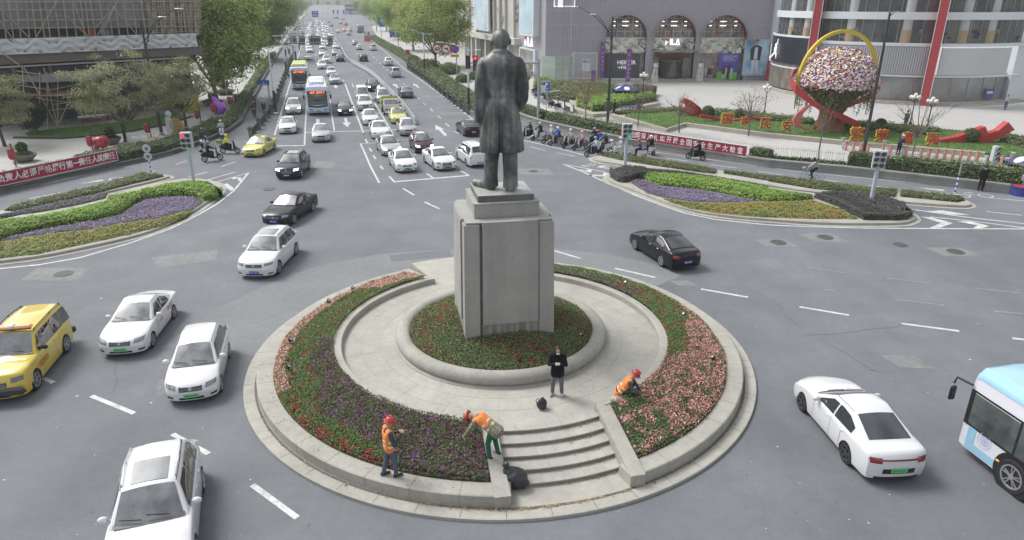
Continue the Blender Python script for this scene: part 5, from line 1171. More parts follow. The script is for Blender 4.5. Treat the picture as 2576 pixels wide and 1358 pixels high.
# banners
M_ban=mat('banner_red',(.33,.02,.05),.7,noise=[(2,.06)]); M_bant=mat('banner_white',(.75,.76,.78),.7)
def banner(at,x0,x1,w,z0,z1,chars,label,small=None,n=14):
 root=thing('banner',label,'banner',group='red slogan banners')
 L=offset_line(gp([at(x) for x in np.linspace(x0,x1,n)]),w); mb=MB(); A=offset_line(L,.03)
 for i in range(n-1):
  q=[L[i],L[i+1],A[i+1],A[i]]; mb.add([(x,y,z0) for x,y in q]+[(x,y,z1) for x,y in q],[(0,1,5,4),(2,3,7,6),(4,5,6,7),(3,2,1,0),(3,0,4,7),(1,2,6,5)])
 mb.build('cloth',M_ban,root)
 mb=MB(); 
 for i in range(n-1):
  for z in (z0,z1): mb.tube([(*L[i],z),(*L[i+1],z)],.022,5)
 mb.tube([(*L[-1],z0),(*L[-1],z1)],.022,5); mb.build('edge_piping',M_bant,root)
 mb=MB()
 def pt(x): return Vector(offset_line(gp([at(x-.5),at(x),at(x+.5)]),w-.012)[1])
 for ch,x in chars:
  p=pt(x); q=pt(x+1)-pt(x-1); v,f=text_vf(ch,(z1-z0)*(.60 if ch!='一' else .09),.022,(z1-z0)*.56); mb.add(v,f,0,frame((p.x,p.y,(z0+z1)/2+.03),(q.x,q.y,0)))
 if small:
  for i in range(22):
   x=small[0]+(small[1]-small[0])*i/22; p=pt(x); q=pt(x+1)-pt(x-1); v,f=text_vf('南京市新街口街道安全生产委员会办公室宣传标语印'[i],.055); mb.add(v,f,0,frame((p.x,p.y,z0+.08),(q.x,q.y,0)))
 mb.build('lettering',M_bant,root); return root
banner(lambda x:(x,361+(x-1561)*.162),1560,1876,-.08,.55,1.42,[(c,1289+x/4.55) for c,x in zip('立即深入扎实开展全国安全生产大检查',[1385,1432,1497,1565,1640,1712,1787,1862,1937,2015,2092,2172,2255,2340,2425,2510,2595])],'red banner with white slogan on the right-hand wall above the waiting scooters',(1820,1868),n=60)
LLd=[(-90,512),(0,489),(151,450),(369,406),(440,387),(516,360),(577,334),(609,311),(623,284),(634,262),(646,238),(668,195),(690,155),(712,118),(735,85),(755,55),(775,30)]
def Lat(x):
 for a,b in zip(LLd,LLd[1:]):
  if a[0]<=x<=b[0]: return (x,a[1]+(b[1]-a[1])*(x-a[0])/(b[0]-a[0]))
banner(lambda x:(x,489-x*71/311),-60,308,.35,.45,1.36,[(c,x) for c,x in zip('要负责人必须严格履行第一责任人的责任',[5,20,40,62,81,100,120,138,156,172,190,207,221,237,253,268,282,296])],'red banner with white slogan in front of the left-hand hedge, cut by the left edge',(262,302),n=60)
# plaza slab
M_plaza=mat('plaza_paving',(.42,.415,.40),.75,noise=[(.12,.05),(2.5,.05)],stain=((.25,2.2,1),.06))
M_plaza2=mat('left_paving',(.38,.375,.355),.8,noise=[(.3,.07),(3,.06)])
pl=offset_line(WL,.45); mb=MB(); mb.prism(pl+[(90,60),(140,150),(140,400),(20,400),(-4,180)]+gp([(1230,235),(1265,275)]),.0,.12); 
# joins along avenue on the right
structure(mb.build('plaza_pavement',M_plaza))
mb=MB(); rr2=random.Random(2)
for k in range(46):
 y=64+k*1.15
 mb.add([(6,y,.124),(64,y,.124),(64,y+.035,.124),(6,y+.035,.124)],[(0,1,2,3)])
structure(mb.build('plaza_joints',mat('plaza_joint',(.22,.22,.21),.9)))
LLw=gp(LLd)
mb=MB(); strip(mb,LLw,0,.42,-.05,.34); structure(mb.build('left_kerb',mat('kerb_dark',(.085,.085,.088),.85,noise=[(1,.2),(8,.1)])))
mb=MB(); mb.prism(LLw+[(-150,500),(-170,60),(-60,30)],.0,.13); structure(mb.build('left_pavement',M_plaza2))
# left hedge behind kerb
def lseg(x0,x1,w0,w1,n=10): 
 L=gp([Lat(x) for x in np.linspace(x0,x1,n)]); return offset_line(L,w0)+offset_line(L,w1)[::-1]
clipped('roadside_hedge',lseg(-80,250,.55,1.5,12),1.05,[LM,LD,LP2],[.4,.4,.2],.12,110,.1,'dark hedge behind the left red banner','hedge',group='hedges along the left kerb',rag=.06)
clipped('roadside_hedge',lseg(252,430,.5,3.2,8),.95,[LM,LD,LM2],[.35,.5,.15],.12,90,.1,'wide dark hedge between banner end and left signal head','hedge',group='hedges along the left kerb',rag=.06)
clipped('roadside_hedge',lseg(432,610,.5,3.0,10),.7,[LM,LM2,LD],[.4,.35,.25],.14,70,.1,'loose green hedge on the bend behind the white scooter rider','hedge',group='hedges along the left kerb',rag=.12)
clipped('roadside_hedge',lseg(611,700,.5,1.7,8),.8,[LM,LM2,LD],[.4,.35,.25],.2,30,.1,'green hedge along the cycle lane up the avenue','hedge',group='hedges along the left kerb',rag=.15)
# lawns
def lawn(name,pix,z,label,dens=60,h=.09):
 P=smooth_poly(gp(pix,0),1); mb=MB(); mb.prism(P,.0,z); base=structure(mb.build('lawn',mat('lawn_green',(.085,.16,.035),.9,noise=[(.5,.15),(6,.2)])))
 n=int(area(P)*dens); pts=sample_poly(P,n); u=vnoise(pts[:,0],pts[:,1],.5,9)+RNG.uniform(-.3,.3,n)
 leafcloud('grass',np.c_[pts,z+RNG.uniform(0,h,n)],.14,[LG2,LG3],(u<.5).astype(int),None,label=label,cat='grass',kind='stuff',asp=.3,flat=.1); return P
RLp=[(1560,298),(1600,311),(1672,332),(1722,317),(1932,343),(2120,362),(2474,393),(2600,406),(2650,374),(2576,353),(2480,343),(2400,335),(2250,325),(2082,314),(1932,300),(1800,288),(1713,281),(1620,284)]
PL=lawn('r',RLp,.34,'bright green lawn round the flower basket')
mb=MB(); strip(mb,gp([(1536,297),(1600,315),(1676,336),(1724,321),(1932,348),(2120,367),(2474,398)]),-.25,.3,0,.5); mb.build('lawn_border',mat('border_stone',(.36,.34,.29),.8,noise=[(1,.08),(8,.08)]),label='pale stone border along the front of the plaza lawn',cat='border')
LLp=[(79,351),(160,352),(246,345),(330,334),(419,317),(470,300),(440,285),(380,300),(300,312),(200,322),(130,330),(60,338)]
lawn('l',LLp,.2,'green lawn in front of the scaffolded building')
mb=MB(); strip(mb,gp([(40,350),(79,351),(160,352),(246,345),(330,334),(419,317),(480,297)]),-.3,.0,0,.28); mb.build('lawn_kerb',mat('kerb_dark2',(.05,.055,.055),.8),label='dark kerb along the front of the left lawn',cat='kerb')
# low brown hedges on the plaza lawn and raised planters behind
clipped('low_hedge',gp([(1545,291),(1640,291),(1720,286),(1725,278),(1640,280),(1560,284)]),.35,[LR,LM2,LM],[.3,.4,.3],.16,70,.12,'brown-green low hedge at the left tip of the plaza lawn','hedge',rag=.08)
clipped('low_hedge',gp([(1790,298),(1900,308),(2040,322),(2045,314),(1900,297),(1800,287)]),.4,[LM,LM2],[.5,.5],.18,60,.3,'low green hedge behind the golden characters left of the basket','hedge',rag=.1)
clipped('low_hedge',gp([(2045,334),(2200,338),(2345,350),(2360,338),(2200,322),(2060,316)]),.4,[LM,LM2],[.5,.5],.18,60,.3,'low green hedge at the foot of the basket','hedge',rag=.1)
clipped('low_hedge',gp([(2480,356),(2560,378),(2640,392),(2650,376),(2560,358),(2500,346)]),.4,[LR,LM2,LM],[.3,.4,.3],.16,60,.3,'brown-green low hedge right of the big red ribbon','hedge',rag=.08)
P1=gp([(1450,279),(1490,292),(1520,290),(1560,281),(1650,264),(1640,254),(1560,262),(1450,262)])
mb=MB(); mb.prism(gp([(1448,285),(1492,298),(1524,296),(1564,287),(1658,269),(1650,250),(1560,252),(1430,258)]),.1,.5); mb.build('planter_wall',mat('border_stone',(.36,.34,.29),.8),label='pale stone planter edge round the bright hedge by the parked scooters',cat='planter')
clipped('clipped_hedge',P1,.9,[LB2,LB,LM2],[.4,.4,.2],.16,70,.4,'bright green clipped hedge in the stone planter behind the two policemen','hedge',rag=.06)
clipped('shrub_bed',gp([(1560,260),(1640,252),(1650,240),(1600,235),(1550,245)]),1.0,[LP,LP2,LR],[.4,.4,.2],.18,50,.4,'dark plum shrubs at the right end of the stone planter','shrubs',rag=.1)
clipped('shrub_bed',gp([(1372,248),(1440,262),(1560,250),(1560,232),(1500,222),(1400,222),(1362,232)]),.9,[LM2,LM,LR],[.45,.35,.2],.22,40,.12,'pale green shrub bed behind the bright planter hedge','shrubs',rag=.15)
clipped('shrub_bed',gp([(1345,228),(1375,236),(1400,225),(1380,214),(1345,212)]),1.0,[LM2,LB2],[.5,.5],.22,40,.12,'green shrubs in front of the pale hoarding','shrubs',rag=.15)
# ---------------- buildings ----------------
M_fin=mat('cladding_fin',(.58,.565,.61),.5,.0); M_clad=mat('cladding',(.40,.385,.42),.6,noise=[(.15,.05)]); M_bred=mat('arch_red',(.35,.02,.03),.5)
M_bglass=mat('shop_glass',(.26,.25,.23),.1,spec=.7,noise=[(.6,.3),(2.5,.25)]); M_dkg=mat('dark_glass',(.03,.034,.036),.06,spec=1.,noise=[(.4,.3)])
M_wh=mat('white_panel',(.62,.66,.69),.5,noise=[(.3,.04)]); M_stc=mat('cream_stone',(.50,.49,.45),.7,noise=[(.5,.05)])
YF=115.3
def VX(px,py=150): return V(px,py,YF)[0]
def VZ(py,px=1700): return V(px,py,YF)[1]
fb=thing('department_store','grey ribbed department store with three arched shop windows facing the plaza','building')
X0,X1=VX(1372),VX(1934); TOP=17.; arches=[(1571.5,51.5),(1693.5,51.5),(1816,57)]
A=[((VX(c-w)+VX(c+w))/2,(VX(c+w)-VX(c-w))/2) for c,w in arches]; ZTOP=VZ(38); 
def abot(x,grow=0.):
 for cx,r in A:
  r2=r+grow
  if abs(x-cx)<r2: 
   spring=ZTOP+grow-r2; return spring+sqrt(max(0,r2*r2-(x-cx)**2))
 return 0.
xs=[X0+ (X1-X0)*i/260 for i in range(261)]
for cx,r in A: xs+=[cx-r,cx-r+.002,cx+r,cx+r-.002]
xs=sorted(xs); mb=MB()
for a,b in zip(xs,xs[1:]):
 m=(a+b)/2; za=abot(a) if abot(m) else 0; zb_=abot(b) if abot(m) else 0
 mb.add([(a,YF,za),(b,YF,zb_),(b,YF,TOP),(a,YF,TOP)],[(0,1,2,3)])
mb.add([(X0,YF,TOP),(X1,YF,TOP),(X1,YF+14,TOP),(X0,YF+14,TOP)],[(0,1,2,3)])
mb.build('wall',M_clad,fb)
mb=MB(); x=X0+.1
while x<X1:
 z0=abot(x,.25)
 lo=[v for v in (0,)]
 if z0==0:
  px_lo=0
  # solid panels at ground between shops
 mb.box(x-.03,x+.03,YF-.16,YF-.002,max(z0,.3),TOP); x+=.25
for z in (VZ(62),VZ(27),VZ(96)):
 for a,b in zip([X0]+[c+r+.3 for c,r in A],[c-r-.3 for c,r in A]+[X1]): mb.box(a,b,YF-.175,YF-.161,z,z+.06)
mb.build('ribbed_cladding',M_fin,fb)
for (cx,r) in A:
 n=40; outer=[];P=[]
 sp=ZTOP-r
 path=[(cx+r,0.1),(cx+r,sp)]+[(cx+r*cos(t),sp+r*sin(t)) for t in np.linspace(0,pi,n)]+[(cx-r,sp),(cx-r,.1)]
 path=[path[0]]+path[2:-2]+[path[-1]]
 mb=MB()
 for a,b in zip(path,path[1:]): mb.add([(a[0],YF,a[1]),(b[0],YF,b[1]),(b[0],YF+1.6,b[1]),(a[0],YF+1.6,a[1])],[(0,1,2,3),(3,2,1,0)])
 me=mb.mesh('arch_reveal',M_bred,40); me2=me; put('arch_reveal',me,fb)
 mb=MB()
 for i in range(72):   # hood of fins around the arch
  t=pi*i/71; x=cx+(r+.18)*cos(t); z=sp+(r+.18)*sin(t); mb.bx((x,YF-.42,z),(.36,.5,.035),rot=Matrix.Rotation(-t,4,'Y'))
 mb.build('arch_fins',M_fin,fb)
 # shop floor and upper window
 zf2=VZ(95); zf1=VZ(134)
 w=thing('tmp','x','x'); bpy.data.objects.remove(w)
 mb=MB(); mb.box(cx-r,cx+r,YF+1.5,YF+1.56,zf2,ZTOP+.1); mb.box(cx-r,cx+r,YF+.9,YF+1.0,0.1,zf1); g_=mb.build('shop_window',M_bglass,fb)
 mb=MB()
 for k in range(-2,3): mb.box(cx+k*r/2.6-.035,cx+k*r/2.6+.035,YF+1.44,YF+1.498,zf2,sp+r*sqrt(1-(k/2.6)**2)-.05)
 for z in (zf2+.9,zf2+1.9,zf2+2.9): mb.box(cx-r*.93,cx+r*.93,YF+1.45,YF+1.496,z,z+.05)
 mb.box(cx-r,cx+r,YF+.6,YF+1.49,zf2-.12,zf2); mb.build('window_frame',M_wh,g_)
 mb=MB(); q_=random.Random(int(cx*10))
 for k in range(34):    # clothes on rails and mannequins behind the glass line
  x=cx+q_.uniform(-.85,.85)*r; z=zf2+.25+q_.choice([.2,1.1,2.0,2.7]); 
  if abs(x-cx)/r>.7 and z>zf2+2: continue
  w_,h_=q_.uniform(.12,.3),q_.uniform(.3,.7); mb.rbox((x,YF+1.40,z+h_/2),(w_,.05,h_),.03,q_.randrange(5))
 mb.build('clothes_display',[mat('garment_white',(.55,.55,.55),.8),mat('garment_grey',(.2,.21,.23),.8),mat('garment_navy',(.04,.05,.10),.8),mat('garment_tan',(.35,.28,.2),.8),mat('garment_red',(.4,.06,.07),.8)],fb)
 mb=MB()
 for k in (-.55,0,.55):
  for z in (ZTOP-1.0,zf2+1.75): mb.box(cx+k*r-.5*(1-abs(k)),cx+k*r+.5*(1-abs(k)),YF+1.36,YF+1.38,z,z+.07)
 mb.build('added_light_bars',mat('added_glow',(1,.95,.85),.5,emit=1.6),fb)  # glowing bars added before the opaque glass to brighten the shop windows
# relief band between the floors (chrome-like wavy panels)
M_chr=mat('wavy_mirror',(.55,.56,.50),.08,.95,bump=(1.1,1.,.6))
for cx,r in A:
 mb=MB(); zf2=VZ(95); zf1=VZ(134); mb.grid(lambda u,v:(cx-r+2*r*u,YF+.55+.14*sin(u*17+v*3)*cos(v*8+u*5),zf1+(zf2-.12-zf1)*v),28,12); mb.build('mirror_band',M_chr,fb,smooth=80)
cx,r=A[0]; mb=MB(); mb.box(cx-r+.3,cx+r-.8,YF+.35,YF+.45,.4,VZ(136),0); mb.box(cx-r,cx+r,YF+.3,YF+.9,.1,.4,1); o=mb.build('shop_hoarding',[mat('hoarding_grey',(.075,.08,.085),.6),M_wh],fb)
mb=MB(); v,f=text_vf('HEIDER',.62,.02,3.0); mb.add(v,f,0,frame((cx+.4,YF+.33,VZ(157)),(1,0,0))); v,f=text_vf('+FILA',.5,.02,2.2); mb.add(v,f,0,frame((cx+.1,YF+.33,VZ(170)),(1,0,0))); mb.box(cx+.75,cx+.9,YF+.32,YF+.34,VZ(151),VZ(141)); mb.build('shop_sign',mat('sign_lilac',(.75,.68,.8),.5,emit=.25),fb)
# entrance
cx,r=A[1]; mb=MB(); mb.box(cx-r-.3,cx+r+.6,YF-2.2,YF+.2,VZ(128),VZ(126.3)); mb.tube([(cx-r*.55,YF-1.9,VZ(126)),(cx-r*.7,YF+.3,VZ(105))],.06,6); mb.tube([(cx+r*.85,YF-1.9,VZ(126)),(cx+r*.45,YF+.3,VZ(105))],.06,6); mb.build('entrance_canopy',mat('canopy_grey',(.26,.25,.24),.3,.4),fb)
mb=MB(); mb.lathe([(1.9,.12),(1.9,3.1)],24,(cx-.2,YF+.6,0)); mb.lathe([(2.0,3.1),(2.0,3.4),(0,3.45)],24,(cx-.2,YF+.6,0),1); 
for k in range(12): a=2*pi*k/12; mb.bx((cx-.2+1.92*cos(a),YF+.6+1.92*sin(a),1.6),(.06,.06,3),1,a)
mb.build('revolving_door',[M_dkg,mat('bronze_frame',(.13,.10,.08),.4,.5)],fb)
mb=MB(); mb.box(cx-r+.6,cx+r-.6,YF+.3,YF+.36,3.6,VZ(133),0); mb.build('door_header',mat('header_red',(.16,.06,.06),.5),fb)
mb=MB(); mb.prism([(cx-r-1.5,YF-.1),(cx-r-.8,YF-3.2),(cx+r+4.5,YF-3.4),(cx+r+5,YF-.1)],.12,.3); mb.prism([(cx-r-1.2,YF-.1),(cx-r-.5,YF-2.6),(cx+r+3.5,YF-2.8),(cx+r+4,YF-.1)],.3,.46); mb.build('entrance_steps',M_stone,fb)
# FILA sign: letters from shapes, red top on the F
def logo_fila(mb,O,h,xd):
 m=frame(O,xd); w=h*.62
 def P(pts,mi,x): 
  mb.prism([(x+a*w,b*h) for a,b in pts],0,.12,mi,m)
 x=0; P([(0,0),(.3,0),(.3,.72),(0,.72)],0,x); P([(.3,.3),(.8,.3),(.8,.5),(.3,.5)],0,x); P([(0,.74),(1.1,.74),(1.1,1),(.1,1),(0,.9)],1,x)
 x=w*1.2; P([(0,0),(.3,0),(.3,1),(0,1)],0,x); x=w*1.65; P([(0,0),(.95,0),(.95,.27),(.3,.27),(.3,1),(0,1)],0,x)
 x=w*2.7; P([(0,0),(.32,0),(.62,.72),(.92,0),(1.25,0),(.8,1),(.45,1)],0,x); P([(.4,.0),(.85,.0),(.85,.2),(.4,.2)],0,x)
sgm=[mat('sign_white_lit',(.95,.95,.95),.5,emit=.5),mat('sign_red_lit',(.65,.02,.05),.5,emit=.15)]
mb=MB(); xa=VX(1669); h=(VZ(97)-VZ(113)); logo_fila(mb,(xa,YF-.3,VZ(113)),h,(1,0,0)); mb.build('shop_sign',sgm,fb)
# third arch ground floor posters
cx,r=A[2]; xm=VX(1811)
mb=MB(); mb.box(xm,VX(1862),YF+.4,YF+.5,.35,VZ(134)); po=mb.build('window_poster',mat('poster_violet',(.13,.10,.42),.6,noise=[(.4,.15)]),fb)
mb=MB()
for i,t in enumerate(['THE FUTURE','BELONGS','TO YOUTH']):
 v,f=text_vf(t,.28,.01); k=min(p[0] for p in v); mb.add([(p[0]-k,p[1],0) for p in v],f,0,frame((VX(1821),YF+.38,VZ(142+i*5.2)),(1,0,0)))
mb.build('poster_lettering',M_wh,po)
mb=MB(); q_=random.Random(4)
mb.rbox((VX(1816),YF+.1,.8),(1.2,.5,1.3),.06,0); mb.rbox((VX(1840),YF+.1,.75),(2.2,.5,1.2),.06,0)
for px in (1822,1828,1834,1842): x=VX(px); mb.cap((x,YF-.25,.4),(x,YF-.25,1.2),.12,.16,8,q_.choice([1,2])); mb.cap((x,YF-.25,1.2),(x,YF-.25,1.9),.2,.2,8,q_.choice([1,2,3])); mb.ell((x,YF-.25,2.25),(.13,.13,.17),8,2)
for px in (1773,1780,1788,1795): x=VX(px); mb.cap((x,YF+.3,.4),(x,YF+.3,1.1),.12,.16,8,1); mb.cap((x,YF+.3,1.1),(x,YF+.3,1.8),.2,.22,8,q_.choice([1,2,4])); mb.ell((x,YF+.3,2.15),(.13,.13,.17),8,1)
mb.build('mannequins',[mat('box_green',(.16,.5,.08),.6),MC['garment_white'],MC['garment_navy'],mat('garment_yellow',(.6,.5,.1),.8),MC['garment_red']],fb)
# poster with standing model
mb=MB(); mb.box(VX(1868),VX(1930),YF-.35,YF-.18,VZ(190),VZ(98)); bpz=mb.build('poster_frame',mat('frame_silver',(.5,.53,.56),.4,.5),fb)
mb=MB(); mb.box(VX(1870),VX(1928),YF-.36,YF-.351,VZ(188),VZ(99.5)); po=mb.build('poster_image',mat('poster_blue',(.16,.30,.48),.7,noise=[(.5,.25)],col2=((.40,.55,.68),.35)),bpz)
mb=MB(); xx=VX(1900)
m=frame((xx,YF-.362,VZ(182)),(1,0,0))
for pts,mi in (([(-.55,0),(-.2,0),(-.05,2.0),(-.75,2.0)],1),([(.1,.1),(.5,.1),(.35,2.0),(-.2,2.0)],1),([(-.95,1.9),(.6,1.9),(.75,3.9),(.2,4.2),(-.6,4.2),(-1.05,3.7)],0),([(-.45,2.1),(.15,2.1),(.1,3.9),(-.4,3.9)],1),([(-.35,4.2),(.05,4.2),(.1,4.75),(-.1,4.95),(-.35,4.85)],2),([(-.42,4.6),(.12,4.6),(.1,5.05),(-.2,5.15),(-.42,4.95)],0),([(-.95,-.2),(-.15,-.2),(-.2,.12),(-.8,.1)],1),([(.05,-.05),(.75,-.1),(.55,.2),(.1,.2)],1)): mb.prism(pts,0,.004+.001*mi,mi,m)
mb.build('poster_figure',[mat('fig_dark',(.03,.035,.05),.7),mat('fig_white',(.6,.65,.72),.7),SK],po)
# left ground floor: grey shop front with small poster, pale hoarding
mb=MB(); mb.box(VX(1440),VX(1503),YF-.3,YF-.19,.3,VZ(132),1); mb.box(VX(1443),VX(1500),YF-.32,YF-.301,.5,VZ(134),0); mb.build('shop_front',[mat('front_grey',(.36,.38,.41),.5),M_wh],fb)
mb=MB(); mb.box(VX(1464),VX(1486),YF-.36,YF-.325,VZ(178),VZ(148),0); po=mb.build('window_poster',mat('poster_white',(.6,.6,.6),.6,stain=((9,.1,.1),.4)),fb)
mb=MB(); v,f=text_vf('FILA',.38,.03,1.1); mb.add(v,f,0,frame((VX(1475),YF-.365,VZ(154)),(1,0,0))); mb.build('poster_lettering',MC['arch_red'],po)
# upper white frame
mb=MB(); xa,xb_=VX(1393,8),VX(1446,8); 
for q in ((xa,xb_,VZ(17),VZ(14.5)),(xa,xa+.16,VZ(16),TOP-1),(xb_-.16,xb_,VZ(16),TOP-1)): mb.box(q[0],q[1],YF-.5,YF-.18,q[2],q[3])
mb.build('sign_frame',mat('frame_lit',(.9,.9,.95),.5,emit=.3),fb)
mb=MB(); mb.rbox((VX(1406),YF-.4,VZ(4)),(.8,.2,1.6),.3); mb.build('sign_mark',MC['frame_lit'],fb)
# side wing along the avenue
nB=(.96,.28); C0=(X0,YF); dB=(-.28,.96)
def SB(px,py): return VP(px,py,C0,nB)
def sbox(mb,px0,px1,z0,z1,o0,o1,mi=0):
 a=SB(px0,100); b=SB(px1,100); q=[(a[0]-nB[0]*o0,a[1]-nB[1]*o0),(b[0]-nB[0]*o0,b[1]-nB[1]*o0),(b[0]-nB[0]*o1,b[1]-nB[1]*o1),(a[0]-nB[0]*o1,a[1]-nB[1]*o1)]
 mb.prism(q,z0,z1,mi)
def zS(px,py): return SB(px,py)[2]
mb=MB(); sbox(mb,1372,1300,0,TOP+.3,0,-6); mb.build('side_wing',mat('wing_grey',(.33,.32,.345),.6,noise=[(.2,.05)]),fb)
mb=MB(); sbox(mb,1357,1321,zS(1340,90),TOP-.5,1.1,.01,1); sbox(mb,1354,1323,zS(1340,84),TOP-.6,1.13,1.105,0); mb.build('billboard',[mat('billboard_blue',(.42,.55,.63),.6,noise=[(.25,.15)],col2=((.58,.66,.70),.15)),M_wh],fb)
mb=MB(); m=frame(tuple(Vector(SB(1326,118))-Vector((.10,.03,0))*1.2),(.28,-.96,0)); v_=MB(); logo_fila(v_,(0,0,0),1.7,(1,0,0))
lo=SB(1325,114); m=frame((lo[0]-.3,lo[1]-.1,lo[2]),(.28,-.96,0)); v_=MB(); 
def lf2(mb,m,h):
 w=h*.8
 for pts,mi,x in (([(0,0),(.3,0),(.3,.72),(0,.72)],0,0),([(.3,.3),(.8,.3),(.8,.5),(.3,.5)],0,0),([(0,.74),(1.1,.74),(1.1,1),(0,1)],1,0),([(0,0),(.3,0),(.3,1),(0,1)],0,w*1.2),([(0,0),(.95,0),(.95,.27),(.3,.27),(.3,1),(0,1)],0,w*1.65),([(0,0),(.32,0),(.62,.72),(.92,0),(1.25,0),(.8,1),(.45,1)],0,w*2.7)): mb.prism([(x+a*w,b*h) for a,b in pts],0,.1,mi,m)
mb=MB(); lf2(mb,m,1.45); mb.build('shop_sign',sgm,fb)
mb=MB(); sbox(mb,1352,1312,.2,zS(1330,121),.5,.02,0); sbox(mb,1349,1315,.4,zS(1330,124),.53,.505,1); mb.build('shop_front',[M_wh,M_bglass],fb)
# white stone building further along
wb=thing('stone_building','cream stone building with lattice facade and a big pale billboard, behind the statue head','building')
mb=MB(); sbox(mb,1300,1150,0,TOP+1,0,-12); sbox(mb,1310,1150,zS(1230,98),zS(1230,84),1.2,.01); sbox(mb,1300,1150,TOP-2,TOP+1.5,.9,.0); mb.build('wall',M_stc,wb)
mb=MB()
for px in (1178,1196,1208,1232,1262,1290): sbox(mb,px,px-2.5,0,zS(1230,98),.9,.01)
for px in (1186,1204,1248,1262,1276,1298): sbox(mb,px,px-1.5,zS(1230,84),TOP-1,.5,.01)
mb.build('pilaster',M_stc,wb)
mb=MB()
for a,b in ((1194,1181),(1207,1198),(1230,1210),(1260,1234),(1288,1264)): sbox(mb,a,b,.3,zS(1230,101),.12,.02)
mb.build('shop_window',mat('shop_dark',(.07,.068,.06),.2,noise=[(.7,.4)]),wb)
mb=MB(); sbox(mb,1240,1202,zS(1222,76),TOP,.9,.52,1); sbox(mb,1236,1205,zS(1222,72),TOP-.2,.95,.905,0); mb.build('billboard',[MC['billboard_blue'],M_wh],wb)
mb=MB(); 
for a,b,c_,d_ in ((1292,28,1311,48),(1311,8,1292,28),(1292,60,1311,40),(1292,48,1311,66),(1264,60,1276,18),(1252,18,1262,60),(1311,28,1301,38),(1301,38,1311,48)):
 p=SB(a,b);q=SB(c_,d_); mb.tube([(p[0]-.12,p[1]-.05,p[2]),(q[0]-.12,q[1]-.05,q[2])],.07,4)
mb.build('lattice',mat('lattice_dark',(.08,.085,.08),.5),wb)
mb=MB(); v,f=text_vf('雅戈尔',.9,.02); p=SB(1238,92); mb.add(v,f,0,frame((p[0]-1.3,p[1]-.4,p[2]),(.28,-.96,0))); mb.build('shop_sign',M_blk,wb)
# pale hoarding / glass screen at the corner
mb=MB(); hp=[G(*p) for p in ((1362,213),(1395,216),(1428,216),(1440,211))]; strip(mb,hp,0,.12,.1,4.3); mb.build('hoarding',mat('hoarding_green',(.42,.50,.45),.35,noise=[(.5,.1)],stain=((.3,.3,2.),.12)),label='pale green translucent hoarding at the corner of the ribbed store',cat='hoarding')
# flagpoles
for i,(a,b) in enumerate((((1415,222),1420),((1432,223),1438),((1449,215),1455))):
 x,y=G(*a); mb=MB(); mb.tube([(0,0,.1),(0,0,4),(0,0,13.5)],[.07,.06,.05],8); mb.lathe([(.09,4.3),(.1,4.4),(.05,4.5)],8); o=mb.build('flagpole',M_grey,smooth=50,label=['left flagpole of three in front of the ribbed store','middle flagpole of three in front of the ribbed store','right flagpole of three in front of the ribbed store'][i],cat='flagpole',group='flagpoles by the store'); o.location=(x,y,0)
# ---------------- right curved building ----------------
CC=(54.5,102.6); cb=thing('curved_mall','curved white and glass shopping centre with two red pillars','building')
def RC(px,py,R):
 d=ray(px,py); a=d[0]**2+d[1]**2; b=-2*(d[0]*CC[0]+d[1]*CC[1]); c=CC[0]**2+CC[1]**2-R*R; D=max(0,b*b-4*a*c); t=(-b-sqrt(D))/(2*a)
 return d[0]*t,d[1]*t,CH+d[2]*t
def ra(px,R,py=120): x,y,z=RC(px,py,R); a=atan2(y-CC[1],x-CC[0]); return a if a>0 else a+2*pi
def rz(px,py,R): return RC(px,py,R)[2]
aL_,aR_=radians(150),radians(308); RR=16.2
def sect(mb,R,z0,z1,a0,a1,n=40,mi=0,th=.3):
 P=[[(CC[0]+q*cos(a0+(a1-a0)*i/n),CC[1]+q*sin(a0+(a1-a0)*i/n),z) for q,z in ((R-th,z0),(R,z0),(R,z1),(R-th,z1))] for i in range(n+1)]; mb.loft(P,mi)
z_a=rz(2250,188,RR); z_b=rz(2250,108,RR); z_c=rz(2250,49,RR); z_d=rz(2250,30,RR)
mb=MB(); sect(mb,RR-1.2,0,z_a,aL_,aR_,50); mb.build('ground_glazing',mat('mall_glass',(.27,.28,.29),.15,spec=.8,noise=[(.3,.35)],col2=((.26,.25,.24),.22)),cb)
mb=MB(); sect(mb,RR-.5,z_b,z_c,aL_,aR_,60); sect(mb,RR-.5,z_d,18,aL_,aR_,60); mb.build('upper_glazing',mat('mall_dark_glass',(.085,.092,.09),.12,spec=.8,noise=[(.5,.4)],col2=((.10,.10,.095),.5)),cb)
mb=MB(); sect(mb,RR,z_c,z_d,aL_,aR_,60); sect(mb,RR+.05,z_b-.35,z_b,aL_,aR_,60); sect(mb,RR+.02,z_a-.2,z_a-.01,aL_,aR_,60); mb.build('white_band',M_wh,cb)
ap1=ra(2040,RR+.6,130); ap2=ra(2350,RR+.6,150)
mb=MB(); sect(mb,RR-.05,z_a,z_b-.352,ra(2055,RR),ra(2352,RR),40,0); 
a=ra(2057,RR)
while a<ra(2350,RR): mb.bx((CC[0]+(RR+.0)*cos(a),CC[1]+(RR+.0)*sin(a),(z_a+z_b)/2-.18),(.14,.10,z_b-z_a-.6),1,a); a+=.0165
mb.build('louvre_panel',[mat('louvre_back',(.30,.31,.33),.5),mat('louvre',(.52,.53,.55),.5)],cb)
mb=MB(); sect(mb,RR+.1,z_a+.1,z_b-.5,ra(2372,RR),ra(2545,RR),24,0); mb.build('sign_panel',mat('sign_blank',(.50,.52,.53),.5,noise=[(.4,.04)]),cb)
mb=MB()
a=aL_
while a<aR_:
 for (z0,z1) in ((z_b,z_c),(z_d,18)): mb.bx((CC[0]+(RR-.46)*cos(a),CC[1]+(RR-.46)*sin(a),(z0+z1)/2),(.1,.05,z1-z0),0,a)
 a+=.085
a=aL_
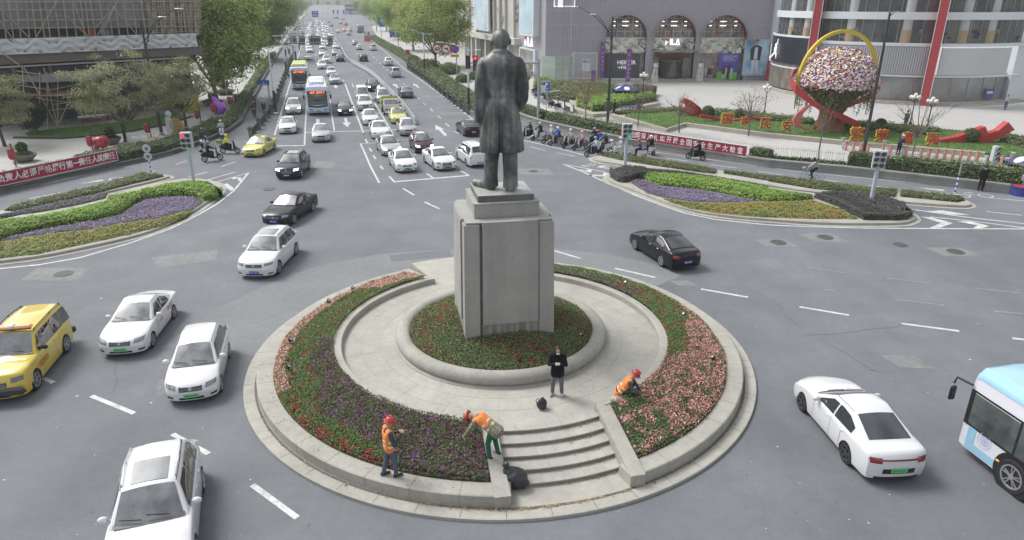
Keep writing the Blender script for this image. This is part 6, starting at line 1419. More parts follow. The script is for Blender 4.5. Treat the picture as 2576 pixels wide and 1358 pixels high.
while a<aR_: mb.bx((CC[0]+(RR-1.17)*cos(a),CC[1]+(RR-1.17)*sin(a),z_a/2),(.1,.07,z_a),0,a); a+=.15
mb.build('mullion',M_grey,cb)
for px,py in ((1985,70),(2025,70),(2138,70),(2282,75),(2430,75),(2500,78)):
 mb=MB(); a=ra(px,RR-.2,py); mb.lathe([(.75,z_b),(.75,z_c-1.2)],14,(CC[0]+(RR-.95)*cos(a),CC[1]+(RR-.95)*sin(a),0),0); mb.lathe([(.7,z_c-1.2),(.7,z_c)],14,(CC[0]+(RR-.95)*cos(a),CC[1]+(RR-.95)*sin(a),0),1); mb.lathe([(.7,z_d),(.7,18)],14,(CC[0]+(RR-.95)*cos(a),CC[1]+(RR-.95)*sin(a),0),1)
 mb.build('inner_column',[mat('column_tan',(.36,.27,.17),.6),mat('column_grey',(.42,.44,.44),.6)],cb,smooth=60)
mb=MB(); q_=random.Random(8)
for k in range(60):
 a=q_.uniform(aL_+.1,aR_-.1); z=z_b+q_.uniform(.3,1.6); mb.bx((CC[0]+(RR-.42)*cos(a),CC[1]+(RR-.42)*sin(a),z),(.04,q_.uniform(.2,.7),q_.uniform(.1,.5)),q_.randrange(2),a)
mb.build('window_reflection_items',[mat('item_grey',(.16,.165,.17),.6),mat('item_dark',(.03,.03,.032),.6)],cb)
M_red=mat('pillar_red',(.40,.045,.055),.5); M_redd=mat('pillar_red_face',(.38,.13,.14),.5)
for a_ in (ap1,ra(2337,RR+.6,200)):
 mb=MB(); x,y=CC[0]+(RR+.5)*cos(a_),CC[1]+(RR+.5)*sin(a_); ang_=atan2(-y,-x)
 mb.bx((x,y,9),(1.6,1.05,18),0,ang_+.0); 
 for s in(-1,1): mb.bx((x+cos(ang_)*.81-sin(ang_)*s*.5,y+sin(ang_)*.81+cos(ang_)*s*.5,9),(.05,.08,18),1,ang_)
 mb.build('red_pillar',[M_red,M_wh],cb)
# dark fascia with leaping-player mark at the left
mb=MB(); sect(mb,RR+.15,rz(1990,160,RR),rz(1990,93,RR),aL_,ap1+.01,20,0); sect(mb,RR+.0,rz(1990,165,RR)-3.2,rz(1990,160,RR),aL_,ap1,20,1); sect(mb,RR+.2,rz(1990,93,RR),rz(1990,92,RR)+.2,aL_,ap1,20,2); mb.build('shop_front',[mat('fascia_navy',(.02,.022,.035),.3,noise=[(.5,.2)]),mat('shop_interior',(.17,.15,.13),.4,noise=[(.8,.5)]),M_wh],cb)
p=RC(1950,126,RR+.3); a=atan2(p[1]-CC[1],p[0]-CC[0]); mb=MB(); m=frame((p[0]-.1,p[1]-.25,p[2]),(1,-.05,0))
for pts in ([(-.15,-.3),(.15,-.3),(.2,.5),(0,.7),(-.15,.4)],[(0,.5),(.12,.5),(.32,1.3),(.2,1.35)],[(.0,-.3),(.15,-.2),(.45,-1.2),(.25,-1.25)],[(-.15,-.3),(0,-.4),(-.6,-1.15),(-.72,-1.0)]): mb.prism(pts,0,.08,0,m)
mb.lathe([(0,.02),(.13,.02),(.13,.1),(0,.12)],10,M=m@Matrix.Translation((.3,1.45,0))); mb.lathe([(0,.02),(.13,.02),(.13,.1),(0,.12)],10,M=m@Matrix.Translation((.02,.82,0)))
mb.build('shop_sign',MC['sign_white_lit'],cb)
mb=MB(); x0=V(1932,150,YF-.3)[0]; mb.box(x0,x0+2.2,YF-1.2,YF+2,z_b-1.5,18); mb.build('white_pier',M_wh,cb)
mb=MB(); mb.box(VX(1930),VX(1950),YF-1.5,YF,0.1,VZ(152)); mb.build('red_shop_box',M_red,cb)
# right end pier and wing
e=RC(2552,250,RR+.5); ex,ey=CC[0]+RR*cos(aR_),CC[1]+RR*sin(aR_)
mb=MB(); mb.prism([(ex-1.2,ey-.2),(ex+5,ey+1.0),(ex+30,ey+8),(ex+28,ey+22),(ex-2,ey+14)],0,18); mb.build('white_wing',M_wh,cb)
mb=MB(); mb.lathe([(RR+.9,.1),(RR+.9,.25),(RR+.5,.25),(RR+.5,.4),(0,.4)],60,(CC[0],CC[1],0),a0=aL_-.2,a1=aR_+.2); mb.build('entrance_steps',M_stone,cb)
p=RC(2487,234,RR-.9); mb=MB(); mb.bx((p[0],p[1]-.15,p[2]),(1.1,.05,1.1),0,.1); mb.bx((p[0],p[1]-.19,p[2]+.1),(.8,.02,.3),1,.1); mb.build('door_notice',[mat('notice_violet',(.10,.08,.35),.5),M_wh],cb)
# ---------------- left scaffolded building ----------------
LP0=G(125,318); nL=(.7071,-.7071); dL=(.7071,.7071)
def SL(px,py,o=0.): 
 return VP(px,py,(LP0[0]+nL[0]*o,LP0[1]+nL[1]*o),nL)
def lbox(mb,px0,px1,z0,z1,o0,o1,mi=0,py=150):
 a=SL(px0,py);b=SL(px1,py); q=[(a[0]+nL[0]*o0,a[1]+nL[1]*o0),(b[0]+nL[0]*o0,b[1]+nL[1]*o0),(b[0]+nL[0]*o1,b[1]+nL[1]*o1),(a[0]+nL[0]*o1,a[1]+nL[1]*o1)]; mb.prism(q,z0,z1,mi)
lb=thing('scaffolded_building','grey-netted building under bamboo scaffolding with a crumpled white sheet band','building')
M_net=mat('grey_netting',(.23,.24,.26),.9,noise=[(.5,.12),(3,.08)],stain=((1.2,1.2,.05),.22)); M_bam=mat('bamboo',(.36,.32,.24),.8,noise=[(2,.2)]); M_ldk=mat('recess_dark',(.085,.083,.082),.8,noise=[(.6,.3)])
M_sheet=mat('crumpled_sheet',(.50,.52,.54),.6,noise=[(.3,.10)],bump=(.9,.5,.3)); M_brn=mat('steel_brown',(.13,.11,.10),.7,noise=[(.6,.15)])
zb1=SL(100,93)[2]; zb0=SL(100,131)[2]; zrec=SL(100,71)[2]
mb=MB(); lbox(mb,-140,500,0,19,-3,-14); mb.build('main_wall',M_ldk,lb)
mb=MB(); lbox(mb,-140,400,zrec,19,0,-.15); mb.build('netting',M_net,lb)
mb=MB(); lbox(mb,400,508,zrec-.6,19,0.1,-.1); mb.build('timber_screen',mat('timber_brown',(.20,.17,.14),.9,noise=[(.8,.15)],stain=((3,3,.1),.35)),lb)
# crumpled band
aS=SL(-140,110,.8); bS=SL(486,110,.8); 
def sheetf(u,v):
 x=aS[0]+(bS[0]-aS[0])*u; y=aS[1]+(bS[1]-aS[1])*u; k=.05*sin(u*60+3*sin(v*6+u*30))+.06*sin(v*14+3*sin(u*55))+.02*sin(u*230+v*5); return (x+nL[0]*(1.2+k),y+nL[1]*(1.2+k),zb0+(zb1-zb0)*v)
mb=MB(); mb.grid(sheetf,400,16); mb.build('crumpled_sheet_band',M_sheet,lb,smooth=80)
mb=MB(); lbox(mb,-140,486,zb0+.02,zb1-.05,1.9,-3.2); mb.build('balcony_slab',M_ldk,lb)
mb=MB(); lbox(mb,-140,500,zb0-.9,zb0,1.7,-3,0); mb.build('fascia_beam',M_brn,lb)
for px in (-60,22,115,240,405): mb=MB(); lbox(mb,px-4,px+4,0,zb0-.9,.9,.2); mb.build('column',M_brn,lb)
mb=MB(); zr=SL(100,164)[2]; lbox(mb,-140,470,zr,zr+.14,1.0,.9); mb.build('white_rail',M_white,lb)
mb=MB(); lbox(mb,-140,470,zr-2.0,zr-.2,.3,-.1,0); mb.build('first_floor_glazing',mat('floor_glass',(.05,.055,.07),.2,noise=[(.4,.3)]),lb)
# canopy at ground level
mb=MB(); cz0=SL(120,205,2)[2]; cz1=SL(120,188,2)[2]
a=SL(36,195,0);b=SL(120,200,3.);c_=SL(262,195,3.);d_=SL(262,195,-1)
q=[(a[0],a[1]),(b[0],b[1]),(c_[0],c_[1]),(d_[0],d_[1])]; mb.prism(q,cz0,cz1); mb.build('canopy',mat('canopy_grey2',(.22,.235,.25),.7,noise=[(.4,.1)]),lb)
mb=MB(); mb.prism([(p[0]+nL[0]*.5,p[1]+nL[1]*.5) for p in q],cz0-1.3,cz0-1.15); mb.build('plank_deck',mat('plank_pink',(.28,.19,.165),.8,stain=((4,.3,1),.2)),lb)
mb=MB(); lbox(mb,158,215,SL(180,280)[2],SL(180,236)[2],.25,.05); lbox(mb,425,470,SL(450,290)[2],SL(450,232)[2],1.5,.5); mb.build('yellow_panel',mat('panel_yellow',(.38,.30,.03),.6,noise=[(.5,.25)]),lb)
mb=MB(); lbox(mb,155,208,.3,SL(180,296)[2],2.2,2.1); rd=mb.build('red_board',mat('board_red',(.16,.03,.035),.7),lb)
mb=MB(); lbox(mb,148,225,SL(180,291)[2],SL(180,290)[2]+.15,2.3,2.1); mb.build('white_rail',M_white,lb)
for nm,px0,px1,y0,y1,m in (('orange_board',238,252,152,117,mat('board_orange',(.55,.13,.04),.7)),('orange_board',360,384,148,138,MC['board_orange']),('blue_door',272,294,152,118,mat('door_blue',(.24,.28,.38),.6)),('green_net',372,408,140,104,mat('net_green',(.07,.24,.15),.8))):
 pass
for nm,px0,px1,y0,y1,m in (('orange_board',239,254,96,73,'board_orange'),('orange_board',357,384,94,86,'board_orange'),('blue_door',272,294,95,74,'door_blue'),('green_net',572/1.0,640,88,66,'net_green')):
 if nm=='green_net': px0,px1=368,408
 mb=MB(); lbox(mb,px0,px1,SL(px0,y0)[2],SL(px0,y1)[2],-.5,-.6); mb.build(nm,MC[m],lb)
# bamboo
mb=MB(); q_=random.Random(6)
def bam(p,q,r=.05,o=.45): a=SL(*p,o); b=SL(*q,o); mb.tube([a,b],r,5)
x=-60
while x<420:
 bam((x,97+q_.uniform(-4,2)),(x-16+q_.uniform(-3,3),-30),.06,.45); x+=q_.uniform(12,24)
for y0,y1 in ((5,4),(25,24),(51,48),(72,66)): bam((-60,y0),(505,y1),.05,.5)
for a,b in (((30,95),(-25,15)),((75,95),(-5,15)),((75,97),(10,30)),((220,97),(180,-10)),((222,92),(165,38)),((245,90),(300,-5)),((255,85),(290,15)),((345,88),(265,-5)),((240,70),(285,20)),((90,95),(150,-10))): bam(a,b,.05,.6)
for i in range(70):
 x=q_.uniform(375,506); bam((x,88),(x-6+q_.uniform(-9,9),-20),.04,.35)
for i in range(7): bam((378,4+i*13),(508,4+i*12.5),.04,.4)
mb.build('bamboo_scaffold',M_bam,lb)
mb=MB()
for p,q in (((145,318),(110,170)),((145,318),(58,165)),((145,318),(195,205)),((145,318),(145,180)),((120,330),(118,180)),((205,290),(190,170)),((60,235),(56,172)),((100,300),(100,180)),((240,295),(232,180)),((135,262),(215,252)),((110,250),(225,262)),((40,178),(122,190)),((122,187),(262,172)),((48,214),(125,226)),((125,226),(215,208)),((0,128),(60,172)),((110,278),(220,268)),((90,245),(118,250))): bam(p,q,.055,2.4)
mb.build('scaffold_pole',M_bam,lb)
# far end of the avenue: hazy blocks
fbk=mat('far_block',(.34,.37,.39),.8,noise=[(.05,.2)])
for i,(x,y,w_,h_,l) in enumerate(((-150,780,50,11,'far grey block closing the avenue on the left'),(-235,640,60,13,'far grey block beyond the left trees'),(-120,930,90,11.5,'far grey block closing the avenue on the right'))):
 mb=MB(); mb.rbox((0,0,h_/2),(w_,30,h_),.5); mb.box(-w_*.48,w_*.48,-15.2,-15.0,h_*.7,h_*.85,1); mb.box(-w_*.48,w_*.48,-15.2,-15.0,h_*.3,h_*.5,1); o=mb.build('far_building',[fbk,M_dkg],label=l,cat='building',group='far buildings'); o.location=(x,y,0)
# ---------------- trees ----------------
M_bark=mat('bark',(.13,.115,.095),.9,noise=[(3,.25),(12,.2)]); M_barkd=mat('bark_dark',(.075,.062,.052),.9,noise=[(4,.2)]); M_lime=mat('lime_wash',(.6,.6,.58),.8)
def branches(mb,base,th,tips,r0,seed,twig=0,tl=.8):
 q=random.Random(seed); top=Vector(base)+Vector((q.uniform(-.1,.1),q.uniform(-.1,.1),th))
 mb.tube([base,Vector(base).lerp(top,.5)+Vector((q.uniform(-.06,.06)*th*.3,q.uniform(-.06,.06)*th*.3,0)),top],[r0,r0*.85,r0*.75],9)
 for t in tips:
  t=Vector(t); m=top.lerp(t,.5)+Vector((q.uniform(-.1,.1),q.uniform(-.1,.1),.12*(t-top).length)); m.z=max(m.z,top.z)
  mb.tube([top,m,t],[r0*.45,r0*.26,r0*.08],6)
  for _ in range(twig):
   s=m.lerp(t,q.uniform(-.4,1)); d=(t-top).normalized(); e=s+(d+Vector((q.uniform(-1,1),q.uniform(-1,1),q.uniform(-.3,.8)))*.8).normalized()*tl*q.uniform(.5,1.3)
   mb.tube([s,s.lerp(e,.5)+Vector((0,0,.05)),e],[r0*.12,r0*.08,r0*.03],4)
   for _ in range(2):
    s2=s.lerp(e,q.uniform(.3,.9)); e2=s2+(e-s+Vector((q.uniform(-1,1),q.uniform(-1,1),q.uniform(-.2,.8)))*tl*.7)*.5; mb.tube([s2,e2],[r0*.06,r0*.025],4)
def make_tree(name,label,loc,h,cr,th,mats,wts,nleaf,size,seed,group=None,r0=.22,ncl=46,clr=.26,zsq=.8,bark=None,twig=2,cat='tree',low=.0,lime=False,open_=0.):
 r=np.random.default_rng(seed); root=thing(name,label,cat,loc,0,group); ch=(h-th*.75)/2; cz=h-ch
 d=r.normal(size=(ncl,3)); d/=np.linalg.norm(d,axis=1)[:,None]; k=r.uniform(.35,.92,ncl)**.7
 C=d*k[:,None]*np.array([cr*(1-clr*.6),cr*(1-clr*.6),ch*(1-clr*.5)]); C[:,2]+=cz
 i=r.integers(0,ncl,nleaf); g=r.normal(size=(nleaf,3)); g/=np.linalg.norm(g,axis=1)[:,None]; g*=(r.uniform(.1,1,nleaf)**.45)[:,None]
 sc=cr*clr*r.uniform(.6,1.35,ncl)
 P=C[i]+g*sc[i][:,None]*np.array([1,1,zsq]); P+=r.normal(0,size*.5,(nleaf,3))
 u=r.uniform(0,1,nleaf)*.5+ (r.uniform(0,1,ncl)[i])*.35+.15*(P[:,2]-cz+ch)/(2*ch)
 cw=np.cumsum(wts)/sum(wts); mi=np.searchsorted(np.quantile(u,cw[:-1]),u)
 nn=P-np.array([0,0,cz]); nn/=np.linalg.norm(nn,axis=1)[:,None]+1e-6
 leafcloud('crown',P,size,mats,mi,root,N=nn*.7,flat=.6)
 mb=MB(); tips=[tuple(c) for c in C[np.argsort(-sc)[:min(ncl,16)]]]; branches(mb,(0,0,-.05),th,tips,r0,seed,twig,cr*.22); mb.build('trunk',bark or M_bark,root,smooth=60)
 if lime: mb=MB(); mb.tube([(0,0,.05),(0,0,.95)],r0*1.06,10); mb.build('lime_wash_band',M_lime,root)
 return root
TG=[leaf('plane_bright',(.31,.42,.12),.35),leaf('plane_mid',(.21,.30,.09),.3),leaf('plane_dark',(.095,.15,.05),.25),leaf('plane_yellow',(.40,.41,.14),.35)]
TB=[leaf('brown_leaf',(.31,.30,.19)),leaf('brown_leaf2',(.23,.235,.14)),leaf('olive_leaf',(.19,.23,.11))]
TR=[leaf('rusty_leaf',(.26,.15,.09)),leaf('rusty_leaf2',(.20,.15,.12)),leaf('rusty_leaf3',(.30,.24,.14))]
def Lp(p): x,y=G(*p); return (x,y,.1)
t1=make_tree('plane_tree','big bright green plane tree, nearest of the left row, above the cycle lane',(-38.5,91.,.1),17,9.6,1.6,TG,[.35,.28,.17,.20],40000,.34,11,'plane trees along the left of the avenue',r0=.32,ncl=90,clr=.22)
t2=make_tree('plane_tree','yellow-green plane tree nearest the white stone building on the right',(-15.,140.,.1),16.5,8.2,2.2,[TG[0],TG[1],TG[2],TG[3]],[.2,.2,.15,.45],24000,.36,12,'plane trees along the right of the avenue',r0=.3,ncl=64,clr=.25)
T1=tree(t1);T2=tree(t2)
dk={'plane_bright':TG[1],'plane_mid':TG[2],'plane_yellow':TG[1]}
sub2={'plane_yellow':TG[0],'plane_dark':TG[1]}
q_=random.Random(21)
lt=[((652,150),1,'dark','second plane tree of the left row, darker than the first'),((688,110),.95,'dark','third plane tree of the left row, dark green'),((712,84),1,'dark','plane tree of the left row behind the sign boards'),((728,64),1,'dark','plane tree in the middle of the left row'),((742,50),1,'','plane tree of the left row level with the blue direction sign'),((752,39),1,'','far plane tree of the left row, sixth up'),((762,31),1,'dark','far plane tree of the left row, seventh up'),((771,24),1,'','one of the last plane trees of the left row'),((778,19),1.1,'dark','last clear plane tree of the left row'),
 ((560,150),1,'','bright plane tree behind the first one, beside the scaffolded building'),((600,112),1,'dark','dark plane tree behind the second of the left row'),((640,84),1.05,'dark','dark plane tree set back from the left row'),((672,60),1.1,'dark','plane tree set back high on the left'),((700,44),1.2,'dark','plane tree set back at the top left of the avenue'),((725,30),1.3,'dark','distant plane tree set back from the left row'),((575,90),1.2,'dark','tall plane tree at the top left beyond the scaffolding'),((745,19),1.6,'dark','distant tree mass member at the far left of the avenue')]
for i,(p,s,k,l) in enumerate(lt):
 c=dup((T1,T2)[i%2],Lp(p),q_.uniform(0,6.3),l,'plane trees along the left of the avenue',sub=dk if k else sub2,scale=(s*q_.uniform(.9,1.1),s*q_.uniform(.9,1.1),s*q_.uniform(.9,1.05)))
rt=[((1040,128),.95,'y','second plane tree of the right row, yellow-green'),((1002,100),.95,'','third plane tree of the right row, behind the blue arrow sign'),((972,79),1,'','fourth plane tree of the right row'),((948,62),1,'','plane tree of the right row behind the far red bus'),((930,49),1,'','plane tree of the right row by the hanging blue banners'),((914,39),1,'dark','far plane tree of the right row, seventh up'),((900,31),1,'','far plane tree of the right row, eighth up'),((886,25),1.05,'','one of the last plane trees of the right row'),((874,20),1.1,'dark','last clear plane tree of the right row'),
 ((1150,128),.8,'y','plane tree in front of the white stone building'),((1120,96),.95,'y','plane tree set back, left of the white stone building'),((1065,72),1,'','plane tree set back in the middle of the right side'),((1010,52),1.1,'','distant plane tree set back from the right row'),((960,36),1.2,'','far set-back plane tree on the right'),((920,22),1.4,'dark','distant tree mass member at the far right of the avenue'),((850,13.5),1.3,'dark','tree closing the view at the avenue end, right'),((800,13),1.3,'dark','tree closing the view at the avenue end, left'),((826,12),1.2,'dark','tree closing the view at the avenue end, middle')]
for i,(p,s,k,l) in enumerate(rt):
 c=dup((T2,T1)[i%2],Lp(p),q_.uniform(0,6.3),l,'plane trees along the right of the avenue',sub=dk if k=='dark' else (sub2 if not k else {'plane_dark':TG[1]}),scale=(s*q_.uniform(.9,1.1),s*q_.uniform(.9,1.1),s*q_.uniform(.88,1.02)))
kw=dict(r0=.16,bark=M_barkd,group='thin-leaved autumn trees on the left pavement')
make_tree('autumn_tree','brownish thin-leaved tree with white-painted foot, biggest of the left pavement trees',Lp((325,362)),8.6,5.2,1.6,TB,[.4,.35,.25],11500,.17,31,ncl=90,clr=.16,zsq=.45,twig=3,lime=True,**kw)
make_tree('autumn_tree','brownish tree cut by the left edge of the picture above the banner',Lp((14,372)),7.2,3.9,1.6,TB,[.4,.35,.25],9000,.17,32,ncl=55,clr=.22,zsq=.45,twig=3,**kw)
make_tree('autumn_tree','brown-green tree between the yellow panel and the first plane tree',Lp((470,330)),8.0,4.2,1.8,TB,[.25,.35,.4],10000,.17,33,ncl=70,clr=.18,zsq=.5,twig=3,**kw)
make_tree('conifer_bush','dark blue-green conifer bush left of the scaffold poles',Lp((95,340)),3.6,1.8,.3,[leaf('conifer_leaf',(.04,.08,.05)),leaf('conifer_leaf2',(.025,.05,.035))],[.5,.5],6000,.16,34,ncl=26,clr=.4,r0=.08,cat='bush')
kw=dict(r0=.075,bark=M_bark,group='slender bare trees round the plaza',twig=6,cat='tree')
for (p,yt,cr,n,sd,l) in (((1473,304),160,2.6,1500,41,'slender tree with rusty leaves in front of the planter by the parked scooters'),((1604,322),178,2.2,260,42,'bare slender tree between the lamp post and the lawn tip'),((1708,337),222,2.0,380,43,'slender tree with few leaves in front of the folded red ribbon'),((1882,345),212,2.4,700,44,'slender tree with sparse orange leaves in front of the golden characters'),((2058,402),190,1.2,40,45,'thin bare sapling in front of the basket stem'),((2292,402),185,3.2,60,46,'wide bare tree with spreading branches right of the black lamp post')):
 make_tree('bare_tree',l,Lp(p),HT(p,yt),cr,1.7,TR,[.4,.3,.3],n,.12,sd,ncl=34,clr=.25,zsq=.5,**kw)
make_tree('bare_tree','small autumn tree in front of the pale hoarding',Lp((1330,228)),4.2,1.8,1.4,TR,[.3,.3,.4],900,.14,47,ncl=24,clr=.3,**kw)
for i,(p,r,l) in enumerate((((1779,302),.72,'round clipped bush next to the folded red ribbon end'),((1857,303),.55,'round clipped bush behind the first golden characters'),((2435,366),.72,'round clipped bush in front of the big red ribbon end'),((2212,330),.55,'dark round bush behind the golden characters right of the basket'))):
 x,y=G(*p); th_=random.Random(i); d=RNG.normal(size=(2200,3)); d/=np.linalg.norm(d,axis=1)[:,None]; P=d*r*RNG.uniform(.86,1.05,2200)[:,None]; P=P[P[:,2]>-.8*r]; root=thing('round_bush',l,'bush',(x,y,.3+r*.75),0,'round clipped bushes on the lawn')
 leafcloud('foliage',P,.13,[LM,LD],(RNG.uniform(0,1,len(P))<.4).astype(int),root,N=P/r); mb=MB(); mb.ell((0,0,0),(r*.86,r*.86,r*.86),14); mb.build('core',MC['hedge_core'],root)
for i,(p,r,l) in enumerate((((1080,178),2.2,'big dark shrub under the right-hand plane trees'),((1130,186),2.0,'dark shrub left of the traffic mast on the right pavement'),((1200,200),1.4,'low shrub behind the statue shoulder'),((1215,222),1.0,'clipped shrub right beside the statue coat'),((1040,160),1.6,'shrub at the start of the right planter fence'),((1165,207),1.2,'shrub at the foot of the signal post'))):
 x,y=G(*p); d=RNG.normal(size=(2600,3)); d/=np.linalg.norm(d,axis=1)[:,None]; P=d*RNG.uniform(.7,1.05,2600)[:,None]*np.array([r,r*1.6,r*.6]); P=P[P[:,2]>-.3*r]; root=thing('shrub',l,'shrub',(x,y,.1+r*.35),0,'shrubs on the right pavement')
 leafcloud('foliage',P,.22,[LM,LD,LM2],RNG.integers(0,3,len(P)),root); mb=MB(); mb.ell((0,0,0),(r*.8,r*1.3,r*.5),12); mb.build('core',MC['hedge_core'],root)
# ---------------- right avenue verge ----------------
VR=[(950,96),(966,106),(985,116),(1010,129),(1036,143),(1076,166),(1120,193),(1162,222),(1204,250),(1240,268),(1270,285)]
VRw=gp(VR); mb=MB(); strip(mb,VRw,0,-.35,-.05,.55); mb.build('stone_wall',M_wall,label='low block wall along the right cycle lane up the avenue',cat='wall')
PVR=VRw+gp([(1255,262),(1225,235),(1190,205),(1140,172),(1090,148),(1040,125),(985,100),(970,93)])
clipped('roadside_hedge',[tuple(p) for p in offset_line(VRw,-.4)]+[tuple(p) for p in offset_line(VRw,-3.0)][::-1],.85,[LM,LM2,LD],[.4,.3,.3],.2,34,.1,'rough green hedge along the right cycle lane up the avenue','hedge',rag=.15)
mb=MB(); mb.prism(VRw+[(4,88),(8,100),(10,115),(-4,180),(-30,300),(-75,600),(-130,800),(-139,800),(-60,420)][:7]+gp([(935,68)]),.0,.11); structure(mb.build('right_pavement',M_plaza2))
mb=MB(); L=offset_line(VRw,1.9)
# ---------------- buses and lorry ----------------
M_busw=paint('bus_white',(.55,.62,.74)); M_busb=paint('bus_blue',(.22,.42,.66)); M_sky=paint('bus_sky',(.28,.50,.66)); M_led=mat('led_sign',(1,.16,.05),.5,emit=2.2); M_bgl=mat('bus_glass',(.09,.11,.105),.05,spec=1.,coat=.8,noise=[(1.4,.5)])
def bus(label,pos,hd,L,W,H,body,roof,route,cap=None,pods=(),group=None,rear=None,fr=.9):
 t=thing('city_bus',label,'bus',pos,hd,group); hl=L/2; w=W/2
 def ring(x,e,z0,z1): 
  k=.16; a=w-e
  return [(x,-a,z0),(x,-a,z0+.4),(x,-a*1.0,z1-k*2),(x,-a+.05,z1-k),(x,-a+.22,z1),(x,0,z1+.05),(x,a-.22,z1),(x,a-.05,z1-k),(x,a*1.,z1-k*2),(x,a,z0+.4),(x,a,z0)]
 mb=MB(); mb.loft([ring(-hl,.10,.35,H-.12),ring(-hl+.12,.0,.3,H),ring(hl-.35,0,.3,H),ring(hl-.12,.05,.3,H-.1),ring(hl,.16,.36,H-.35)]); mb.build('body',body,t,smooth=35)
 mb=MB(); mb.loft([[(x,y,z+.012) for x,y,z in r[2:9]] for r in (ring(-hl+.1,.02,.3,H-.02),ring(-hl+.2,-.012,.3,H),ring(hl-.35,-.012,.3,H),ring(hl-.15,.03,.3,H-.08))],0,None,False,False); me=mb.mesh('roof_skin',roof,35); put('roof_skin',me,t)
 zb_,zt_=1.05,H-.75
 for s in (1,-1):
  n=5; x=-hl+.45; step=(L-.55-fr*1.1)/n
  for i in range(n): mb=MB(); mb.rbox((x+step*(i+.5),s*(w+.004),(zb_+zt_)/2),(step-.07,.03,zt_-zb_),.01); mb.build('side_window',M_bgl,t)
  if s<0 or True: 
   mb=MB(); mb.box(-hl+.35,hl-fr,s*(w+.001)-.008,s*(w+.001)+.008,zb_-.06,zt_+.06); mb.build('window_band',M_trim,t)
 mb=MB(); mb.grid(lambda u,v:(hl+.016-.0*v,(-1+2*u)*(w-.19),.98+.22+(H-.86-1.2)*v),10,6,flip=False); me=mb.mesh('windscreen',M_bgl,60); put('windscreen',me,t)
 mb=MB(); mb.grid(lambda u,v:(hl+.018-.02*v,(-1+2*u)*(w-.2),H-.84+.40*v),10,3); put('sign_box',mb.mesh('sign_box',M_trim,60),t)
 mb=MB(); v,f=text_vf(route,.24,.02,W*.62); mb.add(v,f,0,frame((hl+.03,0,H-.64),(0,1,0))); 
 put('route_sign',mb.mesh('route_sign',M_led),t)
 mb=MB(); mb.grid(lambda u,v:(hl+.017,(-1+2*u)*(w-.2),1.0+.20*v-.12*(1-abs(2*u-1))),10,2); put('front_mask',mb.mesh('front_mask',M_trim,60),t)
 for s in (1,-1):
  mb=MB(); mb.grid(lambda u,v:(hl+.018,s*(.52+.3*u)*(w-.06),.60+.12*v+.08*u),5,2,flip=s<0); put('headlight',mb.mesh('headlight',M_lamp,60),t)
  mb=MB(); mb.tube([(hl-.15,s*w,H-.6),(hl+.25,s*(w+.18),H-.55),(hl+.28,s*(w+.2),H-.75)],.03,6); mb.rbox((hl+.26,s*(w+.2),H-1.05),(.1,.2,.45),.04); mb.build('mirror',M_trim,t)
 put('licence_plate',PLM[('g',None)],t).location=(hl+.03,0,.55)
 for x,y,z,dx,dy,dz,m in pods: mb=MB(); mb.rbox((x,y,z),(dx,dy,dz),.1); mb.build('roof_unit',m,t,smooth=40)
 if pods:
  mb=MB(); 
  for i in range(2):
   for j in range(5): mb.rbox((hl-1.6+i*.45,-.7+j*.35,H+.33 if len(pods)>1 else H+.06),(.16,.26,.03),.01)
  mb.build('roof_vent',M_trim,t)
 ty,ri=wheel_mesh(.47); xw=(hl-2.3 if L>9.5 else hl-1.95,-hl+2.6)
 for x in xw:
  for s in(1,-1):
   mb=MB(); m=Matrix.Rotation(pi/2,4,'X'); mb.lathe([(.0,0),(.60,0),(.60,.02),(0,.02)],24,M=Matrix.Translation((x,s*(w+.006)+.01,.50))@m); mb.build('wheel_arch',M_trim,t)
   o=put('wheel',ty,t); o.location=(x,s*(w-.07),.47); o.rotation_euler[2]=0 if s>0 else pi; put('rim',ri,o)
 return t
def bfront(px,L): h=AVH+pi; x,y=G(*px); return (x-cos(h)*L/2,y-sin(h)*L/2),h
pos,h=bfront((803,291),11); b1=bus('white and light-blue city bus at the head of the bus lane, orange route display lit',pos,h,11,2.5,3.2,M_busw,M_busw,'33路 汉中门',pods=((1.6,0,3.3,3.6,1.7,.28,M_busw),(-2.5,0,3.3,3.0,1.8,.3,M_busw)))
pos,h=bfront((757,227),11); b2=bus('second city bus with yellow-green roof fairing behind the front one, nearer the kerb',pos,h,11,2.5,3.2,M_busw,M_busw,'16路 中华门',pods=((2.2,0,3.33,4.2,2.0,.36,mat('pod_lime',(.50,.55,.22),.5)),(-2.2,0,3.33,3.4,2.0,.36,MC['pod_lime'])))
for b in (b1,b2):
 mb=MB(); hl=5.5; mb.grid(lambda u,v:(hl+.02,(-1+2*u)*1.05,.37+(.14+.14*sin(u*9)**2)*v),14,2); put('blue_livery',mb.mesh('blue_livery',M_busb),b)
x,y=G(909,83); rb=bus('red and violet city bus at the right kerb far up the avenue, seen from behind',(x-.26*5.5*1.0,y+.9655*5.5),AVH,10.5,2.5,3.1,paint('bus_red',(.42,.10,.14)),M_busw,'5路')
mb=MB(); mb.rbox((-5.28,0,1.55),(.06,2.1,1.7),.02,0); mb.rbox((-5.30,0,2.7),(.06,2.0,.4),.02,1); mb.build('rear_advert',[mat('advert_mix',(.12,.09,.30),.5,col2=((.25,.32,.10),1.2)),M_busb],rb)
hd=radians(99.3); fx,fy=12.72,16.55
L_=8.4; pos=(fx+1.1*sin(hd)*1.0-cos(hd)*L_/2,fy-1.1*cos(hd)-sin(hd)*L_/2)
coach=bus('white coach with sky-blue roof and round emblem cut by the right edge of the picture',pos,hd,L_,2.2,2.75,paint('coach_white',(.62,.62,.68)),M_sky,'',fr=.14)
for q in kids(coach):
 if q.name.startswith('route_sign'): KIDS[coach.name].remove(q); bpy.data.objects.remove(q)
mb=MB(); 
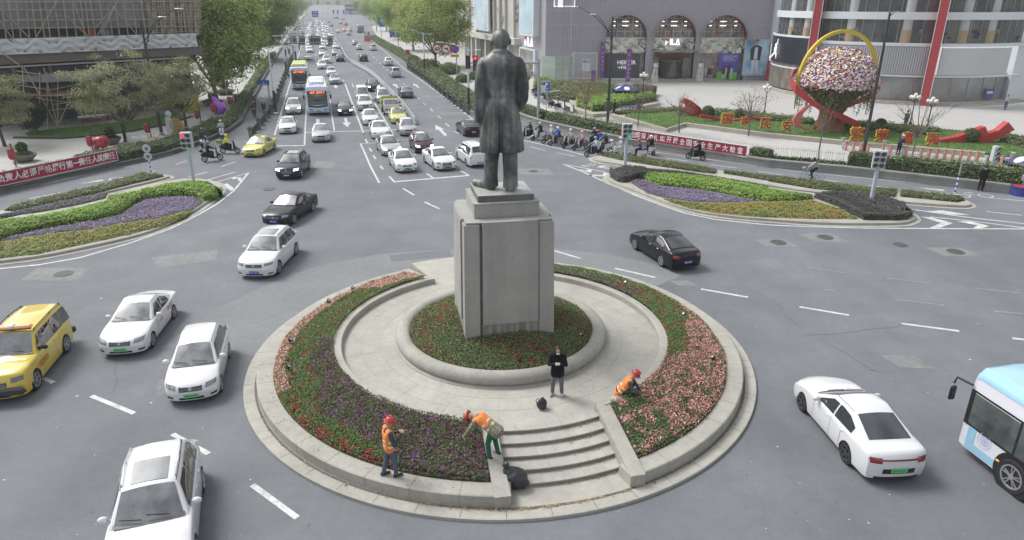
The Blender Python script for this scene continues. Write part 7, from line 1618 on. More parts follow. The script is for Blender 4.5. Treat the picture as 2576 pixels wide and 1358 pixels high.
m=frame((L_/2-.92,1.106,.86),(-1,0,0)); 
for r0,r1 in ((.21,.225),(.13,.145),(.0,.05)): mb.lathe([(r0,0.004),(r1,.004)],24,M=m)
for k in range(10): a=2*pi*k/10; mb.bx((.095*cos(a),.095*sin(a),.004),(.05,.02,.004),0,a,M=m)
mb.build('round_emblem',mat('emblem_blue',(.35,.45,.62),.5),coach)
mb=MB(); mb.box(L_/2-2.0,L_/2-.36,1.1035,1.1075,.33,.55); mb.build('sky_blue_skirt',M_sky,coach)
mb=MB(); mb.box(L_/2-.62,L_/2-.36,1.1035,1.109,.5555,1.0); mb.build('sky_blue_corner',M_sky,coach)
for x in (L_/2-1.45,L_/2-2.6):
 mb=MB(); mb.rbox((x,1.115,.88 if x<2 else .62),(.12,.03,.06),.01); mb.build('side_marker',mat('marker_amber',(.7,.35,.05),.3),coach)
# small lorry
pos,h=from_front((987,292),dict(L=4.6)); tr=thing('small_lorry','small lorry with white cab and yellow-green tipper body behind the yellow taxi','lorry',pos,h,Q)
mb=MB(); mb.loft([[(x,y,z) for y,z in ((-.8,.35),(.8,.35),(.85,1.0),(.80,1.25 if x>1.6 else 1.75),(-.80,1.25 if x>1.6 else 1.75),(-.85,1.0))] for x in (.6,1.35,1.8,2.2)]); mb.build('cab',PAINT['white'],tr,smooth=30)
mb=MB(); mb.add([(1.42,-.72,1.72),(1.42,.72,1.72),(1.86,.76,1.27),(1.86,-.76,1.27)],[(3,2,1,0)]); mb.build('windscreen',M_glass2,tr)
mb=MB(); mb.box(-2.2,.4,-.95,.95,.75,.85); mb.box(-2.2,.4,-.95,-.9,.85,1.6); mb.box(-2.2,.4,.9,.95,.85,1.6); mb.box(.35,.4,-.9,.9,.85,2.0); mb.box(-2.2,-2.15,-.9,.9,.85,1.6); mb.build('tipper_body',mat('tipper_lime',(.38,.40,.06),.5,noise=[(2,.15)]),tr)
for s in(1,-1): mb=MB(); mb.rbox((2.2,s*.58,.72),(.06,.35,.2),.03); mb.build('headlight',M_lamp,tr); mb=MB(); mb.rbox((1.7,s*1.0,1.45),(.08,.16,.28),.03); mb.build('mirror',M_trim,tr)
mb=MB(); mb.rbox((2.21,0,.72),(.05,.7,.2),.02); mb.build('grille',M_trim,tr)
ty,ri=wheel_mesh(.33)
for x in (1.4,-1.3):
 for s in(1,-1): o=put('wheel',ty,tr); o.location=(x,s*.78,.33); o.rotation_euler[2]=0 if s>0 else pi; put('rim',ri,o)
# ---------------- two-wheelers and riders ----------------
SCC={}
def scooter_proto(style):
 t=thing('scooter','x','scooter',(0,0,-50))
 R_=.24 if style!='bicycle' else .32
 for x in (.62,-.60) if style!='bicycle' else (.52,-.50):
  mb=MB(); m=Matrix.Rotation(pi/2,4,'X'); w=.05 if style!='bicycle' else .02
  mb.lathe([(R_*.72 if style!='bicycle' else R_*.93,-w),(R_,-w*.7),(R_,w*.7),(R_*.72 if style!='bicycle' else R_*.93,w)],20,M=m); 
  o=mb.build('wheel',M_tyre if style!='bicycle' else mat('bike_blue',(.08,.25,.55),.5),t,smooth=60); o.location=(x,0,R_)
  mb=MB(); 
  for k in range(5 if style!='bicycle' else 8): mb.bx((0,0,0),(R_*1.6,.012,.02 if style!='bicycle' else .004),0,rot=Matrix.Rotation(pi*k/(5 if style!='bicycle' else 8),4,'Y'))
  mb.build('rim',M_rimd if style!='bicycle' else M_rim,o)
 B='SBODY'; bm=mat('scooter_body',(.5,.5,.5),.3,coat=.7); tm=M_trim
 if style=='bicycle':
  mb=MB(); mb.tube([(.52,0,.32),(.40,0,.62),(.36,0,.95)],.022,6); mb.tube([(.40,0,.62),(-.02,0,.28),(-.50,0,.32)],.028,6); mb.tube([(-.02,0,.28),(-.16,0,.80)],.022,6); mb.tube([(.34,-.25,1.0),(.38,0,.97),(.34,.25,1.0)],.014,6); mb.tube([(-.50,.0,.32),(-.12,0,.62)],.014,6); mb.build('frame',mat('bike_frame',(.45,.55,.62),.4),t,smooth=60)
  mb=MB(); mb.rbox((-.17,0,.84),(.26,.16,.05),.02); mb.build('saddle',M_blk,t); mb=MB(); mb.rbox((.62,0,.88),(.24,.3,.18),.03); mb.build('basket',M_grey,t); return t
 mb=MB(); 
 mb.loft([[(x,-w,z0),(x,w,z0),(x,w*.95,z1),(x,-w*.95,z1)] for x,w,z0,z1 in ((-.82,.05,.52,.66),(-.7,.13,.45,.72),(-.35,.16,.34,.74),(-.1,.15,.28,.70),(.0,.14,.26,.40))]); mb.build('rear_body',bm,t,smooth=40)
 mb=MB(); mb.rbox((.16,0,.27),(.40,.30,.07),.02); mb.build('floorboard',tm,t)
 mb=MB(); mb.loft([[(x+a,-w,z),(x+a,w,z),(x+a+.06,w*.7,z),(x+a+.09,0,z),(x+a+.06,-w*.7,z)] for a,x,w,z in ((0,.34,.15,.28),(.0,.36,.19,.5),(0,.36,.20,.72),(0,.34,.15,.92),(0,.32,.08,1.0))]); mb.build('front_shield',bm,t,smooth=50)
 mb=MB(); mb.loft([[(x,-w,z-.03),(x,w,z-.03),(x,w*.7,z+.03),(x,-w*.7,z+.03)] for x,w,z in ((.38,.07,.50),(.62,.09,.52),(.80,.06,.40))]); mb.build('front_mudguard',bm,t,smooth=50)
 mb=MB(); mb.tube([(.62,.06,.24),(.46,.05,.7),(.38,0,.98)],.025,6); mb.tube([(.62,-.06,.24),(.46,-.05,.7)],.025,6); mb.build('fork',tm,t)
 mb=MB(); mb.tube([(.26,-.34,1.02),(.34,-.1,1.04),(.36,0,1.02),(.34,.1,1.04),(.26,.34,1.02)],.018,6); mb.rbox((.37,0,1.02),(.14,.22,.12),.04); mb.build('handlebar',tm,t)
 mb=MB(); mb.ell((.47,0,.96),(.05,.08,.07),10); mb.build('headlight',M_lens,t,smooth=60)
 for s in(1,-1): mb=MB(); mb.tube([(.32,s*.2,1.04),(.30,s*.26,1.2)],.008,4); mb.rbox((.30,s*.28,1.24),(.02,.11,.07),.01); mb.build('mirror',tm,t)
 mb=MB(); mb.rbox((-.32,0,.78),(.66,.27,.10),.04); mb.build('seat',M_blk,t,smooth=40)
 mb=MB(); mb.tube([(-.72,.14,.42),(-.4,.17,.34)],.035,8); mb.rbox((-.86,0,.56),(.05,.14,.08),.02); mb.build('tail_light',M_tail,t)
 if style=='box': mb=MB(); mb.rbox((-.78,0,.98),(.38,.38,.32),.04); mb.build('top_box',mat('box_yellow',(.45,.42,.04),.5,col2=((.03,.03,.03),6)),t)
 if style=='crate':
  mb=MB(); mb.rbox((-.75,0,.93),(.5,.6,.34),.03); mb.build('blue_crate',mat('crate_blue',(.02,.12,.5),.5),t); mb=MB(); mb.rbox((-.75,-.1,1.22),(.42,.36,.22),.03); mb.build('red_crate',mat('crate_red',(.5,.04,.04),.5),t)
 if style=='tail': mb=MB(); mb.rbox((-.78,0,.92),(.30,.34,.24),.08); mb.build('top_box',bm,t,smooth=50)
 if style=='apron': mb=MB(); mb.loft([[(.30,-.3,.95),(.34,.0,.98),(.30,.3,.95)],[(.36,-.34,.6),(.44,0,.62),(.36,.34,.6)],[(.2,-.36,.3),(.3,0,.3),(.2,.36,.3)]],0,None,False,False); mb.build('wind_apron',mat('apron',(.5,.38,.36),.9),t)
 return t
def scoot(style,col,f,r,label,group,pos=None,hd=None):
 if style not in SCC: SCC[style]=(tree(scooter_proto(style)),[])
 if pos is None:
  a=Vector(G(*f)); b=Vector(G(*r)); t_=(a-b).normalized(); m=(a+b)/2; pos=(m.x,m.y); hd=atan2(t_.y,t_.x)
 c=dup(SCC[style][0],pos,hd,label,group,'bicycle' if style=='bicycle' else 'scooter',sub={'scooter_body':PAINT[col]} if col else None)
 if style=='bicycle': c.name='bicycle'
 return pos,hd
KR=dict(pel=(-.30,0,.86),ch=(-.24,0,1.16),nk=(-.20,0,1.34),hd=(-.15,0,1.49),shL=(-.22,.18,1.28),shR=(-.22,-.18,1.28),elL=(-.02,.27,1.08),elR=(-.02,-.27,1.08),haL=(.20,.27,1.05),haR=(.20,-.27,1.05),hiL=(-.28,.1,.82),hiR=(-.28,-.1,.82),knL=(.08,.16,.74),knR=(.08,-.16,.74),anL=(.06,.15,.36),anR=(.06,-.15,.36))
KBk=dict(KR); KBk.update(pel=(-.18,0,.95),ch=(-.08,0,1.25),nk=(-.02,0,1.42),hd=(.04,0,1.56),shL=(-.05,.18,1.36),shR=(-.05,-.18,1.36),elL=(.12,.24,1.16),elR=(.12,-.24,1.16),haL=(.30,.22,1.03),haR=(.30,-.22,1.03),hiL=(-.16,.1,.92),hiR=(-.16,-.1,.92),knL=(.10,.12,.62),knR=(.14,-.12,.72),anL=(-.02,.12,.26),anR=(.05,-.12,.40))
C_=dict(black=cloth('black',(.015,.015,.018)),navy=cloth('navy',(.03,.04,.08)),blue=cloth('blue',(.02,.08,.42)),white=cloth('white',(.5,.52,.54)),beige=cloth('beige',(.42,.38,.30)),pink=cloth('pink',(.48,.32,.30)),purple=cloth('purple',(.12,.10,.22)),yellow=cloth('yellow_jacket',(.62,.66,.08)),brown=cloth('brown',(.12,.08,.07)),grey=cloth('grey',(.16,.17,.18)),denim=cloth('denim',(.07,.10,.17)),mauve=cloth('mauve',(.38,.34,.36)))
HE=dict(white=mat('helmet_white',(.65,.66,.68),.25,coat=1),black=mat('helmet_black',(.02,.02,.022),.25,coat=1),blue=mat('helmet_blue',(.12,.25,.6),.25,coat=1),red=mat('helmet_red',(.5,.05,.05),.25,coat=1),pink=mat('helmet_pink',(.65,.45,.45),.3,coat=1),yellow=mat('helmet_yellow',(.7,.5,.03),.25,coat=1),grey=mat('helmet_grey',(.2,.21,.22),.3,coat=1))
def rider(pos,hd,top,legs,hel,label,K=None,skirt=False,group='scooter riders'):
 return person(label,(pos[0],pos[1],0),hd,K or KR,C_[top],C_[legs],None,(HE[hel],'moto') if hel else None,vox=.02,skirt=skirt,group=group)
ZZ=lambda x,y:(1289+x/4.55,207.5+y/4.55)
Y7=lambda x,y:(440+x/6.545,207.5+y/6.545)
WG='scooters waiting by the right-hand wall'
RD=[('plain','black',(140,645),(225,640),'dark scooter at the far left of the waiting row, next to the statue','black','navy','grey','dark-clad rider with grey helmet, first at left of the waiting row'),
('apron','white',(250,663),(345,652),'white scooter with pale wind apron in the waiting row','black','black','white','black-jacketed rider with white helmet on the white scooter with apron'),
('plain','grey',(378,698),(470,690),'small grey scooter loaded with white bags in the waiting row','white','grey','white','rider in pale coat and white helmet behind white bags'),
('plain','gold',(455,720),(548,712),'slim beige scooter under the rider in blue','blue','navy','white','rider in bright blue jacket with pale helmet'),
('apron','black',(597,752),(700,736),'dark scooter with long pale apron in the waiting row','beige','grey','white','rider in beige hooded coat in the middle of the waiting row'),
('apron','grey',(710,776),(840,762),'dark scooter with yellow bag at its front in the waiting row','pink','navy','pink','rider in dusty pink coat with pink helmet'),
('crate','black',(862,745),(985,712),'black scooter carrying blue and red crates','black','black','blue','rider in black beside blue and red crates'),
('tail','white',(985,800),(1092,790),'white scooter with round white top box','black','navy','grey','rider in black in front of the round white top box'),
('plain','dkblue',(842,850),(1015,838),'dark blue scooter at the front of the waiting row, nearest the median tip','white','navy','blue','rider in white jacket with blue helmet at the front of the waiting row'),
('plain','white',(1150,848),(1270,845),'white scooter half hidden behind the signal post','white','white','white','rider in white partly behind the signal post'),
('plain','white',(1342,862),(1500,876),'white scooter just right of the signal post','purple','black','red','rider in purple padded jacket with red helmet'),
('plain','silver',(1500,798),(1636,848),'silver scooter behind the rider in purple','black','black','white','rider in black with white helmet below the red banner'),
('plain','black',(2025,875),(2165,893),'black scooter riding alone below the right end of the red banner','black','black','black','rider in black hooded coat alone below the banner')]
for st,col,f,r,sl,tp,lg,he,rl in RD:
 p,h=scoot(st,col,ZZ(*f),ZZ(*r),sl,WG if 'alone' not in sl else None); rider(p,h,tp,lg,he,rl,skirt=tp in('beige','pink','white'))
LD_=[('box','dkblue',(1045,1165),(785,1168),'dark blue scooter with yellow-black delivery box next to the yellow taxi','yellow','black','yellow','delivery rider in yellow jacket and yellow helmet'),
('tail','black',(755,1275),(490,1308),'black scooter with black top box nearest the left signal post','black','black','grey','rider in black crouched behind an orange bag near the signal post'),
('plain','white',(560,1010),(420,1100),'white scooter with blue cover half behind the left signal head','navy','black','black','rider in dark clothes behind the left signal head'),
('plain','white',(770,955),(800,860),'white scooter coming round the left bend','white','white','white','rider in pale clothes coming round the left bend'),
('plain','dkblue',(1322,615),(1310,520),'dark scooter coming down the left cycle lane in front','brown','brown','black','rider in brown jacket coming down the left cycle lane'),
('plain','black',(1318,470),(1312,400),'second dark scooter close behind in the left cycle lane','brown','black','grey','rider in brown behind another in the left cycle lane'),
('plain','dkblue',(1475,522),(1462,425),'blue scooter by the planter fence in the left cycle lane','white','black','white','rider in patterned white top by the planter fence')]
for st,col,f,r,sl,tp,lg,he,rl in LD_:
 p,h=scoot(st,col,Y7(*f),Y7(*r),sl,None); rider(p,h,tp,lg,he,rl)
# farther two-wheelers on both cycle lanes
for i,((px,py),tp,hh,l) in enumerate((((719,141),'purple',AVH+pi,'distant rider in violet on the left cycle lane'),((728,138),'navy',AVH+pi,'distant rider in navy next to the one in violet'),((722,122),'black',AVH+pi,'distant rider in black on the left cycle lane below the sign boards'),((1057,170),'white',AVH,'rider in white on the right cycle lane by the hedge'),((1230,142),'black',AVH,'rider in black on the right cycle lane far up'),((1007,132),'navy',AVH,'rider in navy far up the right cycle lane'))):
 if px==1230: px,py=1012,139
 x,y=G(px,py); scoot('plain',['dkblue','black','white'][i%3],None,None,['violet-side','navy-side','black-side','hedge-side','upper','uppermost'][i]+' distant scooter under its rider on the cycle lane','distant scooters',(x,y),hh); rider((x,y),hh,tp,'black',['black','white'][i%2],l)
pk=[(602,365,'parked scooter with grey body, nearest of the parked row by the stone planter','grey'),(500,318,'second parked scooter from the planter, black','black'),(425,298,'third parked scooter from the planter','black'),(360,268,'fourth parked scooter from the planter, with pale shield','silver'),(335,240,'fifth parked scooter in the row behind the mast','black'),(300,215,'sixth parked scooter in the row behind the mast','white'),(262,195,'seventh parked scooter in the row, half behind the mast','black'),(240,165,'eighth parked scooter in the row, beside the statue elbow','grey'),(225,135,'last visible parked scooter of the row at the statue elbow','black')]
for i,(x,y,l,c) in enumerate(pk):
 p=G(*ZZ(x+60,y)); scoot('plain',c,None,None,l,'parked scooters in a row',(p[0],p[1]),radians(-18+5*(i%3)))
# cyclist
p,h=scoot('bicycle',None,ZS(365,455),ZS(512,468),'blue-wheeled shared bicycle ridden along the right-hand road',None)
cy=person('cyclist in pale brown coat with pink backpack riding the blue bicycle',(p[0],p[1],0),h,KBk,C_['mauve'],C_['black'],None,None,'long',vox=.018)
mb=MB(); mb.rbox((-.26,0,1.22),(.14,.28,.38),.06,rot=Matrix.Rotation(radians(12),4,'Y')); o=mb.build('backpack',mat('bag_pink',(.5,.36,.42),.8),label='pale pink backpack on the back of the cyclist',cat='backpack',smooth=50); o.location=(p[0],p[1],0); o.rotation_euler[2]=h
# police and pedestrians
def ped_(px,z,rz,top,legs,label,hel=None,hair=1,K={},mask=False,s=1): x,y=G(px[0],px[1],z); return person(label,(x,y,z),rz,K,C_[top],C_[legs],None,hel,hair,vox=.018,mask=mask,scale=s)
cap=(mat('police_cap',(.012,.014,.022),.6),'hard')
ped_((2465,480),0,radians(-100),'black','black','policeman in dark uniform and white mask standing in front of the long green hedge',cap,mask=True)
ped_((1525,288),.12,radians(-30),'black','black','policeman in dark uniform, left of the black lamp post box',cap,K=dict(anL=(.12,.12,.09),knL=(.12,.11,.48)))
ped_((1545,291),.12,radians(150),'black','black','policeman in dark uniform walking, right of the black lamp post box',cap,K=dict(anL=(.14,.12,.09),knL=(.12,.11,.48),anR=(-.16,-.12,.1)))
ped_((2258,390),.12,radians(20),'navy','black','person with white cap bending over a shared bicycle at the orange posts',(HE['white'],'hard'),K=dict(hd=(.22,0,1.52),nk=(.14,0,1.40),ch=(.08,0,1.22),haL=(.4,.15,1.0),haR=(.4,-.15,1.0),elL=(.2,.22,1.12),elR=(.2,-.22,1.12),shL=(.12,.18,1.34),shR=(.12,-.18,1.34)))
ped_((2528,276),.12,radians(200),'mauve','denim','pedestrian in light top walking on the plaza near the right edge',K=dict(anL=(.16,.12,.09),anR=(-.18,-.12,.1)))
ped_((2276,322),.34,radians(100),'grey','black','person in grey standing on the plaza behind the wide bare tree')
for i,p in enumerate(((1031,152),(1014,150),(996,120),(975,112))):
 x,y=G(*p); 
# ---------------- street furniture ----------------
def pole_lamp(base,h,arms,label,m,foot=None,r=.09,group=None,headm=None,name='street_lamp'):
 x,y=G(*base); t=thing(name,label,'street lamp',(x,y,.05),0,group)
 mb=MB(); mb.tube([(0,0,0),(0,0,h*.5),(0,0,h)],[r*1.2,r,r*.7],12); mb.lathe([(r*2.2,0),(r*2.2,.12),(r*1.2,.2)],12); mb.build('pole',m,t,smooth=50)
 if foot: mb=MB(); mb.tube([(0,0,.02),(0,0,foot)],r*1.28,12); mb.build('dark_foot',M_dark,t,smooth=50)
 for (dx,dy,dz,rise) in arms:
  mb=MB(); mb.tube([(0,0,h-.15-rise),(dx*.5,dy*.5,h-rise*.35+dz*.6),(dx,dy,h+dz)],[.05,.04,.03],8); mb.build('arm',m,t,smooth=50)
  mb=MB(); d=Vector((dx,dy,0)).normalized(); mb.rbox((dx+d.x*.35,dy+d.y*.35,h+dz),(.75,.24,.09),.04,rz=atan2(dy,dx)); mb.build('lamp_head',headm or M_white,t,smooth=40)
 return t
R90=Vector((AV.y,-AV.x,0))
W_='white street lamps along the avenue'
def arm(l,dz=.5,rise=.2): return (R90.x*l,R90.y*l,dz,rise)
pole_lamp((695,287),7.0,[arm(2.6),arm(-1.0,-.4)],'white street lamp with dark foot at the start of the left planter fence',M_white,2.6,.12,W_)
pole_lamp((722,195),7.0,[arm(2.8),arm(-.8,-.3)],'white street lamp with dark foot, second up the left side',M_white,2.6,.12,W_)
pole_lamp((746,160),7.4,[arm(2.8),arm(-.8,-.3)],'white street lamp, third up the left side behind the sign boards',M_white,2.4,.12,W_)
pole_lamp((754,128),7.2,[arm(2.8),arm(-.8,-.3)],'white street lamp, fourth up the left side',M_white,2.4,.12,W_)
pole_lamp((763,96),7.2,[arm(2.8)],'white street lamp, farthest one up the left side',M_white,2.4,.12,W_)
pole_lamp((1180,284),7.2,[arm(-2.8,.6),arm(.8,-.3)],'white street lamp with dark foot between planter fence end and statue',M_white,2.8,.12,W_)
pole_lamp((1069,186),7.0,[arm(-2.8,.6),arm(.9,-.3)],'white street lamp halfway up the right planter fence',M_white,2.6,.12,W_)
pole_lamp((948,80),6.6,[arm(-2.8,.6)],'white street lamp far up the right side behind the red bus',M_white,2.4,.12,W_)
pole_lamp((1528,312),10.6,[(-3.4,.6,.9,1.6),(-1.6,.3,.2,2.2)],'tall black lamp post with double curved arm in front of the ribbed store',M_dark,None,.13,'tall black lamp posts',M_white)
mb=MB(); x,y=G(1528,312); mb.rbox((x,y-.25,1.9),(.62,.4,1.0),.05); mb.build('junction_box',mat('box_grey',(.05,.055,.055),.5),label='dark grey box strapped to the tall lamp post at the lawn tip',cat='box')
pole_lamp((2172,386),11.2,[(0,-.9,0,.2)],'tall black lamp post in front of the flower basket',M_dark,None,.115,'tall black lamp posts',M_grey)
pole_lamp((408,343),10.4,[(3.2,.2,1.0,1.6),(1.6,.1,.3,2.2)],'tall dark lamp post with curved arm in front of the scaffolded building',M_dark,None,.13,'tall black lamp posts',M_white)
pole_lamp((316,360),3.6,[],'plain dark post beside the white-footed autumn tree',M_dark,None,.09,None,name='post')
# globe lamps
def globes(base,yt,label,s=1.):
 x,y=G(*base); h=HT(base,yt)-.3; t=thing('globe_lamp',label,'street lamp',(x,y,.1),0,'plaza lamps with clusters of white globes'); mb=MB(); mb.tube([(0,0,0),(0,0,h-.5)],[.07,.05],8)
 mb.lathe([(.16,0),(.14,.3),(.07,.5)],10)
 for k in range(5): a=2*pi*k/5; mb.tube([(0,0,h-.7),(.28*cos(a),.28*sin(a),h-.55),(.38*cos(a),.38*sin(a),h-.28)],.02,5)
 mb.build('pole',M_dark,t,smooth=50)
 for k in range(6): a=2*pi*k/5; mb=MB(); mb.ell((.38*cos(a) if k<5 else 0,.38*sin(a) if k<5 else 0,h-.12 if k<5 else h+.12),(.19,.19,.2),10); mb.build('globe',mat('globe_white',(.75,.73,.66),.3),t,smooth=80)
globes((1615,262),183,'globe lamp in front of the ribbed store entrance'); globes((1922,290),213,'globe lamp left of the flower basket'); globes((2330,330),246,'globe lamp behind the wide bare tree'); globes((2288,318),236,'small globe lamp left of the wide bare tree top')
# traffic signals
M_sig=mat('signal_grey',(.46,.50,.52),.5); M_sigp=mat('signal_pole',(.43,.50,.56),.5); M_lensd=mat('signal_lens',(.07,.09,.10),.3)
def signal6(base,yt,face,label,cols=2,lit=None,litm=None,r=.13):
 x,y=G(*base); H=HT(base,yt); t=thing('traffic_signal',label,'traffic light',(x,y,0),face,'grey traffic signals on posts')
 hb=1.12; wd=.74 if cols==2 else .40
 mb=MB(); mb.tube([(0,0,0),(0,0,H-hb)],[r,r*.9],14); mb.build('post',M_sigp,t,smooth=60)
 mb=MB(); mb.rbox((0,0,H-hb/2),(wd,.34,hb),.03); mb.build('housing',M_sig,t)
 for c in range(cols):
  for k in range(3):
   px=(c-.5)*.35 if cols==2 else 0; z=H-.2-k*.35
   mb=MB(); mb.lathe([(.0,.0),(.135,.0)],16,M=Matrix.Translation((px,-.178,z))@Matrix.Rotation(pi/2,4,'X')); mb.build('lens',litm if lit==(c,k) else M_lensd,t)
   mb=MB(); mb.lathe([(.15,-.0),(.15,.14)],16,M=Matrix.Translation((px,-.17,z))@Matrix.Rotation(pi/2,4,'X'),a0=-.35,a1=pi+.35); mb.lathe([(.15,0),(.138,0)],16,M=Matrix.Translation((px,-.175,z))@Matrix.Rotation(pi/2,4,'X')); mb.build('visor',mat('visor_grey',(.2,.22,.23),.5),t,smooth=60)
 return t
lr=mat('lens_red',(.75,.03,.05),.4,emit=1.2); lg=mat('lens_green',(.05,.4,.25),.4,emit=.5)
signal6((490,470),332,radians(6),'six-lens traffic signal with a red light on, on the left island',2,(0,0),lr)
signal6((1571,436),310,radians(0),'six-lens traffic signal at the left end of the right island',2,(1,2),lg)
signal6((2188,522),378,radians(-22),'six-lens traffic signal rising out of the big dark hedge',2)
signal6((2487,446),367,radians(8),'three-lens traffic signal behind the hedge near the right edge',1,r=.1)
# mast arm signal
x,y=G(1354,312); t=thing('signal_mast','grey mast with long arm holding the red arrow signal behind the statue','traffic light',(x,y,0)); H=HT((1354,312),158)
xe=V(1196,158,y)[0]-x
mb=MB(); mb.tube([(0,0,0),(0,0,H+.4)],[.17,.12],14); mb.lathe([(.3,0),(.3,.15),(.18,.3)],14); mb.build('pole',mat('mast_grey',(.33,.36,.38),.5),t,smooth=60)
mb=MB(); mb.tube([(0,0,H),(xe-.6,0,H)],[.12,.07],10); mb.build('arm',MC['mast_grey'],t,smooth=60)
mb=MB(); mb.rbox((xe,-.2,H),(.5,.3,1.5),.04); mb.build('housing',M_blk,t)
for k in range(3): mb=MB(); mb.lathe([(0,0),(.17,0)],16,M=Matrix.Translation((xe,-.36,H+.47-k*.47))@Matrix.Rotation(pi/2,4,'X')); mb.build('lens',lr if k==0 else M_lensd,t)
mb=MB(); mb.rbox((xe-.75,-.2,H+.1),(.5,.2,1.3),.03); mb.build('side_panel',mat('panel_maroon',(.06,.02,.03),.5),t)
mb=MB(); mb.rbox((.45,-.1,H-2.6),(.5,.3,.7),.04); mb.rbox((.3,-.1,H-3.7),(.4,.25,.6),.03); mb.tube([(0,0,H-1.9),(1.2,0,H-1.8)],.03,6); mb.tube([(0,0,H-3.0),(2.2,0,H-2.75)],.04,6); mb.build('equipment_box',M_white,t)
x,y=G(1374,285); t=thing('parking_sign','blue parking sign with white P on a short post by the mast','sign',(x,y,.1)); mb=MB(); mb.tube([(0,0,0),(0,0,3.2)],.04,8); mb.build('post',M_grey,t); mb=MB(); mb.rbox((0,-.08,2.9),(.72,.04,1.1),.02); mb.build('plate',mat('sign_blue',(.02,.10,.45),.5),t)
mb=MB(); v,f=text_vf('P',.46,.03); mb.add(v,f,0,frame((0,-.104,3.12),(1,0,0))); v,f=text_vf('非机动车',.13,.0); mb.add(v,f,0,frame((0,-.104,2.72),(1,0,0))); v,f=text_vf('停放处',.13,.0); mb.add(v,f,0,frame((0,-.104,2.52),(1,0,0))); mb.build('lettering',M_pt,t)
# round prohibition signs
x,y=G(1150,200); Hs=HT((1150,200),124); t=thing('road_signs_post','grey post carrying three round prohibition signs side by side','sign',(x,y,.1)); s_=lambda px:V(px,124,y)[0]-x
mb=MB(); mb.tube([(0,0,0),(0,0,Hs+.5)],.09,8); mb.tube([(0,0,Hs+.1),(s_(1095),0,Hs+.1)],.04,6); mb.build('post',M_grey,t)
for px,kind in ((1100,'60'),(1122,'horn'),(1144,'park')):
 sx=s_(px); m=Matrix.Translation((sx,-.12,Hs))@Matrix.Rotation(pi/2,4,'X'); mb=MB(); R_=.72
 mb.lathe([(0,0),(R_,0),(R_,-.03)],28,M=m,mi=1); mb.lathe([(0,.004),(R_*.82,.004)],28,M=m,mi=0 if kind!='park' else 2)
 if kind=='60': v,f=text_vf('60',.7,.03); mb.add(v,f,3,frame((sx,-.13,Hs),(1,0,0)))
 if kind=='horn': mb.prism([(-.35,-.05),(.1,-.12),(.35,-.28),(.35,.22),(.1,.1),(-.35,.1)],0.0,.004,3,frame((sx,-.128,Hs),(1,0,0))); mb.bx((sx,-.136,Hs),(1.1,.004,.10),1,rot=Matrix.Rotation(radians(40),4,'Y'))
 if kind=='park': mb.bx((sx,-.134,Hs),(1.1,.004,.10),1,rot=Matrix.Rotation(radians(45),4,'Y')); mb.bx((sx,-.137,Hs),(1.1,.004,.10),1,rot=Matrix.Rotation(radians(-45),4,'Y'))
 mb.build('sign_disc',[mat('sign_white',(.7,.7,.7),.5),mat('sign_red',(.5,.02,.03),.5),MC['sign_blue'],M_blk],t)
mb=MB(); mb.rbox((s_(1144),-.1,Hs-1.1),(1.4,.04,.42),.02,0); v,f=text_vf('严禁停车',.26,.01); mb.add(v,f,1,frame((s_(1144),-.125,Hs-1.1),(1,0,0))); mb.build('yellow_plate',[mat('sign_yellow',(.65,.42,.03),.5),M_blk],t)
# blue direction signs
def board(base,px0,px1,y0,y1,label,lines,arrow_=False,group=None,col='sign_blue',th=.1):
 x,y=G(*base); t=thing('direction_sign',label,'sign',(x,y,.1),0,group); a=V(px0,y0,y);b=V(px1,y1,y); w_=b[0]-a[0]; hh=a[1]-b[1]; cx_=(a[0]+b[0])/2-x; cz=(a[1]+b[1])/2
 mb=MB(); mb.tube([(0,0,0),(0,0,cz)],.09,8); mb.tube([(0,0,cz),(cx_,0,cz)],.06,6); mb.build('post',M_grey,t)
 mb=MB(); mb.rbox((cx_,-.12,cz),(w_,th,hh),.03); mb.build('plate',MC[col],t); mb=MB()
 for i,(tx,k,oz,ww) in enumerate(lines): v,f=text_vf(tx,hh*k,.01,w_*ww if ww else None); mb.add(v,f,0,frame((cx_,-.12-th/2-.006,cz+hh*oz),(1,0,0)))
 if arrow_: mb.prism([(-.04*hh,-.3*hh),(.04*hh,-.3*hh),(.04*hh,.05*hh),(.12*hh,.05*hh),(0,.2*hh),(-.12*hh,.05*hh),(-.04*hh,.05*hh)],0,.01,0,frame((cx_,-.12-th/2-.006,cz),(1,0,0)))
 if mb.v: mb.build('lettering',M_pt,t)
 return t
board((1003,127),980,1009,77,95,'blue direction sign with white arrow on the right pavement',[('汉中路方向',.2,.32,.7),('新街口',.16,-.38,.6)],True)
board((680,262),650,679,203,216,'light blue lane sign with white arrow at the left planter fence',[('非机动车道',.22,-.32,.8)],True,col='sign_blue')
board((765,75),784,802,28,43,'large blue overhead direction sign far up the avenue',[('中山路',.2,.25,.6),('鼓楼  珠江路',.2,-.2,.8)])
board((960,95),953,968,45,68,'tall blue board behind a white street lamp on the right',[('地铁',.2,.2,.6)])
for i,px in enumerate((839,850,865,882)): board((px+2,60+i),px-2.5,px+2.5,25+i*.3,34+i*.5,'small blue banner sign over the far road, '+['leftmost','second from left','third from left','rightmost'][i]+' of four',[('↑',.6,0,.4)],group='blue banner signs over the far road')
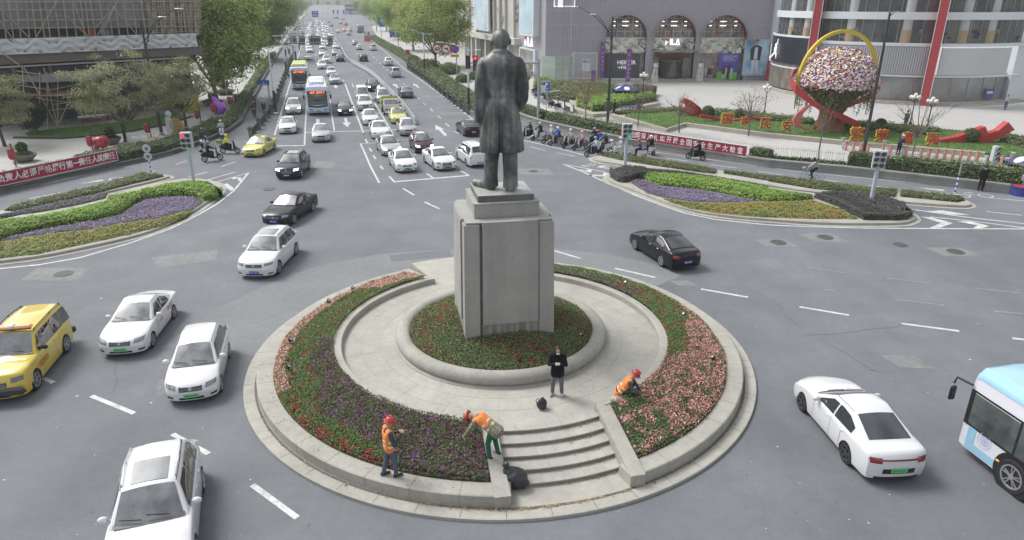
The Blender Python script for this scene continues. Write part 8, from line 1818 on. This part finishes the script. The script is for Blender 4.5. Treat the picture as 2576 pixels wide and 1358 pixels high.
# orange notice board near fence and works sign
board((1026,172),1021,1031,126,138,'small orange-red notice board on a post at the right planter fence',[],col='sign_red'); 
x,y=G(925,104); t=thing('works_sign','roadworks board with warning triangle above an orange box on the right kerb','sign',(x,y,0)); mb=MB(); mb.rbox((0,0,.9),(2.0,.3,1.7),.05,0); mb.rbox((0,-.02,2.5),(2.2,.2,1.4),.05,1); mb.prism([(-.9,2.1),(-.1,2.1),(-.5,2.9)],-.13,-.125,2,Matrix.Rotation(0,4,'X')@Matrix(((1,0,0,1.0),(0,0,1,0),(0,1,0,0),(0,0,0,1)))); mb.build('board',[mat('works_orange',(.5,.13,.07),.6),M_sig,M_blk],t)
# gantry with sign backs
x,y=G(744,187); t=thing('sign_gantry','overhead gantry arm holding the brown backs of four lane signs','sign',(x,y,0)); X=lambda px:V(px,100,y)[0]-x; ZG=lambda py:V(770,py,y)[1]
mb=MB(); mb.tube([(0,0,0),(0,0,ZG(92)+.5)],[.2,.15],12); mb.build('post',M_grey,t)
mb=MB(); 
for py in (94,107): mb.tube([(X(715),-.15,ZG(py)),(X(838),-.15,ZG(py))],.08,6)
mb.build('arm',M_grey,t)
for a,b in ((729,746),(752,767.5),(778,806),(824,837)):
 mb=MB(); mb.rbox(((X(a)+X(b))/2,0,(ZG(90)+ZG(112))/2),(X(b)-X(a),.1,ZG(90)-ZG(112)),.03,0)
 k=4 if b-a>20 else 3
 for i in range(k): xx=X(a)+(X(b)-X(a))*(i+.5)/k; mb.box(xx-.04,xx+.04,-.12,-.051,ZG(111),ZG(91),1)
 for z in (ZG(94),ZG(107)): mb.box(X(a),X(b),-.14,-.121,z-.03,z+.03,1)
 mb.build('sign_panel_back',[mat('back_brown',(.05,.035,.03),.6,noise=[(2,.3)]),M_grey],t)
# small post signs at the left median and striped post
x,y=G(382,441); t=thing('keep_sign_post','blue and white striped post with two round sign backs on the left median','sign',(x,y,.1),.2); H=HT((382,441),367)
mb=MB(); 
for k in range(8): mb.tube([(0,0,k*H/14),(0,0,(k+1)*H/14)],.045,10,k%2)
mb.tube([(0,0,8*H/14),(0,0,H)],.03,8,0); mb.build('striped_post',[M_pt,mat('stripe_blue',(.03,.07,.4),.5)],t)
for z in (H-.28,H-.86): mb=MB(); mb.lathe([(0,.02),(.28,.02),(.29,0),(.28,-.02),(0,-.02)],20,M=Matrix.Translation((0,-.05,z))@Matrix.Rotation(pi/2,4,'X')); mb.rbox((0,-.09,z),(.18,.03,.2),.01,1); mb.build('sign_disc',[M_sig,mat('disc_mark',(.06,.10,.3),.5)],t)
x,y=G(2397,505); t=thing('striped_post','blue and white striped post at the right tip of the median','post',(x,y,.1)); H=HT((2397,505),413); mb=MB()
for k in range(10): mb.tube([(0,0,k*H/15),(0,0,(k+1)*H/15)],.05,10,k%2)
mb.tube([(0,0,10*H/15),(0,0,H)],.055,8,2); mb.build('striped_post',[M_pt,MC['stripe_blue'],M_grey],t)
# ---------------- fences with flower pots ----------------
M_fen=mat('fence_dark',(.035,.045,.045),.5)
def pot_proto():
 t=thing('flower_pot','x','flower pot',(0,0,-60)); mb=MB(); mb.lathe([(.15,0),(.17,.02),(.19,.8),(.22,.84),(.22,.92),(.17,.92),(.15,.86)],10); mb.build('pot',mat('pot_grey',(.17,.18,.17),.8),t,smooth=40)
 d=RNG.normal(size=(260,3)); d/=np.linalg.norm(d,axis=1)[:,None]; P=d*.28*RNG.uniform(.4,1,260)[:,None]; P[:,2]=P[:,2]*.7+1.02
 leafcloud('plant',P,.13,[LM,LM2,FL['cream']],RNG.choice(3,260,p=[.5,.38,.12]),t); return t
POT=tree(pot_proto()); pass
def potfence(pix,npots,label,grp,dense=2.6,words=None,side=0):
 L=gp(pix); t=thing('road_fence',label,'fence'); d=[0]
 for a,b in zip(L,L[1:]): d.append(d[-1]+(Vector(b)-Vector(a)).length)
 T=d[-1]; 
 def at(s):
  for i in range(len(L)-1):
   if s<=d[i+1] or i==len(L)-2: k=(s-d[i])/(d[i+1]-d[i]); return Vector(L[i]).lerp(Vector(L[i+1]),k)
 n=npots-1
 for i in range(n):
  a=at(T*i/n);b=at(T*(i+1)/n); e=(b-a).normalized(); a=a+e*.2;b=b-e*.2; mb=MB()
  for z in (.25,.85): mb.tube([(*a,z),(*b,z)],.025,4)
  k=max(3,int((b-a).length/.16)); k=min(k,40)
  for j in range(k+1): p=a.lerp(b,j/k); mb.box(p.x-.012,p.x+.012,p.y-.012,p.y+.012,.1,.85)
  m=a.lerp(b,.5); mb.box(m.x-.25,m.x+.25,m.y-.06,m.y+.06,0,.1); mb.build('fence_panel',M_fen,t)
 for i in range(npots):
  p=at(T*i/n); l=ORD[i]+' flower pot from the near end of the '+grp
  dup(POT,(p.x,p.y,0),i*1.3,l,'flower pots of the '+grp)
potfence([(1177,288),(1140,262),(1105,233),(1075,207),(1050,190),(1026,173)],15,'dark fence with flower pots between right carriageway and cycle lane','right road fence',words=('nearest','farthest'))
potfence([(632,350),(660,318),(684,286),(700,250),(712,215),(724,180),(736,150)],20,'dark fence with flower pots between left cycle lane and bus lane','left road fence',words=('nearest','farthest'))
# white plastic barrier
bl=[(1045,314),(1030,293),(1010,267),(994,250),(978,232),(961,215),(950,203),(939,193),(923,181),(906,172),(892,164),(882,158),(874,151),(867,140),(861,128),(852,114),(844,100),(836,85),(828,72),(816,56)]
Lb=gp(bl); t=thing('road_barrier','long wavy white plastic barrier with dark feet splitting the avenue','barrier'); Mb_=mat('barrier_white',(.60,.63,.68),.4,alpha=.8)
cnt=0
for a,b in zip(Lb,Lb[1:]):
 a=Vector(a);b=Vector(b); n=max(1,int((b-a).length/3.2)); n=min(n,7)
 for i in range(n):
  p=a.lerp(b,i/n);q=a.lerp(b,(i+1)/n); e=(q-p).normalized(); nn=Vector((-e.y,e.x))*.02; p2=p+e*.04;q2=q-e*.04; mb=MB()
  mb.prism([tuple(p2+nn),tuple(q2+nn),tuple(q2-nn),tuple(p2-nn)],.14,.82,0); mb.tube([(*p2,.84),(*q2,.84)],.03,5,2); mb.tube([(*p,0),(*p,.9)],.03,5,2); mb.box(p.x-.28,p.x+.28,p.y-.12,p.y+.12,0,.10,1); mb.build('barrier_panel',[Mb_,M_trim,M_white],t); cnt+=1
# ---------------- flower basket, ribbons, characters ----------------
bx0,by0=G(2083,333); BY=by0; 
fbk_=thing('flower_basket','giant flower basket sculpture with golden handle and woven stem on the lawn','sculpture',(bx0,by0,.2))
bxx=lambda px,py:(V(px,py,BY)[0]-bx0,V(px,py,BY)[1]-.2)
M_wk=mat('wicker',(.42,.17,.07),.6,noise=[(2,.2)]); M_gold=mat('gold_handle',(.56,.44,.03),.45,.2); M_rib=mat('ribbon_red',(.42,.03,.035),.45,coat=.3); M_ribs=mat('ribbon_salmon',(.50,.15,.13),.5)
z1=bxx(2083,265)[1]; prof=[(1.62,0),(1.35,.5),(1.12,1.1),(1.05,1.7),(1.2,z1),(1.9,z1+.8),(2.9,z1+1.7),(3.3,4.1)]
mb=MB(); mb.lathe([(r*.93,z) for r,z in prof],24); mb.build('stem_core',mat('stem_core',(.30,.15,.10),.8),fbk_,smooth=60)
mb=MB()
for k in range(22):
 for s in(1,-1):
  pts=[]
  for j in range(14):
   z=z1*j/13; r=np.interp(z,[p[1] for p in prof],[p[0] for p in prof]); a=2*pi*k/22+s*z*.55; pts.append((r*cos(a),r*sin(a),z))
  mb.tube(pts,.035,4)
mb.build('woven_canes',[M_wk],fbk_)
RI=1.35
n=13000; a=RNG.uniform(0,2*pi,n); z=RNG.uniform(z1-.5,4.35,n); r=np.interp(z,[p[1] for p in prof],[p[0] for p in prof])*RNG.uniform(.9,1.08,n)
u=RNG.uniform(0,1,n); leafcloud('hanging_greenery',np.c_[r*np.cos(a),r*np.sin(a),z],.17,[LM,LM2,mat('dry_twig',(.34,.25,.19),.8),FL['pink']],np.where(u<.3,0,np.where(u<.55,1,np.where(u<.9,2,3))),fbk_)
n=4200; a=RNG.choice(np.linspace(0,2*pi,40),n)+RNG.normal(0,.03,n); l=RNG.uniform(0,1,n)**.8; L_a=1.0+.9*np.abs(np.sin(a*7.3)); z=4.35-l*L_a*1.3; r=3.55-.15*l; leafcloud('vines',np.c_[r*np.cos(a),r*np.sin(a),z],.16,[LM,LM2,LM2],RNG.integers(0,3,n),fbk_)
mb=MB(); mb.lathe([(3.3*cos(t),4.3+3.15*sin(t)) for t in np.linspace(0,pi/2*.99,12)],24); mb.build('dome_core',mat('dome_core',(.40,.30,.32),.9),fbk_)
n=12500; d=RNG.normal(size=(n,3)); d[:,2]=np.abs(d[:,2])-.05; d/=np.linalg.norm(d,axis=1)[:,None]; P=d*np.array([3.6,3.6,3.3])*RNG.uniform(.97,1.05,n)[:,None]+np.array([0,0,4.45])
cols=[mat('bloom_white',(.86,.84,.84),.6),mat('bloom_lilac',(.74,.56,.76),.6),mat('bloom_pink',(.85,.58,.62),.6),mat('bloom_yellow',(.66,.58,.16),.6),mat('bloom_red',(.42,.05,.07),.6),mat('bloom_violet',(.12,.05,.28),.6),LM,mat('bloom_orange',(.6,.25,.08),.6)]
c=vnoise(P[:,0]*2+P[:,2],P[:,1]*2-P[:,2],3,5); mi=RNG.choice(8,n,p=[.27,.14,.20,.08,.13,.05,.10,.03]); leafcloud('flower_dome',P,.21,cols,mi,fbk_,N=d,asp=.9)
q_=random.Random(12)
for k in range(60):
 mb=MB();
 a=q_.uniform(pi*.95,2.05*pi); e=q_.uniform(.05,1.35); dd=Vector((cos(a)*cos(e),sin(a)*cos(e),sin(e))); c_=Vector((dd.x*3.55,dd.y*3.55,4.45+dd.z*3.4)); m=Matrix.Translation(c_)@dd.to_track_quat('Z','Y').to_matrix().to_4x4()
 mb.lathe([(.08,.02),(.15,.05),(.21,0)],9,M=m,mi=0 if k%4 else 2); mb.lathe([(0,.05),(.08,.04)],8,M=m,mi=1); mb.build('bloom',[cols[3],M_blk,cols[5]],fbk_)
mb=MB(); hw=3.72; hz=bxx(2105,78)[1]
for s_ in(0,):
 P_=[]
 for i in range(41):
  t_=pi*i/40; x=hw*cos(t_); z=4.3+(hz-4.3)*sin(t_)**.92; tx,tz=-sin(t_),cos(t_); nx,nz=cos(t_),sin(t_); P_.append([(x+nx*o,y_,z+nz*o) for o,y_ in ((-.14,-.2),(.14,-.2),(.14,.2),(-.14,.2))])
 mb.loft(P_)
mb.build('handle',M_gold,fbk_,smooth=40)
mb=MB()
pts=[(bxx(1990,205),1.5),(bxx(2000,178),1.8),(bxx(1992,200),-.5)]
path=[(2008,172,1.5),(1994,185,.6),(1988,203,-1.2),(2000,222,-2.6),(2030,248,-3.0),(2070,275,-2.4),(2110,290,-1.8),(2160,315,-1.9)]
pp_=[Vector((V(a,b,BY+o)[0]-bx0,o,V(a,b,BY+o)[1]-.2)) for a,b,o in path]
R__=[]
for i,p in enumerate(pp_):
 w_=[.08,.38,.45,.40,.28,.26,.28,.34][i]; R__.append([tuple(p+Vector(o)) for o in ((0,-.12,-w_),(0,.12,-w_),(0,.12,w_),(0,-.12,w_))])
mb.loft(R__); 
path=[(2030,262,1.0),(2015,270,0.2),(2005,285,-.6),(2000,303,-1.2),(2008,322,-1.6),(2035,328,-1.6)]
path=[(2055,258,-1.4),(2030,268,-1.8),(2012,284,-2.0),(2004,300,-2.0),(2006,318,-2.0),(2040,330,-2.0)]
pp_=[Vector((V(a,b,BY+o)[0]-bx0,o,V(a,b,BY+o)[1]-.2)) for a,b,o in path]; R__=[]
for i,p in enumerate(pp_): w_=[.12,.22,.3,.38,.34,.12][i]; R__.append([tuple(p+Vector(o)) for o in ((-w_,-.15,0),(w_,-.15,0),(w_,.15,0),(-w_,.15,0))])
mb.loft(R__,1)
path=[(2170,160,1.5),(2205,195,1.5),(2215,215,.8),(2195,240,.2),(2150,258,0),(2110,275,0.)]
pp_=[Vector((V(a,b,BY+o)[0]-bx0,o,V(a,b,BY+o)[1]-.2)) for a,b,o in path]; R__=[]
for i,p in enumerate(pp_): w_=[.08,.35,.42,.3,.2,.2][i]; R__.append([tuple(p+Vector(o)) for o in ((0,-.12,-w_),(0,.12,-w_),(0,.12,w_),(0,-.12,w_))])
mb.loft(R__)
mb.build('ribbon',[M_rib,M_ribs],fbk_,smooth=50)
def cutout(name,label,pix,base,th,m,cat='sculpture',group=None):
 x,y=G(*base); P=[(V(a,b,y)[0],V(a,b,y)[1]) for a,b in pix]; mb=MB(); mb.prism(P,-th/2,th/2,0,Matrix(((1,0,0,0),(0,0,-1,y),(0,1,0,0),(0,0,0,1)))); return mb.build(name,m,label=label,cat=cat,group=group)
Z3=lambda x,y:(1288+x/4,y/4); Z6=lambda x,y:(2327+x/3.927,220+y/3.927)
Z3_=Z3
cutout('ribbon_sculpture','folded red ribbon sculpture at the left end of the plaza lawn',[Z3(*p) for p in ((1690,1025),(1740,985),(1800,1010),(1890,1075),(1905,1110),(1890,1180),(1760,1150),(1695,1120),(1690,1090),(1750,1075),(1735,1040))],(1740,298),.6,M_rib)
cutout('ribbon_sculpture','low wavy red ribbon running behind the first golden characters',[Z3(*p) for p in ((1895,1150),(2000,1165),(2100,1195),(2250,1200),(2420,1175),(2520,1185),(2600,1215),(2640,1240),(2520,1215),(2420,1200),(2250,1230),(2100,1225),(1990,1195),(1895,1185))],(1850,312),.4,M_rib)
cutout('ribbon_sculpture','low red ribbon arch behind the last golden characters',[(2198,331),(2225,325),(2262,326),(2300,334),(2330,342),(2300,342),(2262,334),(2225,333),(2200,338)],(2260,340),.4,M_rib)
cutout('ribbon_sculpture','big red ribbon sculpture with two pointed ends at the right of the lawn',[Z6(*p) for p in ((130,512),(300,480),(575,380),(600,448),(700,420),(800,335),(862,410),(700,500),(600,545),(500,575),(350,560),(130,545))],(2430,366),.7,M_rib)
CG='golden and red characters standing on the lawn'
for ch,px,yt,yb,ybase in (('国',1827,286,312,322),('泰',1875,292,320,328),('民',1924,296,324,331),('安',1978,302,331,336),('繁',2153,319,355,360),('荣',2215,325,357,364),('富',2280,331,362,369),('强',2342,335,366,374)):
 x,y=G(px,ybase,.34); z0=V(px,yb,y)[1]; z1_=V(px,yt,y)[1]; h=z1_-z0
 v,f=text_vf(ch,h*1.0,.022); n_=[1827,1875,1924,1978,2153,2215,2280,2342].index(px); t=thing('standing_character',['first','second','third','fourth'][n_%4]+' standing red and gold character counted rightwards, '+('left' if px<2000 else 'right')+' of the flower basket','sign',(x,y,.34),0,CG)
 vb,fb_=text_vf(ch,h*1.02,.018,extr=.07*h)
 mb=MB(); m=frame((0,0,(z0+z1_)/2-.34),(1,0,0)); mb.add([(a,b,c-.1) for a,b,c in vb],fb_,0,m); mb.build('gold_backing',mat('char_gold',(.55,.38,.05),.4),t)
 mb=MB(); zm=max(p[2] for p in vb)-.1; mb.add([(a,b,zm+.012) for a,b,c in v],f,0,m); mb.build('red_face',mat('char_red',(.42,.05,.02),.5),t)
 for s in(-.3,.3): mb=MB(); mb.tube([(s*h,.06,-.1),(s*h,.06,z0-.34+.15)],.035,6); mb.build('support',M_grey,t)
 if ch=='国':
  mb=MB(); 
  for q in ((-.62,-.62,-.62,.62),(.62,.62,-.62,.62),(-.62,.62,-.62,-.62),(-.62,.62,.62,.62)): mb.box(min(q[0],q[1])*h-.03,max(q[0],q[1])*h+.03,-.02,.02,(z0+z1_)/2-.34+min(q[2],q[3])*h-.03,(z0+z1_)/2-.34+max(q[2],q[3])*h+.03)
  mb.build('square_frame',MC['char_gold'],t)
# orange dock posts
docks=[ZS(*p) for p in ((775,155),(850,170),(925,178),(998,180),(1150,185),(1222,195),(1378,208),(1530,225),(1608,235),(1690,238),(1770,245),(1850,250),(1930,255),(2012,262),(2095,268),(2345,305),(2428,310))]
wd=['first','second','third','fourth','fifth','sixth','seventh','eighth','ninth','tenth','eleventh','twelfth','thirteenth','fourteenth','fifteenth','sixteenth','seventeenth']
mb=MB(); mb.rbox((0,0,.36),(.2,.30,.72),.05,0,rot=Matrix.Rotation(radians(0),4,'X')); mb.rbox((0,-.02,.76),(.28,.26,.12),.05,1); dm=mb.mesh('dock_post',[mat('dock_salmon',(.52,.24,.17),.5),mat('dock_top',(.35,.16,.12),.5)],40)
for i,p in enumerate(docks): x,y=G(p[0],p[1],.12); o=put('dock_post',dm,label=f'salmon bicycle dock post, {wd[i]} from the left in its row',cat='bollard',group='salmon bicycle dock posts along the plaza'); o.location=(x,y,.12); o.rotation_euler[2]=radians(-8)
for i,(p,hh,l) in enumerate(((ZS(745,150),1.2,'shared bicycle locked at the leftmost dock post'),(ZS(1180,180),1.4,'shared bicycle locked left of the bending person'),(ZS(1335,212),1.3,'shared bicycle held by the bending person'),(ZS(2390,300),.4,'shared bicycle at the last dock posts by the blue parasol'))):
 x,y=G(*p); scoot('bicycle',None,None,None,l,'shared bicycles at the docks',(x,y),hh)
x,y=G(*ZS(2260,300)); scoot('plain','grey',None,None,'grey scooter parked behind the hedge left of the blue parasol',None,(x,y),.4)
# parasols / kiosks
def parasol(base,yt,r,label,z0=.12):
 x,y=G(*base); t=thing('parasol',label,'parasol',(x,y,z0)); h=HT(base,yt)-z0; mb=MB(); mb.tube([(0,0,0),(0,0,h)],.04,8); mb.rbox((0,0,.1),(.6,.6,.2),.05); mb.build('pole',M_grey,t)
 mb=MB(); 
 for k in range(4):
  a0,a1=pi/4+k*pi/2,pi/4+(k+1)*pi/2; A=(r*cos(a0),r*sin(a0),h-.75);B=(r*cos(a1),r*sin(a1),h-.75); mb.add([(0,0,h),A,B],[(0,1,2)],0); mb.add([A,B,(B[0],B[1],B[2]-.28),(A[0],A[1],A[2]-.28)],[(0,3,2,1),(0,1,2,3)],0)
  m_=(Vector(A)+Vector(B))/2; c_=m_.lerp(Vector((0,0,h)),.35); nn=(Vector(A)-Vector((0,0,h))).cross(Vector(B)-Vector((0,0,h))).normalized(); mm=Matrix.Translation(c_+nn*.012)@nn.to_track_quat('Z','Y').to_matrix().to_4x4(); mb.lathe([(0,0),(.38,0)],16,M=mm,mi=1)
 mb.build('canopy',[mat('parasol_navy',(.04,.045,.17),.7),M_pt],t)
parasol((1572,258),210,2.1,'navy parasol with white round marks over the shrubs in front of the store'); parasol((2578,448),385,1.6,'navy parasol cut by the right edge behind the hedge')
x,y=G(2566,490); t=thing('police_podium','round blue podium with red top by the wall at the right edge','podium',(x,y,0)); mb=MB(); mb.lathe([(.62,0),(.62,.5),(.66,.52),(.66,.62),(0,.62)],24,mi=0); mb.lathe([(.60,.625),(0,.63)],24,mi=1); mb.build('drum',[mat('podium_blue',(.04,.05,.25),.4),mat('podium_red',(.4,.04,.05),.5)],t,smooth=40); mb=MB(); mb.tube([(0,0,.62),(0,0,1.3)],.04,8); mb.rbox((0,0,1.15),(.3,.2,.4),.04); mb.build('stand',M_grey,t)
x,y=G(1566,282); mb=MB(); mb.rbox((x+.9,y,.40),(3.0,.7,.6),.04,0,rz=-.1)
for i in range(7): mb.bx((x-.35+i*.42,y-.37-.0-.042*(i-3),.42),(.26,.03,.34),1,-.1)
mb.build('blue_barrier_boxes',[mat('crate_navy',(.05,.07,.28),.5),M_pt],label='row of blue and white crates beside the two policemen',cat='barrier')
# stone lions at the entrance and tall violet banners
for px,l in ((1642,'white stone lion left of the store entrance'),(1753,'white stone lion right of the store entrance')):
 x=VX(px); mb=MB(); mb.rbox((0,0,.5),(1.0,1.3,1.0),.06); mb.cap((0,.3,1.2),(0,-.2,2.0),.42,.36,12); mb.ell((0,-.35,2.45),(.42,.45,.45),14); mb.ell((0,-.7,2.35),(.22,.2,.2),10)
 for s in(-1,1): mb.cap((s*.22,-.35,1.9),(s*.22,-.5,1.1),.14,.15,8); mb.ell((s*.3,-.25,2.85),(.1,.08,.12),8)
 mb.ell((0,.5,1.25),(.35,.35,.35),10); o=remesh(mb,'stone_lion',mat('lion_white',(.52,.52,.50),.6),.06,label=l,cat='statue',group='stone lions at the store entrance'); o.location=(x,YF-2.6,.1)
for (a,yt,yb,l) in ((1513,108,205,'tall violet banner between hoarding and first arch'),(1578,126,215,'tall violet banner in front of the first arch'),(1492,180,215,'short violet banner left of the rusty tree top')):
 x,y=G(a,yb); h=HT((a,yb),yt); mb=MB(); mb.rbox((0,0,h/2+.3),(.72,.08,h-.4),.02,0)
 if h>4:
  for i,c_ in enumerate('金鹰国际购物中心'[:int(h/1.0)]): v,f=text_vf(c_,.4); mb.add(v,f,1,frame((0,-.045,h-1.6-i*.62),(1,0,0)))
  mb.lathe([(.14,0),(.2,0)],12,M=Matrix.Translation((0,-.046,h-.7))@Matrix.Rotation(pi/2,4,'X'),mi=1)
 o=mb.build('vertical_banner',[mat('banner_violet',(.17,.06,.22),.7),mat('banner_lilac',(.5,.4,.6),.7)],label=l,cat='banner',group='tall violet banners in front of the store'); o.location=(x,y,.1)
# ---------------- left pavement things ----------------
def lantern(px,z,post,ytop,label):
 x,y=G(*post); H=HT(post,ytop); t=thing('lantern_post',label,'lantern',(x,y,.1),0,'red lanterns on dark posts'); a=V(px[0],px[1],y); lx,lz=a[0]-x,a[1]-.1
 mb=MB(); mb.tube([(0,0,0),(0,0,H)],.05,6); mb.tube([(0,0,H-.05),(lx,0,H-.05)],.03,5); mb.build('post',M_dark,t)
 mb=MB(); mb.lathe([(.02,.42),(.22,.40),(.25,.30),(.25,-.25),(.17,-.42),(.02,-.46)],14,(lx,0,lz)); mb.build('lantern',mat('lantern_red',(.30,.04,.05),.6),t,smooth=40)
 mb=MB(); mb.tube([(lx,0,lz-.46),(lx,0,lz-.85)],.025,5); mb.tube([(lx,0,lz+.42),(lx,0,H-.05)],.01,4); mb.build('tassel',mat('tassel',(.35,.3,.22),.8),t)
lantern((225,355),1,(236,384),336,'red lantern on dark post above the middle of the left banner'); lantern((28,387),1,(42,423),364,'red lantern on dark post at the far left above the banner'); lantern((369,322),1,(381,348),310,'red lantern by the white-footed autumn tree')
lantern((495,288),1,(507,312),269,'red lantern right of the third autumn tree'); lantern((537,272),1,(549,298),266,'red lantern beside the violet inflatable'); lantern((578,252),1,(589,276),238,'red lantern farthest up the left pavement'); lantern((594,245),1,(603,262),225,'dark red lantern next to the white frame on the left pavement')
def bowl(p,r,l,fl,base=None):
 x,y=G(*p); t=thing('stone_planter_bowl',l,'planter',(x,y,.13),0,'stone planter bowls on the left pavement'); mb=MB(); mb.lathe([(r*.45,0),(r*.6,.05),(r,.45),(r*1.02,.6),(r*.9,.6),(r*.85,.45),(0,.42)],20); mb.build('bowl',mat('bowl_stone',(.15,.14,.12),.8,noise=[(2,.2)]),t,smooth=50)
 n=1200; d=RNG.normal(size=(n,3)); d/=np.linalg.norm(d,axis=1)[:,None]; P=d*np.array([r*.8,r*.8,.4])*RNG.uniform(.5,1,n)[:,None]; P[:,2]=np.abs(P[:,2])+.5; leafcloud('planting',P,.13,[LM,fl],(RNG.uniform(0,1,n)<.5).astype(int),t)
 d=d*.42*RNG.uniform(.7,1,n)[:,None]; d[:,2]+=1.15; leafcloud('topiary_ball',d,.12,[LM,LD],RNG.integers(0,2,n),t)
bowl((536,268),1.25,'stone bowl with red flowers near the violet inflatable',FL['red']); bowl((568,240),1.3,'stone bowl with yellow flowers and topiary ball, farther up the left pavement',FL['yellow']); bowl((562,220),1.1,'farthest stone bowl with round topiary on the left pavement',LM2)
bowl((64,410),.9,'low planter with topiary ball at the far left behind the banner',LM2)
x,y=G(553,290); mb=MB(); mb.ell((0,0,.7),(.85,.7,.75),16); mb.cap((-.2,0,1.3),(-.4,0,1.75),.4,.25,12); mb.ell((-.75,-.1,.7),(.2,.2,.45),10); o=remesh(mb,'violet_inflatable',mat('inflatable_violet',(.30,.07,.52),.4,coat=.5),.05,label='violet round inflatable figure at the hedge on the left pavement',cat='inflatable'); o.location=(x,y,.13)
x,y=G(258,379); mb=MB(); mb.ell((0,0,.65),(.75,.6,.5),16); mb.ell((.5,-.3,.95),(.33,.35,.33),12); mb.ell((-.65,-.2,.75),(.3,.3,.3),12); 
for s in(-.4,.3): mb.cap((s,-.1,.3),(s,-.1,.0),.22,.2,8)
o=remesh(mb,'red_pot_sculpture',mat('pot_sculpture_red',(.40,.04,.05),.4,coat=.3,noise=[(2,.2)]),.06,label='bulky red sculpture behind the right end of the left banner',cat='sculpture'); o.location=(x,y,.13)
x,y=G(272,368); bowl((283,366),.8,'planter with two round topiary balls beside the bulky red sculpture',LD)
x,y=G(447,344); mb=MB(); mb.loft([[(r*cos(a)*1.0+.05*sin(3*a+z),r*sin(a)*.6,z) for a in np.linspace(0,2*pi,15)[:-1]] for r,z in ((.62,0),(.78,.4),(.72,.9),(.5,1.35),(.25,1.6))]); o=mb.build('tan_rock',mat('rock_tan',(.36,.23,.09),.8,noise=[(3,.2)]),smooth=50,label='tan rounded rock above the left signal head',cat='rock'); o.location=(x,y,.13)
x,y=G(432,352); mb=MB(); mb.rbox((0,0,1.0),(.5,.35,2.0),.1,0); mb.ell((.1,0,2.25),(.3,.25,.3),10,0); mb.rbox((.25,-.1,1.3),(.35,.2,.8),.06,1); o=mb.build('white_machine',[mat('machine_white',(.5,.52,.55),.5),M_grey],smooth=40,label='white upright machine left of the tan rock',cat='machine'); o.location=(x,y,.13)
x,y=G(590,262); mb=MB(); mb.tube([(0,0,0),(0,0,3.2)],.05,6); mb.tube([(0,0,2.9),(-2.2,0,3.1)],.04,6); mb.tube([(-.9,.3,0),(-.9,.3,3.0)],.05,6); o=mb.build('tube_gate',M_white,label='white tube frame beside the farthest stone bowl',cat='frame'); o.location=(x,y,.13)
for i,(a,b) in enumerate((((445,346),(505,318)),((410,348),(330,356)))):
 p=G(*a);q=G(*b); mb=MB(); mb.tube([(*p,.55),(*q,.55)],.03,6)
 for k in range(5): e=Vector(p).lerp(Vector(q),k/4); mb.tube([(e.x,e.y,.1),(e.x,e.y,.58)],.03,5)
 mb.build('low_rail',M_white,label=['thin white rail right of the tan rock','thin white rail left of the white machine'][i],cat='rail')
# dry leaves and petals on the kerbs
mb=MB(); q_=random.Random(17)
def lf(x,y,z,s,mi): a=q_.uniform(0,6.3); mb.add([(x+s*cos(a+k),y+s*sin(a+k)*.7,z+q_.uniform(0,.012)) for k in (0,1.6,3.1,4.7)],[(0,1,2,3)],mi)
for i in range(420):
 a=q_.uniform(-2.6,-.4) if i%2 else q_.gauss(-1.45,.18); r=8.52+abs(q_.gauss(0,.05)); x,y=pol(r,a); lf(x,y,.108,q_.uniform(.015,.045),q_.choice([0,0,1,3]))
for i in range(160):
 k=q_.randrange(5); a=a0_=q_.uniform(aR0-.12,aR0+.02) if i%3 else q_.uniform(aL0-PI2,aR0); r=radii[k]+abs(q_.gauss(0,.05)); x,y=pol(r,a); lf(x,y,.7-.12*(k+1)+.006,q_.uniform(.02,.05),q_.choice([0,1,1]))
for i in range(60):
 a=q_.uniform(-2.9,-1.7); x,y=pol(q_.uniform(8.0,8.4),a); lf(x,y,.446,q_.uniform(.012,.03),2)
mb.build('fallen_leaves',[mat('dry_leaf',(.25,.18,.09),.9),mat('dry_leaf2',(.38,.29,.15),.9),FL['red'],mat('dirt',(.10,.09,.07),.9)],kind='stuff',label='dry leaves and petals on kerb and steps',cat='leaves')

# ---------------- haze ----------------
mb=MB(); mb.box(-420,260,-30,960,-1,40); hz_=mb.build('haze',None,kind='stuff'); m=bpy.data.materials.new('haze'); m.use_nodes=True; n_=m.node_tree; n_.nodes.remove(n_.nodes['Principled BSDF']); pv=n_.nodes.new('ShaderNodeVolumePrincipled'); pv.inputs['Color'].default_value=(.93,.96,1,1); pv.inputs['Density'].default_value=.00042; pv.inputs['Anisotropy'].default_value=.1
n_.links.new(pv.outputs[0],n_.nodes['Material Output'].inputs['Volume']); hz_.data.materials.clear(); hz_.data.materials.append(m)
# prototypes parked below ground are removed
for o in [x for x in bpy.data.objects if x.parent is None and x.location.z<-40]:
 L_=[];st=[o]
 while st: c=st.pop(); L_.append(c); st+=kids(c)
 for c in L_[::-1]: bpy.data.objects.remove(c)
bpy.data.scenes.remove(WS)
